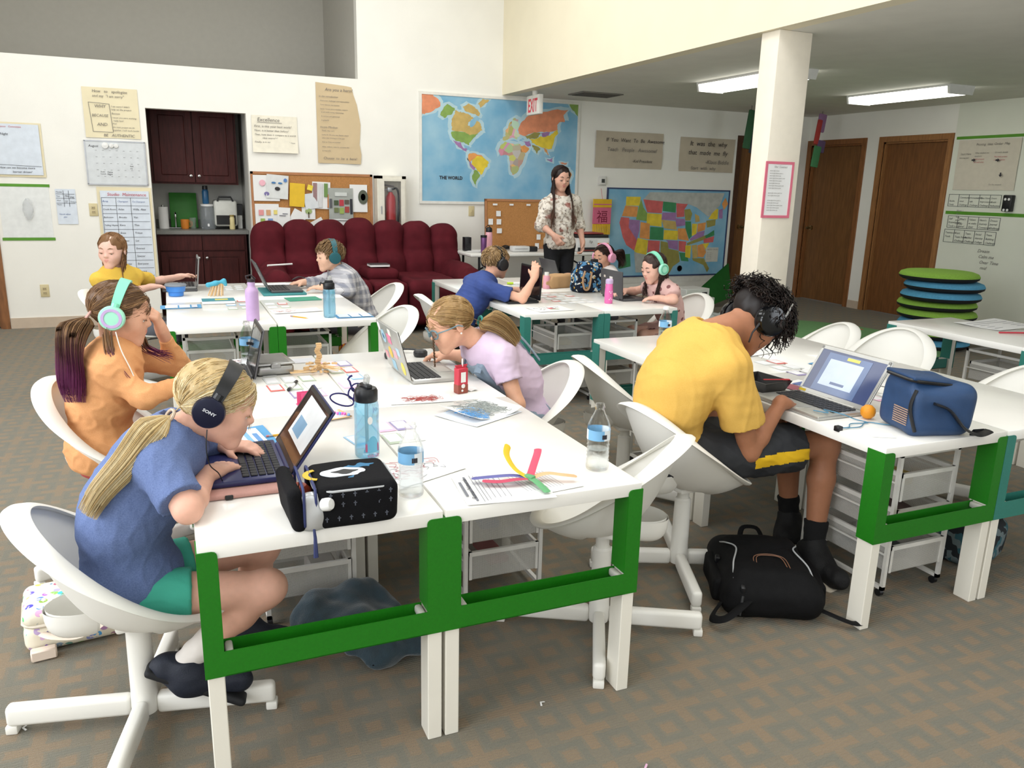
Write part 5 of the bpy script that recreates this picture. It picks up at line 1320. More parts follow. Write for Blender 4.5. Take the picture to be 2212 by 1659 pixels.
wb = wallthing('taped_whiteboard', 'white board area edged by green tape with a hanging plastic bag', 'whiteboard', -1.79, 1.10)
MB().box(-.21, .205, -.004, 0, -.235, .235).build('panel', mat('dry_erase_wall', (224, 226, 224), .4), wb, 0)
for z in (-.25, .245): MB().box(-.22, .215, -.006, 0, z - .013, z + .013).build('tape', TAPE, wb, 0)
pb = MB(); P = []
for i in range(13):
    a = 2 * PI * i / 12; P.append([(.02 + .045 * math.cos(a) * math.sin(v * PI * .9 + .15) + .006 * math.sin(5 * a + v * 9), -.03 + .02 * math.sin(a) * math.sin(v * PI * .9 + .15), .13 - .2 * v) for v in [k / 10 for k in range(11)]])
pb.grid(P).build('plastic_bag', mat('clear_plastic', (225, 228, 230), .15, alpha=.35), wb, 70)
poster('schedule_sheet', 'small white schedule with a grid of names beside the taped board', 'chart', -1.535, -1.365, .99, 1.318, mat('blue_white_paper'), [('Monday', .04, .9, .016), ('Tues', .04, .78, .016), ('Milo', .45, .78, .022), ('Jing', .72, .76, .022), ('Wed', .04, .66, .016), ('J.J.', .46, .64, .024), ('Triton', .7, .62, .02), ('Thurs', .04, .54, .016), ('Needs adjust', .1, .27, .018, 'b'), ('plan', .3, .19, .018, 'b')],
       segs=[(.02, .86, .95, .86), (.02, .74, .95, .74), (.02, .6, .95, .6), (.4, .96, .4, .5), (.66, .96, .66, .5)], seed=9, amp=.003, lth=.003)
poster('excellence_poster', 'pale handwritten sheet headed Excellence, above the cork board', 'poster', .283, .735, 1.72, 2.083, mat('pale_paper', (232, 226, 208), .85), [('Excellence', .12, .84, .052, 'g'), ('First, is this your best work?', .05, .68, .032, 'g'), ('Next, is it better than before?', .05, .57, .028, 'g'), ('Then, how does it compare to a world', .05, .46, .026, 'g'), ('class example?', .22, .37, .026, 'g'), ('Finally, is it ready for public exhibition', .05, .26, .026, 'g')], seed=11, amp=.008, segs=[(.12, .81, .66, .81)], lm=INKG, curl=.02)
def torn1(u, v, x, z): return (x - (.07 if u > .7 else 0) * (u - .7) / .3 * (1 if v > .82 else max(0, (v - .70) / .12)) + .01 * math.sin(v * 17) * (u > .9), z - .03 * u * (v > .95))
poster('hero_poster', 'tall torn kraft paper poster of handwriting left of the world map', 'poster', .938, 1.391, 1.634, 2.441, KRAFT, [('Are you a hero?', .2, .9, .044, 'g'), ('In the introduction', .06, .82, .026, 'g'), ('Welcomes challenges and responsibility', .08, .77, .019, 'g'), ('Turns failures into lessons', .08, .72, .019, 'g'), ('Speaks honest about mistakes, respects', .08, .67, .018, 'g'), ('to all, builds strong relationships', .1, .63, .018, 'g'), ('Is curious and generous', .1, .58, .02, 'g'), ('Is grateful', .1, .53, .02, 'g'), ('Victim Mindset:', .06, .44, .03, 'g'), ('Thinks they can\'t', .1, .40, .019, 'g'), ('Looks for the easy way, blames others', .1, .35, .018, 'g'), ('when their thinking is in the past', .1, .31, .018, 'g'), ('Acts as if they are entitled', .1, .26, .018, 'g'), ('Hides, deflects, waits for someone else', .1, .20, .018, 'g'), ('is resentful', .1, .15, .02, 'g'), ('Choose  to  be  a  hero!', .12, .05, .036, 'g')], seed=13, amp=.012, torn=torn1)
poster('awesome_poster', 'brown kraft poster quoting being awesome, above the thermostat', 'poster', 4.258, 5.217, 1.69, 2.12, GREYP, [('If  You  Want  To  Be  Awesome', .14, .72, .062), ('Teach   People   Awesome!', .16, .46, .064, 'g'), ('-Kid President', .54, .17, .05)], seed=15, amp=.02)
poster('why_poster', 'brown kraft poster about why, next to the far door', 'poster', 5.48, 6.33, 1.68, 2.10, GREYP, [('It  was  the  why', .16, .76, .085), ('that  made  me  fly', .14, .50, .08), ('-Klaus Biddle', .46, .24, .07, 'g'), ('Start  with  why', .2, .06, .06, 'g')], seed=17, amp=.02)
poster('column_notice', 'white typed notice with a pink border on the square column', 'notice', 0, .2, 0, .33, PAPER, [('Our  Contract', .25, .93, .018, 'g')] + [('abcde fghij klmno pqrst uvwxy'[:18 + (i * 7) % 11], .08, .86 - i * .048, .011, 'g') for i in range(17) if i not in (8, 11)], seed=19, amp=.003)
pn = bpy.data.objects[[o.name for o in bpy.data.objects if o.get('label', '').startswith('white typed notice')][0]]; pn.location = (3.17, 2.544, 1.46)
pbm = MB()
for a, b, c_, d in ((-.118, .118, .165, .182), (-.118, .118, -.182, -.165), (-.118, -.1, -.165, .165), (.1, .118, -.165, .165)): pbm.box(a, b, -.009, -.003, c_, d)
pbm.build('pink_border', mat('pink_card', (212, 110, 130), .7), pn, 0)
# ---- maps
MC = dict(S=(222, 142, 104), g=(132, 164, 82), t=(196, 168, 100), p=(158, 118, 166), o=(222, 152, 84), y=(226, 200, 60), v=(150, 144, 76), r=(206, 100, 98), d=(62, 136, 88), G=(180, 182, 176))
MPC = {k: mat('map_' + k + '_ink', v, .55, var=.12, scale=14) for k, v in MC.items()}
def patchwork(g, P, xyz):
    v = vor(g, P, 13); h = g.N.new('ShaderNodeHueSaturation'); h.inputs['Saturation'].default_value = .8; h.inputs['Value'].default_value = .9; g.L.new(v.outputs['Color'], h.inputs['Color'])
    return g.mix(.45, h.outputs[0], lin((224, 176, 90)))
MPC['V'] = pattern('map_patchwork', patchwork, .55)
def sea(g, P, xyz): return g.mix(g.m('MULTIPLY_ADD', g.noise(P, 3.2, 4), 2.2, -.75), lin((116, 172, 204)), lin((164, 200, 216)))
SEA = pattern('map_sea', sea, .3)
SHOAL = mat('map_shoal', (176, 206, 216), .35, var=.06, scale=9)
def make_map(name, label, x0, x1, z0, z1, polys, frame_m, fw, text=None):
    r = wallthing(name, label, 'map', (x0 + x1) / 2, (z0 + z1) / 2); w, h = x1 - x0, z1 - z0; cx, cz = (x0 + x1) / 2, (z0 + z1) / 2
    MB().box(-w / 2, w / 2, -.012, 0, -h / 2, h / 2).build('printed_sheet', SEA, r, 0)
    f = MB()
    for a, b, c, d in ((-w / 2 - fw, w / 2 + fw, h / 2, h / 2 + fw), (-w / 2 - fw, w / 2 + fw, -h / 2 - fw, -h / 2), (-w / 2 - fw, -w / 2, -h / 2, h / 2), (w / 2, w / 2 + fw, -h / 2, h / 2)): f.box(a, b, -.02, 0, c, d)
    f.build('frame', frame_m, r, 0)
    rr = random.Random(5)
    for ip, (c, pts) in enumerate(polys):
        q = []
        for i, p in enumerate(pts):   # roughen the coastlines
            n = pts[(i + 1) % len(pts)]; q.append(p)
            if polys is WORLD_LAND: q += [((p[0] * (1 - t) + n[0] * t) + rr.uniform(-.008, .008), (p[1] * (1 - t) + n[1] * t) + rr.uniform(-.008, .008)) for t in (.33, .66)]
        v = [(p[0] - cx, -.0135 - .00004 * ip, p[1] - cz) for p in q]
        ar_ = sum(v[i][0] * v[(i + 1) % len(v)][2] - v[(i + 1) % len(v)][0] * v[i][2] for i in range(len(v)))
        if polys is WORLD_LAND:
            mx_, mz_ = sum(p[0] for p in v) / len(v), sum(p[2] for p in v) / len(v); vv = [(mx_ + (p[0] - mx_) * 1.12 + (.02 if p[0] > mx_ else -.02), -.0122 - .00004 * ip, mz_ + (p[2] - mz_) * 1.12 + (.015 if p[2] > mz_ else -.015)) for p in v]
            vv = [(min(w / 2, max(-w / 2, p[0])), p[1], min(h / 2, max(-h / 2, p[2]))) for p in vv]
            MB().add(vv, [tuple(range(len(v))) if ar_ > 0 else tuple(reversed(range(len(v))))]).build('printed_shoal', SHOAL, r, 0)
        MB().add(v, [tuple(range(len(v))) if ar_ > 0 else tuple(reversed(range(len(v))))]).build('printed_land' if polys is WORLD_LAND else 'printed_state', MPC[c], r, 0)
    return r
wm = make_map('world_map', 'large laminated world map in a white frame behind the woman', 2.075, 4.0, 1.26, 2.395, WORLD_LAND, mat('white_frame', (226, 224, 216), .4), .03)
wt = MB(); text_mesh(wt, 'THE WORLD', -.76, -.325, .05, bold=.0016, squash=.95, t=(0, -.017, 0)); wt.build('lettering', INK, wm, 0)
us = make_map('us_map', 'laminated map of the United States on the back wall behind the pink dress girl', 4.47, 6.30, .36, 1.44, US_STATES, mat('navy_frame', (46, 60, 100), .5), .016)
MB().box(-.96, .95, -.004, 0, -.64, -.56).build('lower_margin', mat('white_frame'), us, 0)
lg = MB().box(.62, .82, -.016, -.012, -.38, -.19); lg.build('legend', mat('legend_paper', (200, 200, 190), .6), us, 0)
lt = MB(); text_mesh(lt, 'UNITED  STATES', .63, -.225, .024, t=(0, -.0175, 0))
for i in range(4): text_mesh(lt, 'iiii  iii  iiiii', .64, -.265 - .027 * i, .018, t=(0, -.0175, 0))
lt.build('lettering', INKG, us, 0)
MB().lathe([(.032, 0), (.036, .003), (.04, 0)], (.22, -.014, -.46), 24, R=RX(PI / 2)).build('compass_rose', INK, us)
for q in ('Pacific', 'Atlantic'): pass
# ---- boards, sockets and small fixtures
CORK = mat('cork', (176, 124, 72), .9, var=.15, scale=120, bump=.3, bscale=400); CORKF = mat('cork_frame', (172, 118, 78), .5, var=.1)
def corkboard(name, label, x0, x1, z0, z1, y=YB, tilt=0.0):
    w, h = x1 - x0, z1 - z0; r = thing(name, label, 'cork board', ((x0 + x1) / 2, y, (z0 + z1) / 2)); r.rotation_euler = (tilt, 0, 0)
    MB().box(-w / 2, w / 2, -.012, -.002, -h / 2, h / 2).build('cork', CORK, r, 0); f = MB()
    for a, b, c, d in ((-w / 2, w / 2, h / 2 - .025, h / 2), (-w / 2, w / 2, -h / 2, -h / 2 + .025), (-w / 2, -w / 2 + .025, -h / 2, h / 2), (w / 2 - .025, w / 2, -h / 2, h / 2)): f.box(a, b, -.02, -.001, c, d)
    f.build('frame', CORKF, r, 0); return r
cb = corkboard('cork_board', 'cork board crowded with papers behind the maroon sofa', .243, 1.511, .80, 1.53)
def pinned(label, x0, z0, w, h, m, rot=0, name='pinned_paper', y=.024, art=None):
    r = thing(name, label, 'paper', (x0 + w / 2, YB - y, z0 + h / 2)); r.rotation_euler = (0, rot, 0)
    wavy(w, h, .004, off=0, seed=int(abs(x0 * 1000)) % 97).build('sheet', m, r, 60)
    if art: art(r, w, h)
    return r
def blobs(cols):
    def f(r, w, h):
        for i, (u, v, s, t, c) in enumerate(cols):
            MB().box((u - .5) * w - s * w / 2, (u - .5) * w + s * w / 2, -.0125, -.007, (v - .5) * h - t * h / 2, (v - .5) * h + t * h / 2).build('drawing', rgbm(c, .8), r, 0)
    return f
def oval(r, u, v, a, b, c, w, h, n=14):
    MB().prism([((u - .5) * w + a * w * math.cos(2 * PI * k / n), (v - .5) * h + b * h * math.sin(2 * PI * k / n)) for k in range(n)], .007, .0125, R=RX(PI / 2)).build('drawing', rgbm(c, .8), r, 0)
pinned('child drawing with pink blot and purple snail, top left of the cork board', .265, 1.235, .26, .26, PAPER, art=lambda r, w, h: (oval(r, .35, .7, .12, .12, (232, 178, 190), w, h), oval(r, .5, .28, .1, .08, (120, 110, 160), w, h)))
pinned('smiling face drawing with blue eyelashes on the cork board', .395, 1.26, .22, .24, mat('bluish_paper', (214, 216, 214), .8), .07, y=.032, art=lambda r, w, h: (oval(r, .32, .66, .1, .04, (70, 120, 170), w, h), oval(r, .62, .66, .1, .04, (70, 120, 170), w, h), oval(r, .5, .42, .12, .08, (50, 48, 50), w, h), oval(r, .85, .8, .08, .08, (90, 130, 190), w, h)))
pinned('child drawing of coloured squares, lower left of the cork board', .27, .985, .24, .22, PAPER, art=blobs([(.25, .6, .2, .25, (222, 150, 150)), (.55, .6, .18, .25, (206, 160, 120)), (.85, .62, .15, .2, (222, 206, 120)), (.3, .2, .18, .25, (150, 176, 90)), (.62, .2, .2, .25, (120, 150, 196))]))
pinned('white handwritten page below the smiling drawing', .49, .96, .13, .21, PAPER, .05, y=.032, art=blobs([(.4, .6, .5, .03, (110, 110, 120)), (.6, .7, .4, .03, (110, 110, 120))]))
pinned('white drawing pinned at an angle low on the cork board', .62, .96, .15, .18, PAPER, .5)
pinned('yellow envelope pinned in the middle of the cork board', .625, 1.18, .155, .24, mat('yellow_paper', (222, 182, 46), .7), .06, y=.036)
pinned('pale sheet with faint lines beside the yellow envelope', .775, 1.16, .14, .16, mat('grey_white_paper', (210, 214, 216), .8), -.15, y=.034)
pinned('small yellow sticky note on the cork board', .81, 1.35, .055, .055, mat('sticky_yellow', (230, 208, 70), .7), .3, y=.038, name='sticky_note')
pinned('drawing of a bare tree on the cork board', .745, 1.05, .14, .13, PAPER, .0, art=lambda r, w, h: (MB().box(-.005, .005, -.0125, -.007, -.05, .01).build('drawing', rgbm((90, 70, 50)), r, 0), oval(r, .5, .65, .25, .22, (150, 170, 110), w, h)))
pinned('tall colourful schedule sheet on the cork board', .86, 1.16, .19, .28, PAPER, .03, art=blobs([(.15, .5, .22, .9, (150, 120, 120)), (.45, .5, .2, .9, (206, 206, 206)), (.75, .7, .2, .5, (110, 140, 80)), (.9, .3, .12, .5, (190, 120, 70))]))
pinned('picture grid flyer in a grey sleeve on the cork board', 1.03, 1.06, .26, .32, mat('grey_sleeve', (160, 164, 158), .4), .0, y=.036, art=blobs([(.5, .8, .5, .12, (200, 204, 200)), (.3, .52, .18, .16, (70, 84, 60)), (.52, .52, .18, .2, (178, 60, 70)), (.74, .55, .18, .14, (90, 80, 70)), (.3, .28, .18, .16, (110, 120, 80)), (.52, .26, .18, .2, (150, 170, 90)), (.74, .3, .18, .2, (160, 70, 64)), (.92, .4, .1, .5, (50, 50, 56)), (.08, .5, .1, .3, (90, 90, 94))]))
pinned('month calendar page at the bottom of the cork board', 1.03, .86, .26, .2, PAPER, 0, y=.03, art=blobs([(.5, .9, .9, .04, (140, 140, 140)), (.5, .6, .9, .015, (170, 170, 170)), (.5, .35, .9, .015, (170, 170, 170))]))
pinned('white page with a dark green mandala at the right of the cork board', 1.26, 1.13, .19, .29, PAPER, .0, art=lambda r, w, h: (oval(r, .75, .55, .28, .26, (86, 92, 78), w, h, 24), oval(r, .75, .55, .14, .13, (190, 190, 180), w, h)))
pinned('black square card at the right of the cork board', 1.375, .93, .08, .11, mat('black_card', (34, 34, 36), .7), 0)
pinned('white drawing with purple shape tilted at the bottom of the cork board', .80, .86, .2, .18, PAPER, -.5)
cb2 = corkboard('leaning_cork_board', 'bare cork board with a few white notes standing behind the woman', 2.70, 3.62, .744, 1.30, y=6.70, tilt=-.06)
for i, (x, z, w, h) in enumerate(((2.82, 1.24, .055, .02), (3.02, 1.24, .05, .02), (3.23, 1.24, .05, .02), (2.86, 1.14, .055, .06), (2.765, 1.05, .055, .065), (2.865, 1.05, .055, .06), (2.87, .95, .06, .055), (3.36, .88, .05, .06), (3.34, .78, .05, .06))):
    r = thing('sticky_note', 'small white note, number %s from the top left of the bare cork board' % ('one two three four five six seven eight nine'.split()[i]), 'note', (x, 6.674 + (z - 1.02) * .06, z), 0, 'white notes on the bare cork board'); wavy(w, h, .002, off=0, seed=i).build('sheet', PAPER, r, 60)
def plate(name, label, cat, x, z, w, h, m, wall='b', extra=None):
    r = wallthing(name, label, cat, x, z, wall); MB().rbox((0, -.004, 0), (w, .008, h), .003, 2).build('plate', m, r)
    if extra: extra(r)
    return r
IV = mat('ivory_plastic', (206, 192, 150), .4)
def sock(r):
    for z in (-.02, .02): MB().rbox((0, -.009, z), (.034, .004, .028), .008, 3).build('receptacle', mat('ivory_dark', (190, 174, 134), .4), r); MB().box(-.008, -.005, -.0125, -.01, z - .006, z + .006).box(.005, .008, -.0125, -.01, z - .006, z + .006).build('slot', INK, r, 0)
plate('wall_socket', 'ivory double socket low on the back wall at the left', 'socket', -1.716, .357, .075, .12, IV, extra=sock)
plate('wall_socket', 'ivory double socket beside the maintenance chart', 'socket', -1.225, 1.128, .075, .12, IV, extra=sock)
plate('light_switch', 'ivory light switch below the left corner of the world map', 'switch', 2.67, 1.153, .07, .115, IV, extra=lambda r: MB().box(-.005, .005, -.018, -.006, -.012, .012).build('toggle', IV, r, 0))
def thr(r): MB().rbox((.0, -.02, .0), (.09, .03, .09), .006, 2).build('body', mat('white_plastic', (222, 220, 214), .4), r); MB().box(-.022, .022, -.037, -.034, -.02, .025).build('display', mat('lcd_dark', (60, 62, 58), .2), r, 0)
plate('thermostat', 'small white thermostat above the left corner of the United States map', 'thermostat', 4.376, 1.53, .12, .12, mat('white_plastic', (222, 220, 214), .4), extra=thr)
# fire extinguisher cabinet
fc = wallthing('extinguisher_cabinet', 'white wall cabinet with a glass door between cork board and world map', 'cabinet', 1.69, 1.22); f = MB()
w, h = .32, .60
for a, b, c, d in ((-w / 2, w / 2, h / 2 - .03, h / 2), (-w / 2, w / 2, -h / 2, -h / 2 + .03), (-w / 2, -w / 2 + .06, -h / 2, h / 2), (w / 2 - .045, w / 2, -h / 2, h / 2)): f.box(a, b, -.16, 0, c, d)
f.box(-w / 2, w / 2, -.01, -.002, -h / 2, h / 2); f.build('case', mat('cabinet_white', (222, 218, 204), .45), fc, 0)
df = MB()
for a, b, c, d in ((-.145, .145, .245, .27), (-.145, .145, -.27, -.245), (-.145, -.085, -.245, .245), (.10, .145, -.245, .245)): df.box(a, b, -.172, -.16, c, d)
df.build('door', mat('cabinet_white', (222, 218, 204), .45), fc, 0)
MB().box(-.085, .10, -.167, -.164, -.245, .245).build('glass', mat('door_glass', (230, 235, 235), .03, trans=.95, alpha=.1), fc, 0)
MB().box(-.125, -.113, -.182, -.172, -.1, -.02).build('handle', mat('alu_frame'), fc, 0)
fe = thing('fire_extinguisher', 'red fire extinguisher with black hose inside the white wall cabinet', 'extinguisher', (1.695, YB - .085, .95))
MB().lathe([(.045, 0), (.055, .008), (.056, .3), (.05, .35), (.025, .385), (.02, .4)], (0, 0, 0), 24).build('cylinder', mat('extinguisher_red', (158, 40, 44), .3), fe, 50)
MB().rbox((0, -.0, .05), (.07, .114, .05), .01, 1).build('label', rgbm((200, 190, 190)), fe)
MB().rbox((-.01, 0, .425), (.05, .03, .05), .006, 2).build('valve', mat('alu_frame'), fe); MB().tube([(.04, 0, .46), (-.08, 0, .475)], .008, 6).tube([(.03, 0, .44), (-.075, 0, .42)], .007, 6).build('lever', mat('alu_frame'), fe)
MB().tube(bez([(.02, 0, .43), (.06, -.02, .44), (.083, -.02, .38), (.082, -.02, .22), (.075, -.02, .08)], 6), [.011] * 19 + [.014] * 5 + [.014], 8).build('hose', BLK, fe)
# exit sign, vent, lamps
ex = thing('exit_sign', 'white exit sign with red letters hanging at the edge of the low ceiling', 'sign', (3.17, 6.46, 2.20))
MB().rbox((0, 0, .10), (.05, .32, .20), .006, 2).build('housing', mat('sign_white', (222, 220, 212), .5), ex)
MB().cyl((0, 0, .2), (0, 0, .245), .03, .03, 12).build('canopy', mat('sign_white'), ex)
xt = MB(); text_mesh(xt, 'EXIT', 0, .03, .19, align='CENTER', R=RZ(-PI / 2), t=(-.0262, 0, 0), squash=.62, bold=.004); xt.build('lettering', mat('exit_red', (214, 60, 76), .5), ex, 0)
vn = thing('ceiling_vent', 'dark slotted air vent in the low ceiling near the exit sign', 'vent', (3.85, 6.35, H1))
MB().rbox((0, 0, -.006), (.5, .36, .012), .003, 1).build('frame', mat('vent_grey', (120, 116, 108), .6), vn)
for i in range(9): MB().box(-.22, .22, -.15 + i * .034, -.135 + i * .034, -.018, -.011).build('slat', mat('vent_dark', (84, 80, 74), .6), vn, 0)
LAMPM = mat('lamp_diffuser', (255, 250, 240), .4, emit=6.0)
def lamp(x0, x1, y0, y1, label, p):
    r = thing('ceiling_light', label, 'ceiling light', ((x0 + x1) / 2, (y0 + y1) / 2, H1)); w, l = (x1 - x0) / 2, (y1 - y0) / 2
    MB().box(-w, w, -l, l, -.018, 0).build('tray', mat('fixture_white', (214, 214, 210), .5), r, 0)
    b = MB(); pr = [(-w + .01, -.018), (-w + .03, -.075), (w - .03, -.075), (w - .01, -.018)]
    b.prism([(p_[0], p_[1]) for p_ in pr], -l + .02, l - .02, R=Matrix(((1, 0, 0), (0, 0, 1), (0, 1, 0)))); b.build('diffuser', LAMPM, r, 0)
    for s in (-1, 1): MB().prism([(-w, 0), (-w + .02, -.082), (w - .02, -.082), (w, 0)], s * l - .012, s * l + .012, R=Matrix(((1, 0, 0), (0, 0, 1), (0, 1, 0)))).build('end_cap', mat('fixture_white'), r, 0)
lamp(4.18, 4.50, 3.72, 4.95, 'fluorescent ceiling light partly behind the column', 0)
lamp(6.08, 6.42, 3.75, 4.95, 'fluorescent ceiling light over the cushion stack', 0)
# hanging paper figures
def papers(label, x, y, cols):
    r = thing('paper_chain', label, 'decoration', (x, y, H1)); MB().tube([(0, 0, 0), (0, 0, -.05)], .003, 5).build('string', INK, r)
    for i, (dx, z0, z1, w0, w1, c) in enumerate(cols):
        MB().rbox((dx, -.01 * i, (z0 + z1) / 2), (w0, .03, z0 - z1), .012, 2, RY(.12)).build('paper_strip', rgbm(c, .8), r)
papers('folded paper figure in red, lilac and green hanging before the middle door', 7.1, 6.35, [(.0, -.03, -.25, .12, .1, (150, 112, 150)), (-.05, -.1, -.4, .07, .1, (176, 62, 56)), (.01, -.35, -.5, .12, .1, (96, 76, 110)), (-.06, -.42, -.68, .11, .08, (70, 130, 84))])
papers('dark green paper figure hanging left of the column', 5.95, 6.3, [(0, -.05, -.5, .12, .1, (52, 92, 62)), (.06, -.1, -.55, .06, .06, (44, 50, 60))])
# ---- writing on the right wall
wr = thing('whiteboard_writing', 'marker tables and green tape lines on the white painted right wall', 'whiteboard', (XR - .013, 4.0, 0), -PI / 2)
for (z, t) in ((2.075, .03), (1.27, .035)): MB().box(-.765, .9, -.003, 0, z - t / 2, z + t / 2).build('tape', TAPE, wr, 0)
mk = mat('faint_marker', (70, 74, 76), .7)
def grid_table(x0, z0, cw, rh, nc, cells, size):
    segs = MB(); 
    for i in range(nc + 1): segs.box(x0 + i * cw - .002, x0 + i * cw + .002, -.004, -.002, z0 - rh, z0)
    for z in (z0, z0 - rh): segs.box(x0, x0 + nc * cw, -.004, -.002, z - .002, z + .002)
    for i, c in enumerate(cells):
        for j, ln in enumerate(c): text_mesh(segs, ln, x0 + i * cw + .012, z0 - rh * (.32 + .3 * j), size, shear=.2, t=(0, -.0035, 0))
    segs.build('marker_table', mk, wr, 0)
grid_table(-.75, 1.47, .125, .13, 5, [('', 'Studio', 'Tools'), ('Community', 'meet', 'Challenge'), ('Accountability', 'talk', 'Challenge'), ('One Hour', 'Improvement', 'Challenge'), ('Smart', 'Goals', 'Reflections')], .026)
grid_table(-.72, 1.235, .125, .13, 5, [('Self', 'Knowledge', 'Tools'), ("What's", 'my', 'Story?'), ('Values', 'at stake', 'Quiz'), ("Hero's", 'Journey', 'Connection'), ('Dream', 'Journal', 'Challenge')], .03)
grid_table(-.74, 1.085, .125, .14, 5, [('Teamwork', 'Tools', ''), ('Start', 'Team Name', 'Challenge'), ('Team', 'Builder', 'Challenge'), ('Social', 'Identity', 'Collage'), ('Team', 'Building', 'Challenge')], .03)
lt = MB()
for i, s in enumerate(('Week 1', 'Mon', 'Tues', 'Wed', 'Thursday', 'Friday')): text_mesh(lt, s, -.63, 1.42 - .135 - i * .035, .026, shear=.2, t=(0, -.0035, 0))
for i, s in enumerate(('Dream', 'Calm me', 'Over Time', 'mid')): text_mesh(lt, s, -.3 + .02 * i, .86 - i * .06, .05, shear=.35, t=(0, -.0035, 0))
lt.build('lettering', INKG, wr, 0)
sb = MB()
for i in range(14):
    a = i * 2.1; sb.tube([(-.34 + .03 * math.sin(a), -.004, .36 + .05 * math.cos(a * 1.3)), (-.34 + .04 * math.sin(a + 1), -.004, .36 + .05 * math.cos(a * 1.3 + 1.2))], .002, 4)
sb.build('blue_scribble', BLUEINK, wr, 0)
poster('flow_poster', 'grey kraft sheet with arrows and a heading, on the right wall', 'poster', 4.72, 4.0, 1.52, 2.05, mat('greige_paper', (206, 198, 182), .85, var=.03), [('Proving  Idea  Order  Map', .3, .88, .036, 'g'), ('Start Here', .06, .7, .03, 'g'), ('learning goal', .05, .63, .022, 'g'), ('Who studied me', .3, .72, .024, 'g'), ('questions', .3, .66, .022, 'g'), ('think process', .3, .6, .022, 'r'), ('for each area', .3, .54, .022, 'r'), ('Growth details', .62, .72, .024, 'g'), ('Plan week project', .62, .64, .02, 'r'), ('to demonstrate', .62, .58, .02, 'r'), ('Do the research', .6, .1, .022, 'g')], wall='r', seed=23, amp=.008)
ar = MB()
for (y, z, v) in ((-.5, 1.835, 0), (-.22, 1.83, 0), (-.16, 1.68, 1)):
    pol = [(-.022, .008), (0, .008), (0, .02), (.024, 0), (0, -.02), (0, -.008), (-.022, -.008)]
    if v: pol = [(p[1], -p[0]) for p in pol]
    ar.add([(y + p[0], -.03, z + p[1]) for p in pol], [tuple(range(7)) if v else tuple(reversed(range(7)))])
ar.build('arrows', INK, wr, 0)
eo = thing('wall_caddy', 'small black holder with white dots mounted on the green tape', 'holder', (XR - .04, 4.02, 1.30)); MB().rbox((0, 0, .09), (.06, .1, .17), .01, 2).build('case', BLK, eo)
for y, z in ((-.02, .13), (.02, .13), (-.02, .02), (.02, .02)): MB().lathe([(.014, 0), (.01, .004), (0, .005)], (-.03, y, z), 12, R=RY(-PI / 2)).build('white_dot', PAPER, eo)
# ================================================================ sofa
MAROON = mat('maroon_microfibre', (82, 24, 32), .85, var=.2, scale=7, spec=.15, bump=.15, bscale=500)
sf = thing('sofa', 'maroon reclining sofa with seven padded back cushions and a centre console', 'sofa', (1.27, 6.35, 0)); so = (1.27, 6.35, 0)
S = SDF(); S.box((1.27, 6.42, .24), (1.0, .52, .20), None, .05, .02); soft('base', S, .02, MAROON, sf, None, so)
for i in range(7):
    x = .345 + .308 * i; hgt = (.0, .015, .01, .03, .015, .01, -.02)[i]; R = np.array(RX(-.14))
    S = SDF(); S.box((x, 6.66, .72 + hgt), (.17, .16, .33), R, .14, .03); S.box((x, 6.58, .55), (.168, .14, .17), R, .1, .06)
    soft('back_cushion', S, .018, MAROON, sf, [dict(freq=16, amp=.006, seed=i), dict(freq=45, amp=.003, seed=i + 9, axis=(1, 0, 0))], so)
for x0, x1 in ((.47, 1.19), (1.56, 2.07)):
    S = SDF(); S.box(((x0 + x1) / 2, 6.12, .45), ((x1 - x0) / 2, .40, .085), None, .07, .02); S.box(((x0 + x1) / 2, 5.80, .28), ((x1 - x0) / 2, .08, .2), None, .06, .05)
    soft('seat_cushion', S, .014, MAROON, sf, [dict(freq=14, amp=.006, seed=3), dict(freq=40, amp=.0025, seed=5)], so)
for x in (.33, 2.22):
    S = SDF(); S.box((x, 6.15, .30), (.13, .42, .27), None, .08, .03); S.cap((x, 5.83, .53), (x, 6.45, .55), .115, .12, .05)
    soft('armrest', S, .014, MAROON, sf, [dict(freq=18, amp=.005, seed=8)], so)
S = SDF(); S.box((1.375, 6.12, .27), (.17, .40, .24), None, .04, .02); soft('console', S, .014, MAROON, sf, [dict(freq=18, amp=.003, seed=8)], so)
S = SDF(); S.box((1.375, 6.26, .55), (.165, .24, .065), None, .06, .02); soft('console_lid', S, .012, MAROON, sf, [dict(freq=18, amp=.004, seed=2)], so)
bk = thing('book', 'dark notebook lying on the sofa console', 'book', (1.36, 6.2, .622)); MB().rbox((0, 0, .012), (.2, .15, .022), .003, 1).build('pages', PAPER, bk); MB().rbox((0, 0, .026), (.205, .155, .005), .002, 1).build('cover', rgbm((60, 52, 54)), bk)
pl = thing('roller_tube', 'thin white tube lying on the left sofa arm', 'tube', (.36, 5.98, .665), .5); MB().cyl((-.13, 0, .012), (.13, -.02, .012), .009, .009, 10).build('tube', PAPER, pl)
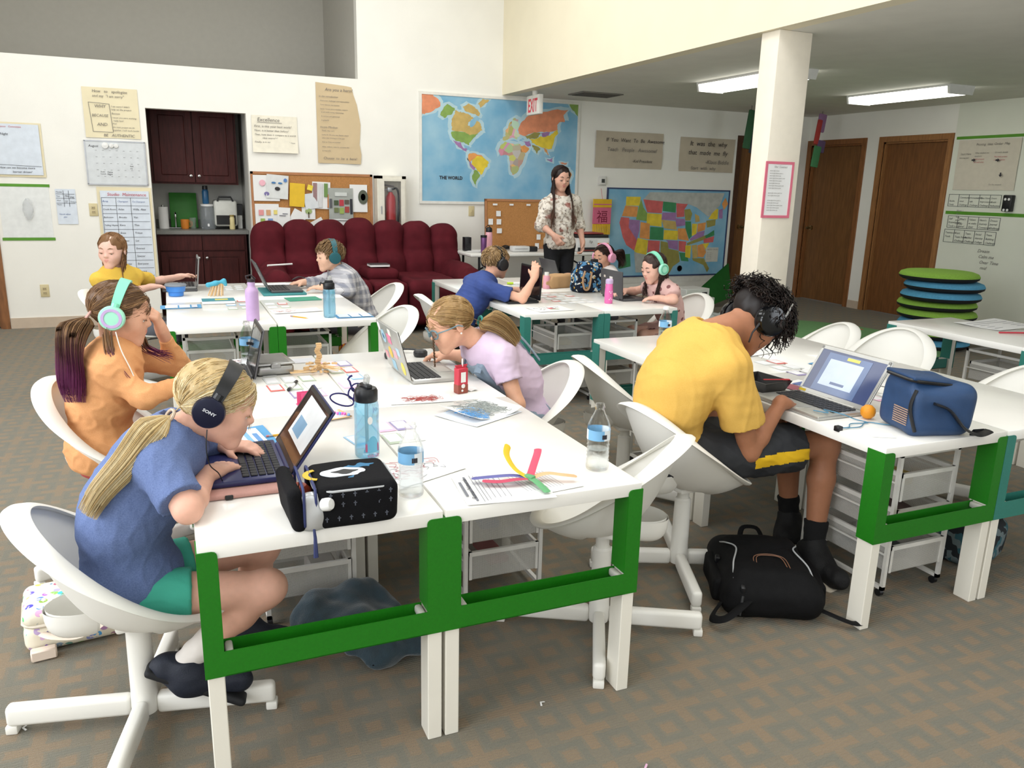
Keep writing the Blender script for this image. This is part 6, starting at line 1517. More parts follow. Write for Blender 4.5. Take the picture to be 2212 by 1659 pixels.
# ================================================================ kitchen nook
CHERRY = mat('cherry_cabinet', (62, 24, 22), .5, var=.3, scale=5, stretch=(8, 8, 1.2), spec=.25); STEEL = mat('brushed_steel', (168, 168, 166), .32, metal=1)
def cab_door(x0, x1, z0, z1, y, r, knob):
    b = MB().box(x0, x1, y - .018, y, z0, z1); f = .055
    for a, c, d, e in ((x0, x1, z1 - f, z1), (x0, x1, z0, z0 + f), (x0, x0 + f, z0 + f, z1 - f), (x1 - f, x1, z0 + f, z1 - f)): b.box(a, c, y - .026, y - .018, d, e)
    if x1 - x0 > .2 and z1 - z0 > .25: b.rbox(((x0 + x1) / 2, y - .02, (z0 + z1) / 2), (x1 - x0 - 2 * f - .03, .014, z1 - z0 - 2 * f - .03), .01, 1)
    o = b.build('door', CHERRY, r, 0)
    if knob: MB().lathe([(.006, 0), (.006, .012), (.014, .016), (.014, .022), (0, .026)], (knob[0], y - .026, knob[1]), 12, R=RX(PI / 2)).build('knob', STEEL, o)
uc = thing('upper_cabinet', 'dark cherry wall cabinet with two raised panel doors in the kitchen nook', 'cabinet', (0, 0, 1.385)); o0 = Vector((0, 0, 1.385))
def shifted(r):
    for c in r.children:
        c.matrix_parent_inverse = Matrix.Translation(-Vector(r.location))
MB().box(KX0 + .004, .16, 7.5, 7.995, 1.385, 2.16).build('body', CHERRY, uc, 0); cab_door(KX0 + .03, -.275, 1.405, 2.14, 7.5, uc, (-.31, 1.47)); cab_door(-.265, .135, 1.405, 2.14, 7.5, uc, (-.23, 1.47)); shifted(uc)
bc = thing('base_cabinet', 'dark cherry base cabinet with drawers and two doors under the counter', 'cabinet', (-.25, 7.7, 0))
MB().box(KX0 + .004, .205, 7.44, 7.995, .09, .868).box(KX0 + .004, .205, 7.5, 7.99, 0, .09).build('body', CHERRY, bc, 0)
for x0, x1 in ((KX0 + .03, -.255), (-.245, .18)):
    b = MB().box(x0, x1, 7.422, 7.44, .70, .85).build('drawer', CHERRY, bc, 0)
cab_door(KX0 + .03, -.255, .12, .685, 7.44, bc, (-.29, .62)); cab_door(-.245, .18, .12, .685, 7.44, bc, (-.21, .62)); shifted(bc)
ct = thing('countertop', 'grey kitchen counter with a low backsplash', 'countertop', (0, 7.7, .868)); MB().box(KX0 + .004, KX1 - .004, 7.40, 7.995, .87, .91).box(KX0 + .004, KX1 - .004, 7.975, 7.995, .91, 1.0).build('slab', mat('grey_counter', (118, 118, 114), .4, var=.1, scale=90), ct, 0); shifted(ct)
def item(name, label, cat, x, y, z, rz=0, group=None): return thing(name, label, cat, (x, y, z), rz, group)
r = item('cutting_board', 'green cutting board standing against the kitchen wall', 'cutting board', -.40, 7.9, .911); MB().rbox((0, 0, .19), (.28, .012, .38), .012, 2, None).xf(RX(-.12)).build('board', mat('green_board', (54, 132, 44), .5), r)
r = item('water_dispenser', 'clear water jug with white tap on the kitchen counter', 'dispenser', -.165, 7.68, .911); MB().lathe([(.07, 0), (.078, .02), (.078, .2), (.07, .235), (.06, .24)], n=24).build('jug', mat('frosted_plastic', (180, 186, 190), .15, trans=.6, alpha=.6), r, 50); MB().lathe([(.06, .24), (.066, .245), (.066, .265), (0, .268)], n=24).build('lid', rgbm((220, 220, 218), .4), r); MB().tube([(0, -.076, .05), (0, -.1, .05), (0, -.105, .03)], .012, 8).build('tap', rgbm((225, 225, 225), .4), r)
r = item('water_bottle', 'blue bottle with black cap standing on the water jug', 'bottle', -.175, 7.68, 1.18); MB().lathe([(.03, 0), (.034, .01), (.034, .13), (.026, .15)], n=18).build('body', mat('blue_bottle', (40, 90, 130), .3), r, 50); MB().lathe([(.026, .15), (.028, .152), (.026, .19), (0, .192)], n=18).build('cap', BLK, r)
r = item('toaster_oven', 'white toaster oven with a dark glass door and black handle', 'oven', .02, 7.76, .911); MB().rbox((0, 0, .17), (.24, .3, .28), .03, 3).build('housing', mat('cream_enamel', (206, 206, 198), .35), r); MB().box(-.10, .10, -.156, -.149, .05, .15).build('window', mat('oven_glass', (30, 30, 30), .1), r, 0); MB().tube([(-.08, -.15, .30), (-.06, -.14, .345), (.06, -.14, .345), (.08, -.15, .30)], .01, 8).build('handle', BLK, r)
r = item('speaker_box', 'black box beside the toaster oven', 'speaker', .17, 7.75, .911); MB().rbox((0, 0, .21), (.07, .12, .12), .006, 1).build('case', BLK, r); MB().rbox((0, 0, .075), (.05, .1, .15), .004, 1).build('stand', rgbm((190, 190, 186)), r)
r = item('jar', 'small cream jar at the right of the counter', 'jar', .08, 7.62, .911); MB().lathe([(.028, 0), (.03, .01), (.03, .12), (.024, .135)], n=16).build('body', rgbm((222, 206, 150), .4), r); MB().lathe([(.027, .135), (.027, .155), (0, .157)], n=16).build('lid', rgbm((150, 130, 70), .4), r)
r = item('paper_roll', 'white paper towel roll at the left of the counter', 'paper roll', -.61, 7.75, .911); MB().lathe([(.018, 0), (.05, 0), (.05, .23), (.018, .23)], n=20, cap=False).build('roll', PAPER, r); MB().cyl((0, 0, 0), (0, 0, .25), .015, .015, 10).build('holder', STEEL, r)
r = item('mug', 'orange mug before the green cutting board', 'mug', -.40, 7.7, .911); MB().lathe([(.036, 0), (.042, .02), (.044, .1), (.04, .1), (.038, .02), (0, .015)], n=20).build('body', rgbm((214, 130, 46), .4), r); MB().tube(bez([(.042, 0, .08), (.07, 0, .07), (.07, 0, .035), (.042, 0, .025)], 4), .006, 6).build('handle', rgbm((214, 130, 46), .4), r)
r = item('kitchen_tap', 'chrome kitchen tap beside the cutting board', 'tap', -.49, 7.83, .911); MB().tube(bez([(0, 0, 0), (0, 0, .12), (0, -.03, .17), (0, -.1, .16), (0, -.12, .12)], 5), .01, 10).build('spout', mat('chrome', (210, 210, 212), .12, metal=1), r); MB().rbox((0, 0, .006), (.2, .06, .012), .004, 1).build('deck', mat('chrome'), r)
r = item('drinking_glass', 'glass tumbler on the counter left of the water jug', 'glass', -.32, 7.66, .911); MB().lathe([(.03, 0), (.034, .12), (.032, .12), (.028, .006), (0, .006)], n=18).build('body', mat('clear_glass', (235, 240, 240), .03, trans=.9, alpha=.4), r)
# ================================================================ folding table by the back wall
ft = item('folding_table', 'white folding table with black legs below the world map', 'table', 3.2, 6.42, 0)
MB().rbox((0, 0, .725), (1.75, .62, .035), .012, 3).build('tabletop', mat('white_plastic', (222, 220, 214), .4), ft)
for x in (-.76, .76):
    MB().tube([(x, -.25, .71), (x, -.27, .03), (x, .27, .03), (x, .25, .71)], .014, 8).build('leg', BLK, ft)
    MB().tube([(x, 0, .5), (x * .45, 0, .70)], .01, 6).build('brace', BLK, ft)
pr = item('printer', 'white and black printer with orange stripe label on the folding table', 'printer', 3.86, 6.42, .744)
MB().rbox((0, 0, .075), (.42, .34, .15), .012, 2).build('body', mat('printer_white', (206, 206, 204), .4), pr); MB().rbox((0, .01, .165), (.41, .32, .04), .01, 2).build('lid', mat('printer_black', (34, 34, 36), .4), pr); MB().box(-.2, .2, -.172, -.168, .005, .045).build('paper_slot', mat('printer_black'), pr, 0)
MB().box(.05, .19, -.1735, -.17, .085, .135).build('label', PAPER, pr, 0); MB().box(.05, .19, -.175, -.172, .075, .095).build('orange_stripe', rgbm((222, 140, 84)), pr, 0); MB().box(-.15, .0, -.22, -.15, .01, .02).build('output_tray', rgbm((120, 44, 40)), pr, 0)
hp = MB(); text_mesh(hp, 'hp', -.06, .095, .045, shear=.2, t=(0, -.1725, 0)); hp.build('logo', INKG, pr, 0)
MB().rbox((-.02, 0, .197), (.34, .26, .016), .006, 1).build('red_folder', mat('red_folder', (150, 66, 62), .6), pr)
def bottle_lathe(name, label, x, y, z, prof, m, capm, capprof, handle=None):
    r = item(name, label, 'bottle', x, y, z); MB().lathe(prof, n=24).build('body', m, r, 50); MB().lathe(capprof, n=22).build('cap', capm, r, 50)
    if handle: MB().tube(handle, .005, 8).build('loop', capm, r)
    return r
bottle_lathe('steel_bottle', 'tall pink steel bottle with black lid on the folding table', 2.63, 6.38, .744, [(.034, 0), (.038, .01), (.038, .19), (.034, .21)], mat('pink_steel', (226, 166, 178), .35), BLK, [(.034, .21), (.036, .215), (.034, .25), (.018, .262), (0, .264)], [(-.03, 0, .235), (-.04, 0, .26), (-.01, 0, .285), (.012, 0, .265)])
bottle_lathe('tumbler', 'slim purple tumbler with dark lid beside the tall pink bottle', 2.52, 6.25, .744, [(.028, 0), (.03, .01), (.033, .16), (.032, .165)], mat('purple_steel', (112, 70, 118), .3, metal=.4), BLK, [(.034, .16), (.035, .165), (.034, .185), (0, .187)])
r = item('speaker', 'small black desk speaker at the left end of the folding table', 'speaker', 2.42, 6.5, .744); MB().rbox((0, 0, .075), (.075, .09, .15), .006, 2).build('case', BLK, r); MB().lathe([(.028, 0), (.025, .004), (0, .002)], (0, -.046, .06), 16, R=RX(PI / 2)).build('cone', BLKSOFT, r)
r = item('label_printer', 'small white and black label machine on the folding table', 'printer', 3.03, 6.36, .744); MB().rbox((-.04, 0, .03), (.2, .12, .06), .012, 2).build('body', mat('printer_white'), r); MB().rbox((.105, 0, .028), (.1, .12, .056), .01, 2).build('black_end', BLK, r); MB().box(-.12, .03, -.062, -.059, .03, .033).build('slot', INK, r, 0)
r = item('cable_coil', 'coil of black cable behind the label machine', 'cable', 2.93, 6.6, .744); cc = MB()
for k in range(3): cc.tube([(.09 * math.cos(a) + .02 * k, .05 * math.sin(a), .01 + .012 * k + .01 * math.sin(3 * a + k)) for a in np.linspace(0, 2 * PI, 20)[:-1]], .006, 6, True)
cc.build('cable', BLK, r)
r = item('paper_stack', 'loose white papers at the left end of the folding table', 'paper', 2.55, 6.42, .744); 
for k in range(3): MB().box(-.12, .12, -.09, .09, .002 * k, .002 * k + .0015).xf(RZ(.3 * k - .2), (.03 * k - .05, 0, 0)).build('sheet', PAPER, r, 0)
# red envelope banner
bn = item('fringed_banner', 'pink and yellow fringed banner with a red Chinese character beside the United States map', 'banner', 4.36, 6.98, .88)
MB().rbox((0, 0, .235), (.25, .02, .2), .003, 1).build('pink_panel', mat('pink_cloth', (208, 104, 132), .8), bn)
MB().rbox((0, -.001, .385), (.255, .022, .1), .003, 1).build('yellow_top', mat('yellow_cloth', (222, 180, 44), .8), bn)
MB().box(-.126, .126, -.0135, -.012, .365, .378).build('stripe', mat('pink_cloth'), bn, 0)
fr = MB()
for k in range(21): fr.tube([(-.12 + .012 * k, 0, .14), (-.121 + .012 * k + .004 * math.sin(k * 3), -.004, .06), (-.12 + .012 * k, -.002, .0 + .012 * math.sin(k * 1.7))], .0055, 5)
fr.build('fringe', mat('yellow_cloth'), bn); MB().tube([(0, 0, .43), (0, .05, .56)], .003, 5).build('cord', REDINK, bn)
tx = MB(); text_mesh(tx, '\u798f', 0, .165, .16, align='CENTER', t=(0, -.0115, 0)); tx.build('character', mat('banner_red', (120, 24, 50), .7), bn, 0)
# yellow chair behind the table block
yc = item('yellow_chair', 'yellow plastic chair behind the girl with pink headphones', 'chair', 3.35, 5.05, 0, 2.6)
sh = bpy.data.objects.new('shell', chair0.children[0].data.copy()); COL.objects.link(sh); sh.parent = yc; sh.location.z = .11; sh.data.materials[0] = mat('yellow_plastic', (222, 174, 26), .4)
for k in range(4): a = PI / 4 + k * PI / 2; MB().tube([(.08 * math.cos(a), .08 * math.sin(a), .5), (.2 * math.cos(a), .2 * math.sin(a), 0)], .011, 8).build('leg', STEEL, yc)
# ================================================================ drawer units
WIRE = mat('white_wire', (222, 220, 214), .4)
def mesh_mat(name, c, a):
    m = bpy.data.materials.new(name); m.use_nodes = True; g = G(m); b = g.N['Principled BSDF']; tc = g.N.new('ShaderNodeTexCoord'); sp = g.N.new('ShaderNodeSeparateXYZ'); g.L.new(tc.outputs['Object'], sp.inputs[0])
    x, y, z = sp.outputs; f = 420
    h = g.m('MULTIPLY', g.m('SINE', g.m('MULTIPLY', g.m('ADD', x, y), f * 2)), g.m('SINE', g.m('MULTIPLY', z, f * 2)))
    al = g.m('MULTIPLY_ADD', g.m('GREATER_THAN', g.m('ABSOLUTE', h), .35), -.30, a + .15)
    b.inputs['Base Color'].default_value = (*lin(c), 1); b.inputs['Roughness'].default_value = .5; g.L.new(al, b.inputs['Alpha']); MATS[name] = m; return m
MESHM = mesh_mat('white_mesh', (214, 212, 206), .42)
CONT = [rgbm((60, 96, 160)), rgbm((90, 70, 66)), rgbm((170, 110, 110)), rgbm((200, 196, 190)), rgbm((60, 62, 66)), rgbm((180, 160, 90))]
def make_unit(seed):
    W, D, Hh = .30, .42, .56; r = thing('drawer_unit', 'unit', 'drawer unit', group='white mesh drawer units'); f = MB()
    for x in (-W / 2, W / 2 - .014):
        for y in (0, D - .014): f.box(x, x + .014, y, y + .014, .03, Hh)
        f.box(x, x + .014, 0, D, Hh - .014, Hh).box(x, x + .014, 0, D, .03, .044)
        for k in range(3): f.box(x + .002, x + .008, .01, D - .01, .165 + .14 * k, .171 + .14 * k)
    for y in (0, D - .014): f.box(-W / 2, W / 2, y, y + .014, Hh - .014, Hh); 
    f.box(-W / 2, W / 2, D - .014, D, .03, .044)
    f.build('frame', WIRE, r, 0)
    rr = random.Random(seed)
    for k in range(3):
        z0 = .10 + .14 * k; d = MB(); a, b = -W / 2 + .018, W / 2 - .018; h = .105
        for (x0, x1, y0, y1) in ((a, b, -.004, .008), (a, b, D - .03, D - .018), (a, a + .01, .0, D - .02), (b - .01, b, 0, D - .02)): d.box(x0, x1, y0, y1, z0 + h - .016, z0 + h)
        d.box(a, a + .01, -.003, .007, z0, z0 + h).box(b - .01, b, -.003, .007, z0, z0 + h)
        o = d.build('drawer', WIRE, r, 0)
        m = MB(); m.box(a, b, 0, .002, z0, z0 + h - .016).box(a, b, D - .026, D - .024, z0, z0 + h - .016).box(a, a + .002, 0, D - .024, z0, z0 + h - .016).box(b - .002, b, 0, D - .024, z0, z0 + h - .016).box(a, b, 0, D - .024, z0, z0 + .002)
        m.build('mesh_basket', MESHM, o, 0)
        for q in range(rr.randint(1, 3)): 
            w = rr.uniform(.06, .12); dd = rr.uniform(.1, .2); x = rr.uniform(a + .07, b - .07); MB().rbox((x, .03 + dd / 2 + rr.uniform(0, .1), z0 + .004 + .03), (w, dd, rr.uniform(.03, .06)), .008, 1, RZ(rr.uniform(-.2, .2))).build('contents', CONT[rr.randint(0, 5)], o)
    for x in (-W / 2 + .01, W / 2 - .01):
        for y in (.02, D - .02): MB().lathe([(0, -.008), (.014, -.008), (.014, .008), (0, .008)], (x, y, .015), 12, R=RY(PI / 2)).build('caster', BLK, r)
    return r
UN = [(-.225, .72, 0, 'white mesh drawer unit under the desk with the black lunch bag'), (.43, .62, 0, 'white mesh drawer unit under the near right desk of the front block'), (1.91, 2.94, 0, 'white mesh drawer unit under the teal desk beside the boy in dark blue'), (2.25, 2.94, 0, 'white mesh drawer unit under the teal desk of the girl in pink'),
      (1.885, .13, 0, 'white mesh drawer unit under the desk with the blue lunch bag'), (-.40, 3.05, 0, 'white mesh drawer unit under the lilac bottle desk'), (.14, 3.05, 0, 'white mesh drawer unit under the blue bottle desk'), (3.95, 1.05, 0, 'white mesh drawer unit under the desk at the right edge'), (1.80, 1.35, 0, 'white mesh drawer unit behind the empty chair at the right block')]
for i, (x, y, a, l) in enumerate(UN):
    u = make_unit(i + 3); u.location = (x, y, 0); u['label'] = l
# ================================================================ floor things
rg = item('round_rug', 'round green play rug with little coloured figures on the carpet', 'rug', 5.25, 4.35, 0)
def rugm(g, P, xyz):
    v = vor(g, P, 3.2); n = g.noise(P, 40); c = g.mix(n, lin((108, 156, 104)), lin((124, 170, 118))); return g.mix(g.m('LESS_THAN', v.outputs['Distance'], .13), c, lin((190, 130, 96)))
MB().lathe([(0, .012), (1.25, .012), (1.27, .004), (1.27, .001)], n=60).build('pile', pattern('green_rug', rugm, .95), rg)
cl_ = [((142, 186, 74), (5, -.01)), ((86, 158, 196), (0, 0)), ((86, 158, 196), (.02, -.02)), ((150, 190, 78), (-.02, .03)), ((150, 190, 78), (.03, .0)), ((86, 158, 196), (-.01, .02)), ((150, 190, 78), (.02, .01)), ((86, 158, 196), (0, 0))]
for i in range(8):
    c = cl_[i][0]; z = .655 - .092 * i; nm = 'top second third fourth fifth sixth seventh eighth'.split()[i]
    r = item('floor_cushion', '%s round floor cushion, %s from the top of the stack' % ('green' if c[1] > 170 else 'blue', nm) if i else 'green round floor cushion on top of the stack by the right wall', 'cushion', 6.3 + .03 * math.sin(i * 2.3), 3.68 + .04 * math.cos(i * 1.9), z, i * 1.3, 'stacked round floor cushions')
    MB().lathe([(0, .085), (.30, .085), (.34, .07), (.355, .045), (.355, .04)], n=48).build('cover', mat('cushion_' + ('green' if c[1] > 170 else 'blue'), c, .95, var=.08, scale=60, bump=.4, bscale=300), r, 60)
    MB().lathe([(.355, .04), (.35, .02), (.32, .002), (0, 0)], n=48).build('base', mat('cushion_black', (26, 26, 28), .8), r, 60)
for k, (x, y, z, w, d, h, l) in enumerate(((4.9, 5.75, 0, .42, .3, .26, 'white cardboard box on the floor below the United States map'), (4.88, 5.77, .262, .36, .26, .1, 'smaller white carton on top of the cardboard box'))):
    r = item('cardboard_box', l, 'box', x, y, z, .15); MB().rbox((0, 0, h / 2), (w, d, h), .004, 1).build('carton', mat('white_card', (212, 212, 208), .7), r); MB().box(.06, .14, -d / 2 - .002, -d / 2, h * .3, h * .6).build('label', INK, r, 0)
r = item('plastic_sheet', 'crumpled clear plastic bag on the floor by the white box', 'bag', 4.95, 5.25, 0)
S = SDF(); S.ell((0, 0, .06), (.26, .16, .08), None, .05); S.ell((.15, .02, .09), (.12, .1, .07), None, .05); soft('film', S, .02, mat('clear_film', (216, 220, 222), .12, alpha=.45), r, [dict(freq=60, amp=.018, seed=3)])
r = item('rocker_board', 'curved dark green plastic rocker board leaning by the far door', 'toy', 5.85, 6.45, 0, .3)
MB().grid([[(.28 * (u - .5) * 2, .12 * math.sin(v * 1.2), .02 + .42 * v * (.55 + .45 * u) + .1 * u) for v in [k / 6 for k in range(7)]] for u in [k / 6 for k in range(7)]]).grid([[(.28 * (u - .5) * 2, .012 + .12 * math.sin(v * 1.2), .02 + .42 * v * (.55 + .45 * u) + .1 * u) for v in [k / 6 for k in range(6, -1, -1)]] for u in [k / 6 for k in range(7)]]).build('panel', mat('dark_green_plastic', (18, 92, 32), .4), r)
# lunch box on the carpet
lb = item('lunch_box', 'cream lunch box with bright leopard print lying on the carpet', 'lunch box', -.955, .93, 0, .12)
def leop(g, P, xyz):
    v = vor(g, P, 34); h = g.N.new('ShaderNodeHueSaturation'); h.inputs['Saturation'].default_value = .9; h.inputs['Value'].default_value = .75; g.L.new(v.outputs['Color'], h.inputs['Color'])
    d = v.outputs['Distance']; m = g.m('MULTIPLY', g.m('GREATER_THAN', d, .1), g.m('LESS_THAN', d, .42)); m = g.m('MULTIPLY', m, g.m('GREATER_THAN', g.noise(P, 40), .44)); return g.mix(m, lin((232, 224, 204)), h.outputs[0])
LEO = pattern('leopard_print', leop, .5)
S = SDF(); S.box((0, 0, .052), (.14, .11, .05), None, .035, .01); soft('base', S, .006, LEO, lb)
S = SDF(); S.box((0, .0, .118), (.138, .108, .03), None, .028, .01); soft('lid', S, .006, LEO, lb)
MB().tube([(.138 * max(-1, min(1, 1.25 * math.cos(a))), .108 * max(-1, min(1, 1.25 * math.sin(a))), .098) for a in np.linspace(0, 2 * PI, 40)[:-1]], .006, 6, True).build('zip', rgbm((206, 196, 180)), lb)
MB().tube(bez([(-.09, -.112, .075), (-.06, -.14, .07), (0, -.15, .06), (.06, -.14, .07), (.09, -.112, .08)], 5), .014, 8, flat=.25).build('handle', mat('sheer_strap', (224, 206, 190), .6), lb)
MB().rbox((-.09, -.135, .02), (.07, .03, .035), .004, 1).build('buckle', mat('sheer_strap'), lb)
# towel / teal blanket on the carpet
r = item('fleece_blanket', 'teal grey fleece blanket crumpled on the carpet under the front desks', 'blanket', -.09, .66, 0)
S = SDF(); S.ell((-.04, -.06, .06), (.19, .12, .07), None, .05); S.ell((.06, -.2, .04), (.15, .12, .04), None, .05); S.cap((-.14, -.04, .09), (.04, .0, .10), .06, .05, .05); S.cap((-.02, -.3, .03), (.16, -.22, .04), .03, .03, .03)
soft('cloth', S, .01, mat('teal_fleece', (44, 62, 72), .95, var=.2, scale=30, sheen=.4, bump=.5, bscale=260), r, [dict(freq=34, amp=.013, seed=5), dict(freq=80, amp=.004, seed=8)])
# backpack
bp = item('backpack', 'black backpack with grey piping lying on the carpet', 'backpack', 1.345, .33, 0, -.5); BPM = mat('black_nylon', (11, 11, 13), .7, spec=.2, var=.2, scale=40, bump=.3, bscale=500)
S = SDF(); S.box((0, 0, .085), (.20, .27, .085), None, .07, .03); S.box((0, -.02, .155), (.16, .20, .05), None, .045, .03); soft('main_pocket', S, .009, BPM, bp, [dict(freq=22, amp=.006, seed=4), dict(freq=60, amp=.002, seed=6)])
S = SDF(); S.box((.0, -.04, .185), (.12, .14, .022), None, .02, .01); soft('front_pocket', S, .007, BPM, bp, [dict(freq=30, amp=.003, seed=9)])
PIPE = mat('grey_piping', (170, 172, 174), .5)
for s in (-1, 1): MB().tube(bez([(s * .17, .17, .15), (s * .15, .08, .195), (s * .12, 0, .212), (s * .15, -.12, .2), (s * .16, -.2, .165)], 6), .0035, 6).build('piping', PIPE, bp)
MB().tube([(0, .19, .16), (.015, .1, .19)], .003, 6).build('piping', PIPE, bp)
for x in (-1, 1): S = SDF(); S.box((x * .205, -.02, .08), (.025, .14, .055), None, .02, .01); soft('side_pocket', S, .009, BPM, bp, [dict(freq=30, amp=.004, seed=9)])
for k in (0, 1): MB().tube(bez([(-.07 + .01 * k, -.16 + .01 * k, .207), (-.06 + .012 * k, -.08, .214), (0, -.055 - .012 * k, .216), (.06 - .012 * k, -.08, .214), (.07 - .01 * k, -.16 + .01 * k, .207)], 5), .0018, 5).build('stitching', rgbm((130, 92, 70)), bp)
MB().tube(bez([(-.1, -.25, .1), (-.2, -.34, .06), (-.25, -.3, .035), (-.2, -.2, .05)], 6), .018, 8, flat=.3).build('strap', BPM, bp); MB().tube(bez([(.16, -.2, .06), (.3, -.26, .03), (.36, -.22, .02)], 6), .016, 8, flat=.3).build('strap', BPM, bp)
MB().tube(bez([(-.05, .27, .14), (-.03, .31, .17), (.03, .31, .17), (.05, .27, .14)], 5), .012, 8, flat=.5).build('top_handle', BPM, bp)
for x, y in ((-.19, .02), (-.13, -.24)): MB().rbox((x, y, .13), (.02, .03, .06), .006, 2, RX(.3)).build('buckle', BLK, bp); MB().tube([(x, y - .02, .12), (x - .01, y - .04, .04)], .006, 6, flat=.4).build('zip_pull', BLK, bp)
bp.scale = (.86, .86, .82)
# lunch bag on the carpet at the right edge
r = item('camouflage_bag', 'small blue grey camouflage bag on the carpet at the right edge', 'bag', 2.36, .27, 0, .3)
def camo(g, P, xyz): return g.mix(g.m('GREATER_THAN', g.noise(P, 22, 1), .5), lin((44, 48, 52)), g.mix(g.m('GREATER_THAN', g.noise(P, 31, 1), .55), lin((110, 124, 128)), lin((60, 100, 110))))
S = SDF(); S.box((0, 0, .085), (.14, .1, .085), None, .04, .01); soft('body', S, .009, pattern('camouflage', camo), r, [dict(freq=24, amp=.005, seed=3)])
MB().tube(bez([(-.08, -.06, .16), (-.05, -.09, .21), (.05, -.09, .21), (.08, -.06, .16)], 5), .012, 8, flat=.4).build('handle', BLK, r)
# swirly bag near the plaid boy
r = item('swirl_bag', 'orange and purple swirl patterned bag on the carpet under the back desks', 'bag', .62, 3.75, 0)
def swirl(g, P, xyz):
    w = g.N.new('ShaderNodeTexWave'); w.inputs['Scale'].default_value = 9; w.inputs['Distortion'].default_value = 9; w.inputs['Detail'].default_value = 1.5; g.L.new(P, w.inputs[0]); f = w.outputs['Fac']
    return g.mix(g.m('GREATER_THAN', f, .62), g.mix(g.m('GREATER_THAN', f, .3), lin((120, 40, 70)), lin((214, 84, 44))), lin((236, 160, 46)))
S = SDF(); S.box((0, 0, .17), (.15, .09, .17), None, .05, .01); soft('body', S, .012, pattern('swirl_print', swirl), r, [dict(freq=20, amp=.006, seed=3)])
MB().tube(bez([(-.06, 0, .33), (-.04, 0, .38), (.04, 0, .38), (.06, 0, .33)], 5), .01, 6, flat=.5).build('handle', BLK, r)
# scraps on the carpet
for i, (px, m, l) in enumerate((((.42, -.31), rgbm((206, 150, 80)), 'orange and pink scrap of paper on the carpet in front'), ((.30, .02), PAPER, 'tiny white scrap on the carpet beside the front right leg'), ((-1.03, .43), PAPER, 'small bent white scrap on the carpet at the left edge'), ((-1.1, 1.75), PAPER, 'tiny white scrap on the carpet by the orange girl'))):
    r = item('paper_scrap', l, 'scrap', px[0], px[1], 0, i); MB().tube([(0, 0, .003), (.012, .004, .006), (.02, -.006, .003)], .003, 5, flat=.4).build('scrap', m, r)
    if i == 0: MB().tube([(.015, 0, .003), (.03, .012, .008)], .003, 5, flat=.4).build('pink_strip', rgbm((206, 160, 186)), r)
# ================================================================ things on the desks
T = TZ + .001
def laptop(label, xh, yc, side, w, d, lean, body, keym, screen, z=T, stickers=(), single_keys=False, sc_art=None, yaw=0.0, lid=None, deck=None):
    """xh: x of the hinge; side +1 = user sits on the -x side"""
    r = item('laptop', label, 'laptop', xh, yc, z, (-PI / 2 if side > 0 else PI / 2) + yaw)
    MB().rbox((0, -d / 2, .008), (w, d, .016), .005, 2).build('base', body, r)
    MB().rbox((0, -d + .045, .0165), (w * .34, .06, .002), .001, 1).build('touchpad', deck or body, r)
    MB().cyl((-w * .36, .004, .014), (w * .36, .004, .014), .007, .007, 10).build('hinge', body, r)
    kw = (w - .04) / 14; kd = (d - .10) / 5
    if single_keys:
        me = MB().rbox((0, 0, 0), (kw * .86, kd * .84, .004), .0015, 1).mesh('key', keym)
        for j in range(5):
            for i in range(14):
                if j == 0 and 4 <= i <= 8:
                    continue
                o = bpy.data.objects.new('key', me); COL.objects.link(o); o.parent = r; o.location = (-w / 2 + .02 + kw * (i + .5), -d + .088 + kd * (j + .5), .018)
        MB().rbox((-w / 2 + .02 + kw * 6.5, -d + .088 + kd * .5, .018), (kw * 4.8, kd * .84, .004), .0015, 1).build('space_bar', keym, r)
    else:
        k = MB()
        for j in range(5):
            for i in range(14): k.box(-w / 2 + .02 + kw * (i + .07), -w / 2 + .02 + kw * (i + .93), -d + .088 + kd * (j + .08), -d + .088 + kd * (j + .92), .0155, .019)
        tag(k.build('keys', keym, r, 0), kind='stuff')
    R = RX(-lean); h = d * .98
    ld = MB().rbox((0, .004, h / 2 + .004), (w, .008, h), .004, 2).xf(R, (0, .004, .012)).build('lid', lid or body, r)
    MB().box(-w / 2 + .008, w / 2 - .008, -.0012, -.0004, .018, h - .008).xf(R, (0, .004, .012)).build('screen', screen, ld, 0)
    bz = MB()
    for a, b, c, e in ((-w / 2 + .003, w / 2 - .003, h - .012, h), (-w / 2 + .003, w / 2 - .003, .004, .022), (-w / 2 + .003, -w / 2 + .014, .004, h), (w / 2 - .014, w / 2 - .003, .004, h)): bz.box(a, b, -.002, -.0008, c, e)
    if sc_art: sc_art(r, ld, R, w, h)
    bz.xf(R, (0, .004, .012)).build('bezel', deck or BLK, ld, 0)
    for (u, v, a, c, kind) in stickers:
        s = MB()
        if kind == 'o': s.prism([(a * math.cos(q), a * math.sin(q)) for q in np.linspace(0, 2 * PI, 21)[:-1]], 0, .0008, R=RX(-PI / 2))
        else: s.box(-a, a, 0, .0008, -a * .7, a * .7)
        s.xf(None, ((u - .5) * w, .0085, v * h)).xf(R, (0, .004, .012)).build('sticker', rgbm(c, .5), ld, 0)
    return r
SIL = mat('silver_aluminium', (186, 186, 182), .35, metal=.6); NAVYP = mat('navy_plastic', (38, 42, 86), .35); DGREY = mat('dark_grey_plastic', (74, 74, 76), .4); KEYB = mat('black_keys', (30, 31, 36), .5); OFFSCR = mat('dark_screen', (26, 28, 34), .08, spec=.8)
def scrm(name, c, e): return mat(name, c, .15, emit=e)
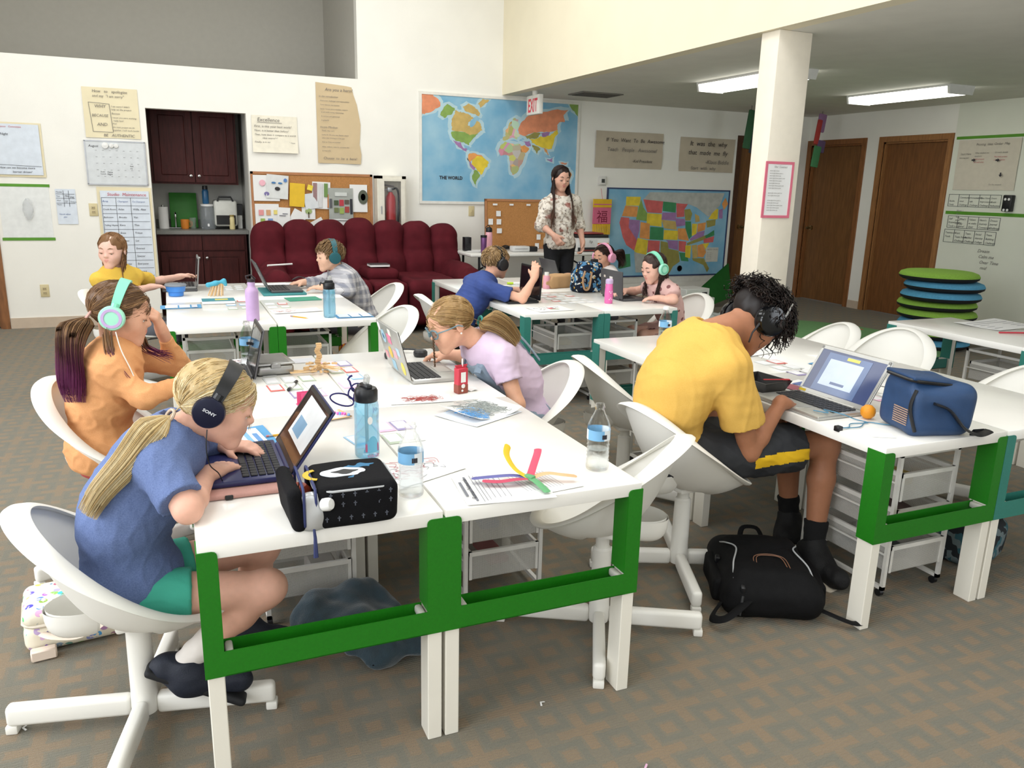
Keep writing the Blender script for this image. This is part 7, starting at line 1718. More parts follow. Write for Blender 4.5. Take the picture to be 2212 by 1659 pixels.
def artA(r, ld, R, w, h):
    MB().box(-w * .30, w * .42, -.0024, -.0018, h * .28, h * .9).xf(R, (0, .004, .012)).build('page', scrm('lit_page', (198, 204, 206), .35), ld, 0)
    MB().box(-w * .22, w * .10, -.0030, -.0025, h * .35, h * .6).xf(R, (0, .004, .012)).build('page_block', scrm('lit_blue', (110, 150, 178), .3), ld, 0)
laptop('dark blue laptop with lit page, in front of the blond girl in blue', -.335, .455, 1, .325, .205, .62, NAVYP, KEYB, OFFSCR, z=T + .016, single_keys=True, sc_art=artA)
r = item('laptop_sleeve', 'pink padded sleeve lying under the dark blue laptop', 'sleeve', -.43, .435, T); S = SDF(); S.box((0, 0, .0075), (.115, .185, .0075), None, .007, .003); soft('padding', S, .004, mat('pink_neoprene', (196, 150, 140), .9, bump=.3), r); MB().rbox((-.06, -.187, .007), (.02, .006, .012), .002, 1).build('tab', BLK, r)
r = item('sticker', 'red and white oval sticker beside the touchpad of the dark blue laptop', 'sticker', -.505, .575, T + .0335); MB().prism([(.028 * math.cos(a), .04 * math.sin(a)) for a in np.linspace(0, 2 * PI, 25)[:-1]], 0, .0006).build('oval', rgbm((186, 84, 70), .4), r); MB().prism([(.016 * math.cos(a), .022 * math.sin(a)) for a in np.linspace(0, 2 * PI, 25)[:-1]], .0006, .001).build('inner', rgbm((222, 190, 176), .4), r)
laptop('dark laptop with reflective screen in front of the girl in orange', -.315, 1.62, 1, .31, .205, .22, DGREY, KEYB, OFFSCR)
laptop('silver laptop with colourful stickers on its lid, facing the girl in overalls', .285, 1.425, -1, .34, .215, .27, SIL, KEYB, OFFSCR,
       stickers=[(.78, .72, .03, (160, 196, 214), 'o'), (.78, .72, .014, (60, 110, 160), 'o'), (.5, .74, .03, (214, 120, 150), 'r'), (.62, .42, .026, (222, 184, 70), 'o'), (.38, .45, .026, (224, 160, 170), 'r'), (.2, .55, .024, (170, 200, 214), 'r'), (.16, .22, .028, (226, 206, 90), 'o'), (.86, .3, .022, (226, 150, 160), 'r'), (.6, .16, .03, (150, 190, 210), 'r'), (.9, .9, .02, (230, 230, 226), 'o'), (.4, .9, .02, (232, 226, 210), 'r')])
def artJ(r, ld, R, w, h):
    for (a, b, c, e, col, em, q) in ((-.28, .20, .25, .78, (170, 182, 206), .55, .0024), (-.34, .28, .12, .90, (88, 106, 142), .35, .0020), (-.06, .12, .82, .88, (196, 180, 70), .4, .0028), (-.12, .08, .30, .35, (84, 100, 136), .3, .0028)):
        MB().box(w * a, w * b, -q, -q + .0003, h * c, h * e).xf(R, (0, .004, .012)).build('window', scrm('lit_%d' % col[0], col, em), ld, 0)
    t = MB(); text_mesh(t, 'acer', -.012, .006, .012, t=(0, -.0024, 0)); t.xf(R, (0, .004, .012)).build('lettering', INKG, ld, 0)
    MB().box(-w * .48, -w * .38, -.0026, -.0022, .006, .016).xf(R, (0, .004, .012)).build('sticker', rgbm((206, 176, 30)), ld, 0)
laptop('silver laptop with lit blue screen used by the boy in yellow', 1.715, .475, 1, .345, .215, .55, SIL, KEYB, scrm('blue_desktop', (62, 72, 106), .28), single_keys=True, sc_art=artJ, deck=SIL)
laptop('thin grey laptop on a black mat, reached by the girl in yellow', -.42, 4.54, 1, .32, .21, .10, mat('mid_grey', (128, 128, 126), .4), KEYB, OFFSCR, z=T + .016, lid=mat('mid_grey', (128, 128, 126), .4), deck=mat('mid_grey'))
r = item('laptop_mat', 'black mat under the thin grey laptop', 'mat', -.53, 4.54, T); MB().rbox((0, 0, .0075), (.235, .34, .015), .006, 2).build('pad', DGREY, r)
laptop('dark laptop on a teal folder in front of the boy in plaid', .06, 4.20, -1, .34, .22, .42, DGREY, KEYB, OFFSCR, z=T + .016, stickers=[(.5, .55, .02, (190, 190, 186), 'r')])
r = item('folder', 'teal folder lying under the dark laptop on the back left desks', 'folder', .15, 4.19, T); MB().rbox((0, 0, .0075), (.30, .38, .015), .005, 2).build('cover', mat('teal_folder', (58, 128, 130), .6), r)
laptop('black glossy laptop in front of the boy in dark blue', 1.765, 3.40, 1, .36, .235, .06, mat('gloss_black', (22, 23, 26), .25), KEYB, OFFSCR)
laptop('dark grey laptop with pale stickers on its lid, facing the girl in pink', 2.40, 3.30, -1, .31, .20, .06, DGREY, KEYB, OFFSCR, stickers=[(.5, .7, .022, (214, 210, 206), 'r'), (.55, .3, .02, (224, 190, 170), 'r'), (.8, .75, .012, (200, 190, 180), 'r'), (.72, .4, .016, (210, 190, 170), 'r')])
laptop('grey laptop behind the paper bag, facing the girl with pink headphones', 2.42, 4.32, -1, .31, .2, .35, DGREY, KEYB, OFFSCR)
# ---------------------------------------------------------------- bottles
CLR = mat('clear_pet', (238, 242, 244), .02, trans=1.0, alpha=.42, spec=.7, var=.0, ior=1.15); WAT = mat('water', (225, 235, 240), .0, trans=1.0, alpha=.35, ior=1.1, var=0)
def pet(label, x, y, fill=.5, cap=False, rz=0):
    r = item('water_bottle', label, 'bottle', x, y, T, rz, 'clear plastic water bottles')
    pr = [(.024, 0), (.030, .004), (.032, .012), (.0305, .03)]
    for k in range(5): pr += [(.0312, .034 + .012 * k), (.0285, .040 + .012 * k)]
    pr += [(.0312, .098), (.0312, .138), (.030, .146), (.024, .166), (.0155, .184), (.0125, .192), (.0125, .2), (.0145, .202), (.0145, .205), (.0125, .207), (.0125, .214)]
    r.scale = (1.06, 1.06, .92)
    MB().lathe(pr, n=28).build('bottle', CLR, r, 60)
    lb = MB().lathe([(.0316, .102), (.0316, .134)], n=32, cap=False); lb.m = [1 if (k % 32) % 12 < 4 else 0 for k in range(len(lb.f))]
    lb.build('label', [mat('blue_label', (116, 168, 206), .5), mat('label_white', (222, 228, 232), .5)], r, 60)
    bc = MB()
    for k in range(9): a = -1.75 + k * .05; bc.box(.0, .0003, -.0006 - .0005 * (k % 3), .0006, .108, .122, R=RZ(a), t=(.0319 * math.cos(a), .0319 * math.sin(a), 0))
    bc.build('barcode', INK, r, 0)
    h = .02 + fill * .11; MB().lathe([(.022, .003), (.0285, .014), (.0275, .08), (.028, h), (0, h)], n=20).build('water', WAT, r, 60)
    if cap: MB().lathe([(.0152, .2), (.0152, .216), (0, .217)], n=20).build('cap', PAPER, r)
    return r
pet('clear water bottle standing beside the black lunch bag', -.05, .125, .9); pet('open half full water bottle at the front right desk corner', .508, .135, .45); pet('clear water bottle behind the dark laptop of the girl in orange', -.30, 1.80, .35); pet('capped water bottle on the desk behind the boy in yellow', 1.775, 1.69, .5, True)
BLUET = mat('blue_tritan', (96, 186, 226), .05, trans=.8, alpha=.6, ior=1.2, var=.02)
def sport(label, x, y, rz, art=False):
    r = item('sports_bottle', label, 'bottle', x, y, T, rz); MB().lathe([(.032, 0), (.036, .006), (.037, .06), (.0355, .1), (.037, .15), (.035, .165), (.03, .172)], n=30).build('body', BLUET, r, 60)
    MB().lathe([(.0315, .168), (.034, .172), (.034, .2), (.03, .208), (.02, .21), (0, .21)], n=28).build('lid', BLK, r, 40)
    MB().rbox((0, 0, .214), (.02, .05, .014), .005, 2).build('hinge', BLK, r); MB().tube(bez([(0, .03, .20), (0, .048, .205), (0, .05, .19)], 4), .005, 6).build('loop', BLK, r)
    MB().rbox((.0, -.005, .232), (.014, .02, .032), .004, 2, RX(.35)).build('bite_valve', mat('clear_silicone', (206, 210, 206), .2, trans=.5, alpha=.6), r)
    MB().cyl((0, 0, .02), (0, 0, .17), .005, .005, 8).build('straw', mat('clear_silicone'), r)
    if art:
        s = MB()
        for k in range(16):
            a = -PI / 2 + (k - 8) * .09; s.add([(.0378 * math.cos(b), .0378 * math.sin(b), z) for b, z in ((a, .02), (a + .09, .02), (a + .09, .02 + .05 * math.cos((k - 7) * .18)), (a, .02 + .05 * math.cos((k - 8) * .18)))], [(0, 1, 2, 3)])
        s.build('sticker', mat('sky_sticker', (104, 176, 206), .4), r); p = MB()
        for k in (-7, -6, 5, 6): a = -PI / 2 + k * .085; p.add([(.0382 * math.cos(b), .0382 * math.sin(b), z) for b, z in ((a, .022), (a + .06, .022), (a + .06, .05), (a, .044))], [(0, 1, 2, 3)])
        p.build('pink_bars', mat('pink_print', (196, 70, 116), .4), r); w_ = MB(); w_.prism([(.008 * math.cos(a), .012 * math.sin(a)) for a in np.linspace(0, 2 * PI, 15)[:-1]], 0, .0008, R=RX(PI / 2), t=(-.008, -.0372, .118)); w_.build('white_patch', PAPER, r, 0)
        tt_ = MB(); text_mesh(tt_, 'VOLGE', 0, .006, .012, align='CENTER', t=(0, -.0385, 0)); tt_.build('lettering', mat('pink_print'), r, 0)
sport('clear blue sports bottle with black lid and stickers on the front desks', -.085, .47, .25, True); sport('clear blue sports bottle with black lid on the back left desks', .275, 3.0, 1.4)
bottle_lathe('steel_bottle', 'lilac steel bottle with loop lid on the back left desks', -.165, 3.0, T, [(.034, 0), (.037, .005), (.037, .165), (.034, .18), (.022, .192), (.021, .2), (.021, .222)], mat('lilac_steel', (192, 162, 204), .4), rgbm((44, 34, 40), .5), [(.022, .222), (.022, .238), (0, .24)], [(-.022, 0, .236), (-.028, 0, .255), (.0, 0, .262), (.024, 0, .238)])
r = bottle_lathe('kids_bottle', 'pink child bottle with lilac lid on the teal desks', 2.25, 3.10, T, [(.027, 0), (.029, .005), (.03, .07), (.026, .12), (.024, .14)], mat('pink_plastic_bottle', (222, 108, 170), .35), mat('lilac_plastic', (196, 176, 210), .4), [(.025, .138), (.027, .142), (.027, .165), (.018, .172), (0, .173)])
for k in range(6): a = -1.9 + .3 * (k % 3); MB().lathe([(0, .002), (.005, .0)], (.0295 * math.cos(a), .0295 * math.sin(a), .03 + .045 * (k // 3) + .01 * (k % 2)), 8, R=RZ(a) @ RY(PI / 2)).build('heart_print', rgbm((236, 190, 214), .4), r)
bottle_lathe('kids_bottle', 'small pink bottle with teal base at the far end of the teal desks', 2.17, 3.95, T, [(.03, 0), (.031, .03), (.028, .034), (.028, .09), (.02, .105)], mat('pink_teal_bottle', (222, 158, 172), .4), mat('white_plastic'), [(.02, .1), (.018, .13), (0, .132)])
# ---------------------------------------------------------------- black lunch bag, open
BAGM = mat('black_felt', (13, 13, 16), .85, spec=.2, var=.15, scale=50, bump=.3, bscale=400); NAVT = mat('navy_trim', (44, 52, 96), .6)
lb2 = item('lunch_bag', 'open black lunch bag with a printed lid on the front left desk', 'lunch bag', -.235, .075, T, -.03)
S = SDF(); S.box((.018, 0, .052), (.098, .098, .052), None, .022, .004); S.box((-.09, 0, .052), (.04, .08, .038), None, .012, .006, 0, 's'); soft('body', S, .004, BAGM, lb2, [dict(freq=30, amp=.0015, seed=3)])
S = SDF(); S.box((-.125, -.005, .055), (.018, .095, .055), RZ(.06) @ RY(-.12), .018, .004); soft('flap', S, .004, BAGM, lb2, [dict(freq=30, amp=.0012, seed=5)])
def loop(cx, hy, hz, z0, r=.018, n=40, y0=0): return [(cx, y0 + hy * max(-1, min(1, 1.3 * math.cos(a))), z0 + hz * max(-1, min(1, 1.3 * math.sin(a)))) for a in np.linspace(0, 2 * PI, n + 1)[:-1]]
MB().tube(loop(-.078, .094, .049, .053), .0035, 6, True).build('zip', NAVT, lb2); MB().tube([(p[0] + .02, p[1], p[2]) for p in loop(-.125, .09, .05, .056, y0=-.005)], .0035, 6, True).build('zip', NAVT, lb2)
MB().tube([(.018 + .096 * max(-1, min(1, 1.2 * math.cos(a))), .096 * max(-1, min(1, 1.2 * math.sin(a))), .094) for a in np.linspace(0, 2 * PI, 49)[:-1]], .003, 6, True).build('piping', mat('grey_piping'), lb2)
crest = MB(); crest.prism([(-.062 + .034 * math.cos(a), .034 * 1.1 * math.sin(a)) for a in np.linspace(PI * .55, PI * 1.45, 12)] + [(-.056 + .026 * math.cos(a), .026 * 1.1 * math.sin(a)) for a in np.linspace(PI * 1.4, PI * .6, 12)], .104, .1052).build('yellow_crescent', rgbm((206, 172, 52), .6), lb2, 0)
MB().prism([(.0 + .055 * math.cos(a), .03 * math.sin(a) * (1 + .1 * math.sin(5 * a))) for a in np.linspace(0, 2 * PI, 29)[:-1]], .104, .1054).build('white_oval', rgbm((206, 212, 216), .6), lb2, 0)
MB().prism([(.005 + .03 * math.cos(a) * (1 + .25 * math.sin(3 * a)), .014 * math.sin(a) * (1 + .3 * math.cos(4 * a))) for a in np.linspace(0, 2 * PI, 29)[:-1]], .1054, .1058).build('dark_mark', BLK, lb2, 0)
for s in (-1, 1): MB().prism([(.045 + .035 * math.cos(a) * (1 + .2 * math.sin(4 * a)), s * .036 + .014 * math.sin(a) * (1 + .3 * math.sin(6 * a))) for a in np.linspace(0, 2 * PI, 29)[:-1]], .104, .1052).build('blue_flourish', rgbm((46, 108, 146), .6), lb2, 0)
st = MB()
for i in range(6):
    for z in (.028, .062, .085): st.box(-.055 + .028 * i + .01 * (z > .05) - .0012, -.055 + .028 * i + .01 * (z > .05) + .0012, -.1005, -.099, z - .006, z + .006); st.box(-.055 + .028 * i + .01 * (z > .05) - .004, -.055 + .028 * i + .01 * (z > .05) + .004, -.1005, -.099, z + .0005, z + .0025)
tag(st.build('star_print', rgbm((84, 88, 98), .7), lb2, 0), kind='stuff')
MB().tube([(-.085, -.094, .01), (-.084, -.103, -.012), (-.084, -.104, -.06)], [.003, .004, .006], 6, flat=.5).build('zip_pull', NAVT, lb2); MB().rbox((.118, .02, .05), (.012, .03, .03), .004, 1).build('side_tab', NAVT, lb2)
r = item('apple', 'red apple peeking out of the open black lunch bag', 'apple', -.335, .13, T + .002); MB().lathe([(0, .006), (.012, .0), (.028, .01), (.034, .032), (.032, .05), (.02, .062), (.006, .056), (0, .05)], n=22).build('fruit', mat('apple_skin', (190, 84, 60), .35, var=.3, scale=20), r, 60); MB().cyl((0, 0, .052), (.004, 0, .072), .0018, .0015, 6).build('stem', rgbm((90, 64, 40)), r)
r = item('food_pouch', 'silver food pouch with a white cap sticking out of the lunch bag', 'pouch', -.325, -.005, T + .004, 0); S = SDF(); S.ell((0, 0, .042), (.024, .016, .042), None, .02); S.box((0, .0, .042), (.03, .007, .045), None, .006, .02); soft('foil', S, .004, mat('silver_foil', (196, 198, 200), .25, metal=.5), r, [dict(freq=70, amp=.003, seed=2)]); MB().lathe([(.013, 0), (.0155, .003), (.0155, .018), (.012, .024), (0, .025)], (.024, -.014, .062), 18, R=orient((.8, -.75, .25)) @ RX(-PI / 2)).build('cap', rgbm((228, 228, 226), .4), r)
# ---------------------------------------------------------------- blue lunch bag
BBM = mat('blue_nylon', (38, 66, 104), .5, var=.15, scale=12, bump=.2, bscale=600)
r = item('lunch_bag', 'blue insulated lunch bag with black straps on the right block', 'lunch bag', 1.79, .115, T, -.25); bR = RZ(0)
S = SDF(); S.box((0, 0, .085), (.115, .10, .085), None, .035, .02); S.box((-.02, .01, .165), (.085, .075, .02), RY(.12), .015, .03); soft('body', S, .006, BBM, r, [dict(freq=20, amp=.007, seed=3), dict(freq=48, amp=.002, seed=4)])
MB().rbox((-.02, .008, .186), (.175, .16, .014), .006, 2, RY(.12)).build('lid', BBM, r)
MB().tube([(-.02 + .09 * max(-1, min(1, 1.25 * math.cos(a))), .008 + .082 * max(-1, min(1, 1.25 * math.sin(a))), .178 - .12 * (.09 * max(-1, min(1, 1.25 * math.cos(a))))) for a in np.linspace(0, 2 * PI, 41)[:-1]], .006, 6, True).build('zip', BLK, r)
MB().tube(bez([(-.05, -.112, .12), (0, -.122, .10), (.06, -.125, .04), (.12, -.12, .012), (.17, -.11, .02), (.165, -.09, .012), (.12, -.095, .012)], 6), .016, 8, flat=.3).build('strap', BLK, r); MB().tube(bez([(-.1, -.08, .16), (-.118, -.085, .1), (-.1, -.1, .02)], 6), .006, 6).build('piping', BLK, r)
sp = MB()
for k in range(8): sp.box(-.1185, -.1165, -.075, .0, .035 + .0075 * k, .0385 + .0075 * k)
sp.build('striped_patch', rgbm((170, 140, 120)), r, 0)
r = item('orange', 'small orange between the silver laptop and the blue lunch bag', 'orange', 1.70, .27, T); MB().lathe([(0, 0), (.014, .003), (.024, .014), (.0265, .027), (.024, .039), (.012, .05), (0, .0515)], n=22).build('fruit', mat('orange_peel', (226, 146, 30), .45, bump=.3, bscale=260), r, 60)
r = item('charging_cord', 'thin blue cord with black clip looped in front of the silver laptop', 'cord', 1.6, .25, T); MB().tube(bez([(-.07, .11, .022), (-.05, .06, .025), (-.03, .1, .024), (.0, .04, .02), (.04, .02, .004), (.05, -.03, .004), (-.02, -.02, .004), (-.06, -.05, .004), (-.105, -.05, .006)], 7), .002, 6).tube(bez([(-.10, -.05, .005), (-.02, -.06, .004), (.05, -.02, .003), (.09, -.06, .003), (.12, -.08, .003)], 7), .002, 6).build('cord', mat('blue_cord', (84, 134, 160), .5), r); MB().rbox((-.108, -.05, .004), (.022, .024, .02), .004, 2).build('clip', BLK, r)
r = item('food_tray', 'black plastic food tray beside the boy in yellow', 'tray', 1.63, .76, T, .1); f = MB(); P = [[(sx * (.055 + .02 * v), sy * (.075 + .02 * v), .045 * v) for sx, sy in ((-1, -1), (1, -1), (1, 1), (-1, 1))] for v in (0, 1)]; Q = [[(sx * (.05 + .02 * v), sy * (.07 + .02 * v), .004 + .041 * v) for sx, sy in ((-1, -1), (1, -1), (1, 1), (-1, 1))] for v in (1, 0)]; f.grid(P + Q, wrapv=True); f.add(P[0], [(3, 2, 1, 0)]); f.add(Q[1], [(0, 1, 2, 3)]); f.build('tray', mat('gloss_tray', (22, 22, 24), .25), r, 0)
r = item('plastic_fork', 'red plastic fork resting on the black food tray', 'fork', 1.66, .70, T + .047, -.3); MB().box(-.06, .02, -.004, .004, 0, .003).build('handle', mat('red_plastic', (196, 52, 60), .4), r, 0); MB().box(.02, .05, -.008, .008, 0, .003).build('head', mat('red_plastic'), r, 0)
# ---------------------------------------------------------------- cards, papers and small crafts
def card(x, y, w, h, col, rz=0, label=None, z=T, g='printed cards on the desks', inner=(226, 226, 228), mark=True):
    r = item('table_card', label, 'card', x, y, z, rz, g); MB().box(-w / 2, w / 2, -h / 2, h / 2, 0, .0008).build('card', rgbm(col, .7), r, 0); MB().box(-w / 2 + .006, w / 2 - .006, -h / 2 + (.02 if mark else .006), h / 2 - .006, .0008, .0012).build('panel', rgbm(inner, .7), r, 0)
CN = {'p': ((150, 140, 176), 'lilac'), 'r': ((204, 110, 104), 'coral'), 'g': ((178, 190, 170), 'sage'), 'b': ((150, 186, 212), 'pale blue'), 'k': ((226, 180, 204), 'pink'), 'w': ((206, 208, 206), 'grey')}
def cards(cx, cy, where, codes, dx=.062, dy=.105, rz=0, cw=.056, ch=.105):
    for j, row in enumerate(codes):
        for i, c in enumerate(row):
            if c == '.': continue
            col, nm = CN[c]; card(cx + dx * i, cy - dy * j, cw, ch, col, rz, '%s bordered card among cards %s' % (nm, where))
cards(-.24, 1.74, 'on the left of the front block seam', ['...', 'w.', 'wwg', 'rgw', '.pk', '...'], dx=.07, dy=.125, rz=.06)
cards(.035, 1.72, 'on the right of the front block seam', ['kp', 'gr', '.b', 'k.'], dx=.062, dy=.13, rz=.06)
cards(-.08, .62, 'beside the blue sports bottle', ['b'], rz=.2); cards(.03, .73, 'behind the clear bottle on the front block', ['kp', 'gw'], dx=.06, dy=.13, rz=.05)
cards(-.24, 3.80, 'on the left side of the back left block', ['rr', 'bb', 'gg'], dx=.08, dy=.16, cw=.06, ch=.075); cards(-.27, 4.6, 'at the far end of the back left block', ['www', 'www', 'www'], dx=.075, dy=.1, cw=.055, ch=.06); cards(.0, 3.62, 'on the right side of the back left block', ['wr', 'wg'], dx=.08, dy=.15, cw=.06, ch=.08)
cards(1.93, 3.62, 'in the middle of the teal block', ['wwww', 'wrwr', 'wwww', 'rwww', 'wwww'], dx=.075, dy=.11, cw=.055, ch=.06); cards(1.85, 4.2, 'at the far end of the teal block', ['wwww', 'wwrw'], dx=.08, dy=.14, cw=.055, ch=.06)
cards(1.98, 1.15, 'on the far half of the right block', ['wr', 'ww', 'pw'], dx=.075, dy=.11, cw=.06, ch=.085); cards(1.97, .48, 'behind the blue lunch bag', ['kw', 'rw', 'wk'], dx=.075, dy=.11, cw=.055, ch=.085)
def sheet(label, x, y, w, h, rz=0, m=None, amp=.003, z=T, art=None, name='paper_sheet', curl=0.0, seed=0):
    r = item(name, label, 'paper', x, y, z, rz); rr = random.Random(seed); p = [rr.uniform(0, 6) for _ in range(3)]
    P = [[((u - .5) * w, (v - .5) * h, amp * (1 + math.sin(u * 6 + p[0]) * math.cos(v * 5 + p[1])) * .5 + curl * (abs(u - .5) * 2) ** 3) for v in [k / 8 for k in range(9)]] for u in [k / 8 for k in range(9)]]
    MB().sheet(P, .0006).build('sheet', m or PAPER, r, 60)
    if art: art(r, w, h)
    return r
def scribble(cols, n=40, s=.02, z=.0045, box=(.1, .9, .1, .9), seed=1):
    def f(r, w, h):
        rr = random.Random(seed)
        for c in cols:
            mb = MB()
            for k in range(n):
                u, v = rr.uniform(box[0], box[1]) - .5, rr.uniform(box[2], box[3]) - .5; a = rr.uniform(0, 6); L = rr.uniform(.5, 1.4) * s
                mb.tube(bez([(u * w, v * h, z), (u * w + L * math.cos(a), v * h + L * math.sin(a), z), (u * w + L * math.cos(a + .9), v * h + L * math.sin(a + .9) + L * .5, z)], 3), .0007, 4)
            tag(mb.build('crayon_marks', rgbm(c, .9), r, 0), kind='stuff')
    return f
def lines_art(rows, col=(120, 122, 130), z=.0045):
    def f(r, w, h):
        mb = MB()
        for (u0, u1, v, t) in rows: mb.box((u0 - .5) * w, (u1 - .5) * w, (v - .5) * h - t / 2, (v - .5) * h + t / 2, z, z + .0003)
        tag(mb.build('printed_lines', rgbm(col, .8), r, 0), kind='stuff')
    return f
def rect_art(L, z=.0045):
    def f(r, w, h):
        for k, (u0, u1, v0, v1, c) in enumerate(L): MB().box((u0 - .5) * w, (u1 - .5) * w, (v0 - .5) * h, (v1 - .5) * h, z + .0003 * k, z + .0003 * k + .0003).build('print', rgbm(c, .7), r, 0)
    return f
sheet('curled paper with blue and grey crayon scribble on the front right desk', .40, .80, .225, .20, .35, amp=.004, curl=.02, art=lambda r, w, h: (scribble([(120, 124, 122), (150, 156, 152)], 90, .035, .012, (.25, .85, .15, .85), 2)(r, w, h), scribble([(86, 150, 206)], 70, .03, .012, (.12, .35, .1, .6), 3)(r, w, h)))
sheet('plain white paper under the crayon scribble', .385, .775, .25, .20, .5, m=mat('cool_paper', (218, 224, 232), .8))
sheet('white cut out paper with a red crab drawing', .245, 1.02, .24, .10, -.1, art=scribble([(150, 62, 58), (176, 100, 96)], 45, .022, .0045, (.3, .75, .3, .7), 5))
ws = sheet('stack of worksheets at the front edge of the near right desk', .195, .095, .24, .21, -.12, amp=.004, art=lambda r, w, h: (lines_art([(.04, .07, .5, .1), (.12, .145, .5, .17), (.2, .205, .5, .19), (.24, .245, .5, .18), (.28, .284, .5, .17), (.34, .344, .5, .15), (.4, .404, .5, .15), (.46, .464, .5, .14), (.52, .524, .5, .15)])(r, w, h)))
hd = MB(); text_mesh(hd, 'Roman Numerals', 0, 0, .02, align='CENTER'); hd.v = [(-.085 - v[2], v[0] * 1.0, .0052) for v in hd.v]; hd.build('lettering', INK, ws, 0)
sheet('second worksheet page sticking out under the streamers', .30, .10, .20, .17, .1, amp=.003, art=lines_art([(.2 + .05 * k, .204 + .05 * k, .5, .12) for k in range(12)]))
stv = item('paper_streamers', 'bunch of coloured paper streamers tied on the worksheets', 'streamers', .275, .095, T + .006)
for pts, c in (([(0, 0, .01), (-.03, .03, .03), (-.035, .08, .055), (-.02, .105, .075)], (222, 190, 50)), ([(0, 0, .01), (.03, .04, .03), (.06, .08, .05), (.07, .10, .055)], (200, 76, 100)), ([(0, 0, .01), (-.04, .015, .018), (-.09, .03, .016), (-.15, .05, .01)], (98, 98, 158)), ([(0, 0, .01), (-.05, -.01, .016), (-.09, 0, .012), (-.13, .02, .012)], (190, 70, 96)), ([(0, 0, .01), (.05, .0, .018), (.09, -.02, .016), (.13, -.03, .01)], (236, 172, 128)), ([(0, 0, .012), (.005, -.03, .012), (.01, -.07, .006), (.012, -.092, .002)], (96, 160, 110))):
    MB().tube(bez([Vector(p) for p in pts], 5), [.011] * 15 + [.006], 6, flat=.14).build('streamer', rgbm(c, .7), stv)
MB().rbox((0, 0, .013), (.022, .03, .012), .004, 2, RZ(.5)).build('knot', rgbm((96, 160, 110), .7), stv)
sheet('white drawing page between the two front bottles', .02, .30, .22, .17, .4, art=scribble([(180, 90, 100), (140, 142, 150)], 14, .03, .0045, (.1, .9, .2, .8), 8))
sheet('blue bordered worksheet in front of the face of the blond girl', -.40, .755, .15, .21, .15, m=mat('blue_print', (84, 146, 190), .7), art=rect_art([(.08, .8, .12, .88, (224, 228, 230)), (.2, .26, .2, .8, (90, 94, 100)), (.45, .55, .16, .84, (120, 168, 200)), (.62, .72, .2, .6, (96, 140, 190))]))
r = item('pencil', 'yellow pencil lying behind the dark blue laptop', 'pencil', -.255, .745, T, .05)
def pencil(r, L=.18):
    MB().cyl((-L / 2 + .02, 0, .004), (L / 2 - .015, 0, .004), .0036, .0036, 6).build('shaft', rgbm((214, 160, 44), .45), r, 0); MB().cyl((L / 2 - .015, 0, .004), (L / 2, 0, .004), .0036, .0006, 6).build('tip', rgbm((206, 176, 136)), r, 0); MB().cyl((-L / 2 + .008, 0, .004), (-L / 2 + .02, 0, .004), .0039, .0039, 8).build('ferrule', mat('alu_frame'), r); MB().cyl((-L / 2, 0, .004), (-L / 2 + .008, 0, .004), .0036, .0036, 8).build('eraser', rgbm((206, 120, 116)), r)
pencil(r)
r = item('pencil', 'short pencil lying on the back left desk by the blue bottle', 'pencil', .10, 3.02, T, -.9); pencil(r, .14)
r = item('marker_pen', 'black and white marker on the far left desk of the front block', 'marker', -.175, 1.36, T, 1.2); MB().cyl((-.055, 0, .007), (.02, 0, .007), .0068, .0068, 12).build('barrel', PAPER, r); MB().cyl((.02, 0, .007), (.065, 0, .007), .0074, .007, 12).build('cap', BLK, r); MB().cyl((-.07, 0, .007), (-.045, 0, .007), .0064, .007, 12).build('end', BLK, r)
for k, (x, y, z) in enumerate(((-.165, 1.06, 0), (-.155, 1.01, .006))): r = item('pink_card', ('upper', 'lower')[k] + ' bright pink folded card behind the dark blue laptop screen', 'card', x, y, T + z, .1); MB().box(-.03, .03, -.05, .05, 0, .003).build('front', rgbm((226, 96, 140), .6), r, 0); MB().box(-.03, .03, .03, .033, .003, .05).build('fold', rgbm((214, 84, 130), .6), r, 0)
# steel lunch box
r = item('steel_box', 'stainless steel lunch box with flat lid on the front block', 'lunch box', -.222, 1.68, T, .1); MB().rbox((0, 0, .022), (.155, .21, .044), .016, 3).build('box', STEEL, r); MB().rbox((0, 0, .0475), (.16, .215, .008), .004, 2).build('lid', STEEL, r); MB().rbox((0, 0, .0518), (.12, .17, .002), .001, 1).build('lid_panel', mat('satin_steel', (150, 150, 148), .4, metal=1), r)
for s in (-1, 1): MB().rbox((0, s * .108, .042), (.04, .005, .02), .002, 1).build('clip', STEEL, r)
r = item('grey_card', 'pale grey card lying behind the stick tower', 'card', -.06, 1.83, T, .05); MB().box(-.05, .05, -.045, .045, 0, .002).build('card', rgbm((190, 190, 194), .6), r, 0)
sheet('white drawing sheets at the far left end of the front block', -.36, 1.86, .28, .16, .1, amp=.006, art=scribble([(150, 90, 100), (130, 130, 140)], 20, .025, .007, (.3, .9, .1, .8), 11))
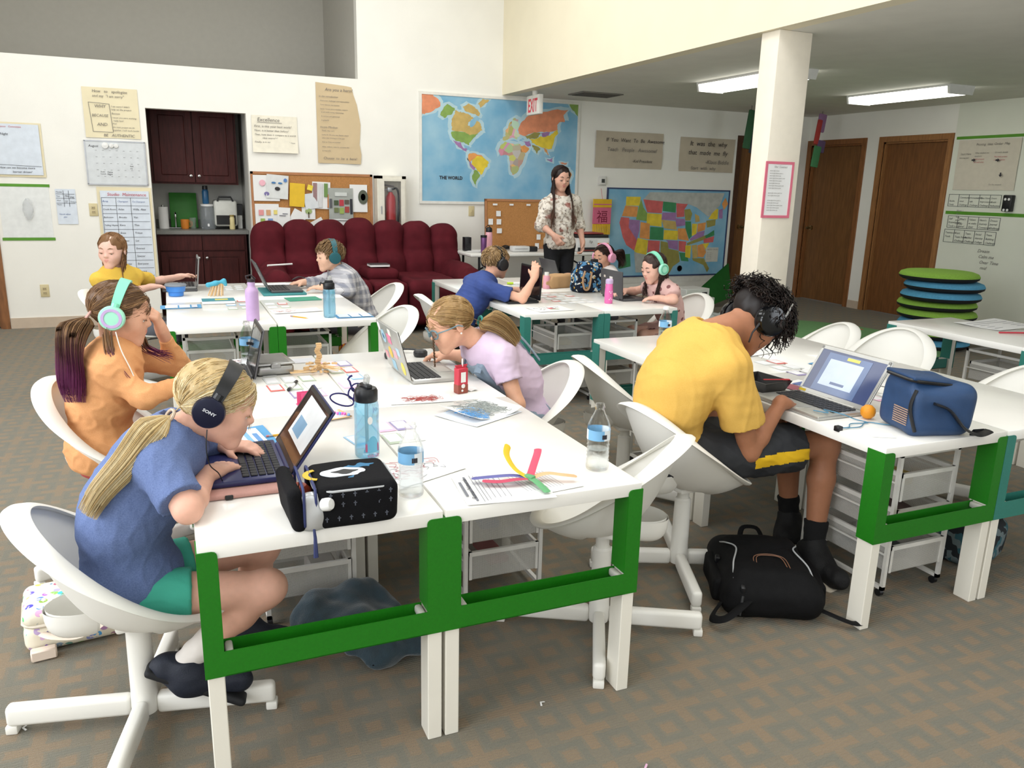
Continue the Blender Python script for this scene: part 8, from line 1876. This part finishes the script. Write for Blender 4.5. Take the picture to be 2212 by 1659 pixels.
# stick tower
WOODS = mat('craft_stick', (214, 178, 130), .7, var=.1); tw = item('stick_tower', 'leaning tower and heap of wooden craft sticks on the front block', 'craft', -.03, 1.61, T)
for k in range(16): MB().box(-.011, .011, -.006, .006, .002 + .0075 * k, .0085 + .0075 * k, R=RZ(.35 * math.sin(k * 2.1))).xf(None, (.004 * math.sin(k), .003 * math.cos(k * 1.7), .0)).build('block', WOODS, tw, 0)
for k in range(20): a = -2.6 + k * .33; q = .03 + .012 * (k % 4); MB().box(-.012, .012, -.005, .005, 0, .007, R=RZ(a)).xf(None, (q * math.cos(a), q * math.sin(a), .0075 * ((k * 7) % 5))).build('block', WOODS, tw, 0)
for k in range(9): a = PI + .25 * (k % 3) - .2 if k < 5 else -1.1 + .15 * (k % 3); MB().box(0, .11, -.004, .004, 0, .002, R=RZ(a)).xf(None, (.02 * math.cos(a), .02 * math.sin(a) - (.07 if k > 2 and k < 5 else 0), .003 + .003 * k)).build('stick', WOODS, tw, 0)
# pipe cleaner figure
PCM = mat('navy_chenille', (42, 40, 96), .95, bump=.6, bscale=500); r = item('pipe_cleaner_figure', 'navy pipe cleaner figure with three loops on the front block', 'craft', -.02, .99, T)
def ring(cx, cz, a, b, t=0): return [(cx + a * math.cos(q), .004 * math.sin(q * 2), cz + b * math.sin(q) + t * math.cos(q)) for q in np.linspace(0, 2 * PI, 25)[:-1]]
MB().tube([(.012 + .004 * math.sin(k), .004 * math.cos(k), .002 + .0075 * k) for k in range(9)] + [(.0, 0, .078), (-.006, 0, .1), (-.012, 0, .108), (-.004, 0, .118), (.004, 0, .12)], .0036, 6).build('spine', PCM, r)
for (cx, cz, a, b, t) in ((.022, .072, .022, .018, -.004), (.032, .05, .024, .022, .004), (-.035, .035, .042, .022, -.012), (.0, .055, .012, .02, 0)): MB().tube(ring(cx, cz, a, b, t), .003, 6, True).build('loop', PCM, r)
# stick frame with beads
r = item('bead_frame', 'craft stick frame holding paper and a string of pink and blue beads', 'craft', -.12, .90, T, .25); MB().box(-.055, .055, -.04, .04, .002, .003).build('paper', PAPER, r, 0)
for (x0, x1, y0, y1) in ((-.07, -.06, -.05, .05), (.055, .065, -.05, .05), (-.07, .065, -.05, -.042)): MB().rbox(((x0 + x1) / 2, (y0 + y1) / 2, .006), (x1 - x0, y1 - y0, .003), .001, 1).build('stick', WOODS, r)
for k in range(10): MB().lathe([(.004, -.004), (.006, 0), (.004, .004)], (.0 + .006 * k, .06 - .012 * k + .01 * math.sin(k), .012), 10, R=RX(PI / 2 + .3)).build('bead', rgbm((222, 110, 190) if k % 3 else (110, 160, 216), .4), r)
# milk carton
r = item('milk_carton', 'red milk carton with a white straw on the far right desk of the front block', 'carton', .425, 1.075, T, .25); MB().rbox((0, 0, .05), (.045, .032, .10), .002, 1).build('carton', mat('carton_red', (190, 52, 70), .45), r); MB().box(-.0226, .0226, -.0162, .0162, .001, .035).build('brown_base', rgbm((140, 70, 56), .45), r, 0); MB().prism([(-.0225, .10), (.0225, .10), (.03, .112), (-.03, .112)], -.002, .002, R=RX(PI / 2)).build('gable', mat('carton_red'), r, 0)
MB().box(-.011, .011, -.0175, -.0166, .045, .085).build('panel', PAPER, r, 0); MB().lathe([(.009, 0), (.007, .0006), (0, .0008)], (0, -.0166, .03), 14, R=RX(PI / 2)).build('white_mark', PAPER, r); MB().lathe([(.005, 0), (0, .0006)], (-.004, -.0166, .012), 12, R=RX(PI / 2)).build('white_mark', PAPER, r); MB().cyl((.006, 0, .105), (.006, 0, .135), .003, .003, 8).build('straw', PAPER, r)
r = item('paper_napkin', 'crumpled white napkin behind the milk carton', 'napkin', .47, 1.10, T); MB().sheet([[(.06 * (u - .5), .04 * (v - .5), .004 * (1 + math.sin(u * 9) * math.cos(v * 7))) for v in (0, .25, .5, .75, 1)] for u in (0, .25, .5, .75, 1)], .0006).build('napkin', PAPER, r)
hpE = item('headphones', 'black headphones lying on the desk behind the sticker laptop', 'headphones', .40, 1.80, T); MB().tube([(.08 * math.cos(a), .075 * math.sin(a), .018) for a in np.linspace(-.2, PI + .2, 20)], .008, 8, flat=.6).build('headband', BLK, hpE)
for s in (-1, 1): MB().lathe([(.0, 0), (.03, .0), (.033, .008), (.033, .022), (.026, .03), (0, .03)], (s * .08 - .01 * s, -.03, .0), 20).build('ear_cup', BLK, hpE)
# back left block
r = item('food_bowl', 'blue collapsible bowl with grey lid on the back left desks', 'bowl', -.56, 4.15, T); MB().lathe([(.042, 0), (.048, .004), (.05, .03), (.06, .034), (.064, .066), (.068, .07)], n=28).build('bowl', mat('blue_silicone', (62, 128, 206), .5), r, 40); MB().lathe([(.07, .07), (.072, .076), (.068, .082), (0, .084)], n=28).build('lid', rgbm((122, 128, 136), .5), r)
r = item('book', 'teal and white paperback on the back left desks', 'book', -.31, 3.76, T, .0); MB().rbox((0, 0, .01), (.20, .13, .018), .002, 1).build('pages', PAPER, r); MB().box(-.101, .101, -.066, .066, .019, .021).build('cover', rgbm((64, 132, 144), .5), r, 0); MB().box(-.02, .06, -.03, .03, .021, .0215).build('print', rgbm((206, 190, 90), .5), r, 0)
r = item('clay_sculpture', 'blue draped model on wooden sticks on the back left desks', 'craft', -.30, 4.10, T); S = SDF(); S.cap((-.05, 0, .075), (.0, 0, .09), .018, .016, .02); S.cap((0, 0, .09), (.05, 0, .10), .016, .014, .02); S.cap((.05, 0, .10), (.062, 0, .075), .014, .01, .02); soft('blue_drape', S, .004, mat('blue_clay', (70, 160, 186), .5), r, [dict(freq=90, amp=.003, seed=2)])
for k in range(9): MB().tube([(-.055 + .012 * k, .02 * (-1) ** k, 0), (-.02 + .008 * k, 0, .085)], .004, 6).build('stick', WOODS, r)
sheet('blue bordered worksheet at the left side of the back left desks', -.54, 3.62, .24, .15, 0, m=mat('blue_print'), art=rect_art([(.12, .42, .1, .9, (224, 228, 232)), (.46, .72, .1, .9, (214, 218, 226)), (.76, .9, .1, .9, (190, 194, 204))]))
sheet('blue table worksheet under the sports bottle on the back left desks', .42, 3.0, .22, .14, 0, m=mat('blue_print'), art=rect_art([(.06, .36, .12, .88, (210, 220, 230)), (.4, .66, .12, .88, (222, 226, 230)), (.7, .95, .12, .88, (222, 226, 230))]))
r = item('green_folder', 'green folder lying on the back left desks', 'folder', .24, 3.80, T, .1); MB().rbox((0, 0, .002), (.22, .17, .004), .001, 1).build('cover', mat('sea_green', (56, 142, 116), .6), r)
sheet('white paper with pencil marks near the blue bottle of the back left desks', .12, 3.28, .3, .14, .15, amp=.005, art=scribble([(180, 120, 120)], 10, .03, .007, (.05, .4, .2, .8), 4))
sheet('plain white sheets beside the hand of the boy in plaid', .36, 4.62, .25, .17, .1, amp=.004); sheet('white sheet at the far end of the back left desks', .12, 4.66, .25, .14, -.05)
r = item('computer_mouse', 'black mouse with tangled cable by the boy in plaid', 'mouse', .33, 4.52, T); S = SDF(); S.ell((0, 0, .012), (.03, .05, .02), None, .01); S.half((0, 0, 0), (0, 0, -1)); soft('shell', S, .005, BLK, r); MB().tube(bez([(0, .05, .01), (.05, .08, .05), (.0, .1, .06), (-.05, .06, .04), (.02, .04, .065), (.07, .08, .02), (.1, -.1, .005), (.15, -.2, .004)], 6), .0025, 5).build('cable', BLK, r)
# teal block
r = item('paper_bag', 'brown paper lunch bag lying on the teal desks', 'paper bag', 2.30, 4.02, T, .25); S = SDF(); S.box((0, 0, .05), (.12, .075, .05), None, .01, .01); S.box((-.12, 0, .045), (.05, .07, .02), None, .01, .05); soft('bag', S, .008, mat('brown_paper', (186, 148, 106), .8, var=.06), r, [dict(freq=26, amp=.006, seed=3), dict(freq=60, amp=.002, seed=9)])
def flor(g, P, xyz):
    v = vor(g, P, 22); n = g.noise(P, 26, 1); c = g.mix(g.m('GREATER_THAN', n, .55), lin((22, 30, 46)), lin((74, 122, 160))); c = g.mix(g.m('LESS_THAN', v.outputs['Distance'], .2), c, lin((196, 158, 72))); return g.mix(g.m('GREATER_THAN', g.noise(P, 33, 1), .64), c, lin((206, 206, 198)))
r = item('tote_bag', 'navy floral drawstring bag standing on the teal desks', 'bag', 2.42, 3.72, T, .1); S = SDF(); S.box((0, 0, .085), (.13, .08, .085), None, .03, .01); S.box((.01, 0, .18), (.10, .06, .05), None, .03, .04); soft('bag', S, .008, pattern('navy_floral', flor), r, [dict(freq=26, amp=.006, seed=5)]); MB().tube(bez([(-.09, -.086, .17), (-.11, -.09, .10), (-.09, -.09, .03), (-.05, -.09, .04), (-.03, -.088, .16)], 6), .008, 8).build('rope_handle', mat('rope', (170, 136, 104), .9), r); MB().rbox((.05, 0, .235), (.06, .03, .03), .008, 2).build('black_clip', BLK, r)
sheet('white drawing with a red strawberry on the corner of the teal desks', 1.72, 2.95, .27, .20, .1, amp=.004, art=lambda r, w, h: (rect_art([(.45, .62, .4, .62, (206, 90, 100)), (.42, .66, .25, .36, (180, 190, 160))])(r, w, h), scribble([(150, 150, 156)], 12, .03, .006, (.2, .8, .2, .8), 6)(r, w, h)))
r = item('highlighter', 'lime green and white highlighter on the far end of the teal desks', 'marker', 2.02, 4.25, T, -.2); MB().cyl((-.06, 0, .01), (-.01, 0, .01), .01, .01, 12).build('cap', rgbm((176, 206, 50), .4), r); MB().cyl((-.01, 0, .01), (.06, 0, .01), .009, .009, 12).build('barrel', PAPER, r)
# right block
sheet('open magazine with red and blue print beside the food tray', 1.80, .72, .2, .16, .2, amp=.004, art=rect_art([(.1, .5, .2, .8, (150, 90, 100)), (.55, .9, .3, .8, (96, 110, 160))])); sheet('white worksheets on the far half of the right block', 2.06, 1.42, .34, .24, .2, amp=.005, art=scribble([(170, 170, 176)], 16, .03, .007, (.1, .9, .1, .9), 9)); sheet('white sheet with pencil drawing behind the blue lunch bag', 2.28, .60, .22, .16, .4, amp=.003, art=scribble([(150, 150, 156)], 14, .02, .0045, (.1, .5, .2, .8), 12)); sheet('blue lined worksheet right of the lit laptop', 2.30, 1.02, .22, .17, .3, m=mat('blue_print'), art=rect_art([(.06, .46, .1, .9, (222, 226, 230)), (.52, .94, .1, .9, (222, 226, 230))])); sheet('white folded paper near the front corner of the right block', 1.585, .10, .08, .05, -.5, amp=.001, m=mat('bright_paper', (240, 240, 240), .7))
r = item('white_chalk', 'short white marker behind the blue lunch bag', 'marker', 2.19, .50, T, -.3); MB().cyl((-.03, 0, .006), (.03, 0, .006), .006, .006, 10).build('barrel', rgbm((196, 196, 196), .4), r); MB().cyl((.03, 0, .006), (.045, 0, .006), .0066, .006, 10).build('cap', rgbm((120, 124, 128), .4), r)
# desk at the right edge
r = item('pencil', 'red pencil on the desk at the right edge', 'pencil', 4.05, 1.36, T, -.35); MB().cyl((-.1, 0, .005), (.1, 0, .005), .005, .005, 8).build('shaft', rgbm((196, 60, 72), .45), r); MB().cyl((.1, 0, .005), (.115, 0, .005), .005, .001, 8).build('tip', rgbm((206, 176, 136)), r)
sheet('loose white papers on the desk at the right edge', 4.25, 1.62, .45, .3, .1, amp=.006, art=lines_art([(.1, .9, .2 + .15 * k, .004) for k in range(5)])); r = item('black_pouch', 'black fabric pouch at the right edge of the picture', 'bag', 3.72, .93, T, .2); S = SDF(); S.box((.03, 0, .045), (.11, .08, .045), None, .03, .02); soft('pouch', S, .01, BLKSOFT, r, [dict(freq=22, amp=.008, seed=2)])
r = item('sock_ball', 'pink cloth scrap hanging behind the front drawer unit', 'cloth', .02, 1.25, 0); S = SDF(); S.ell((0, 0, .05), (.05, .05, .05), None, .02); soft('cloth', S, .008, mat('pink_cloth'), r, [dict(freq=50, amp=.008, seed=2)])
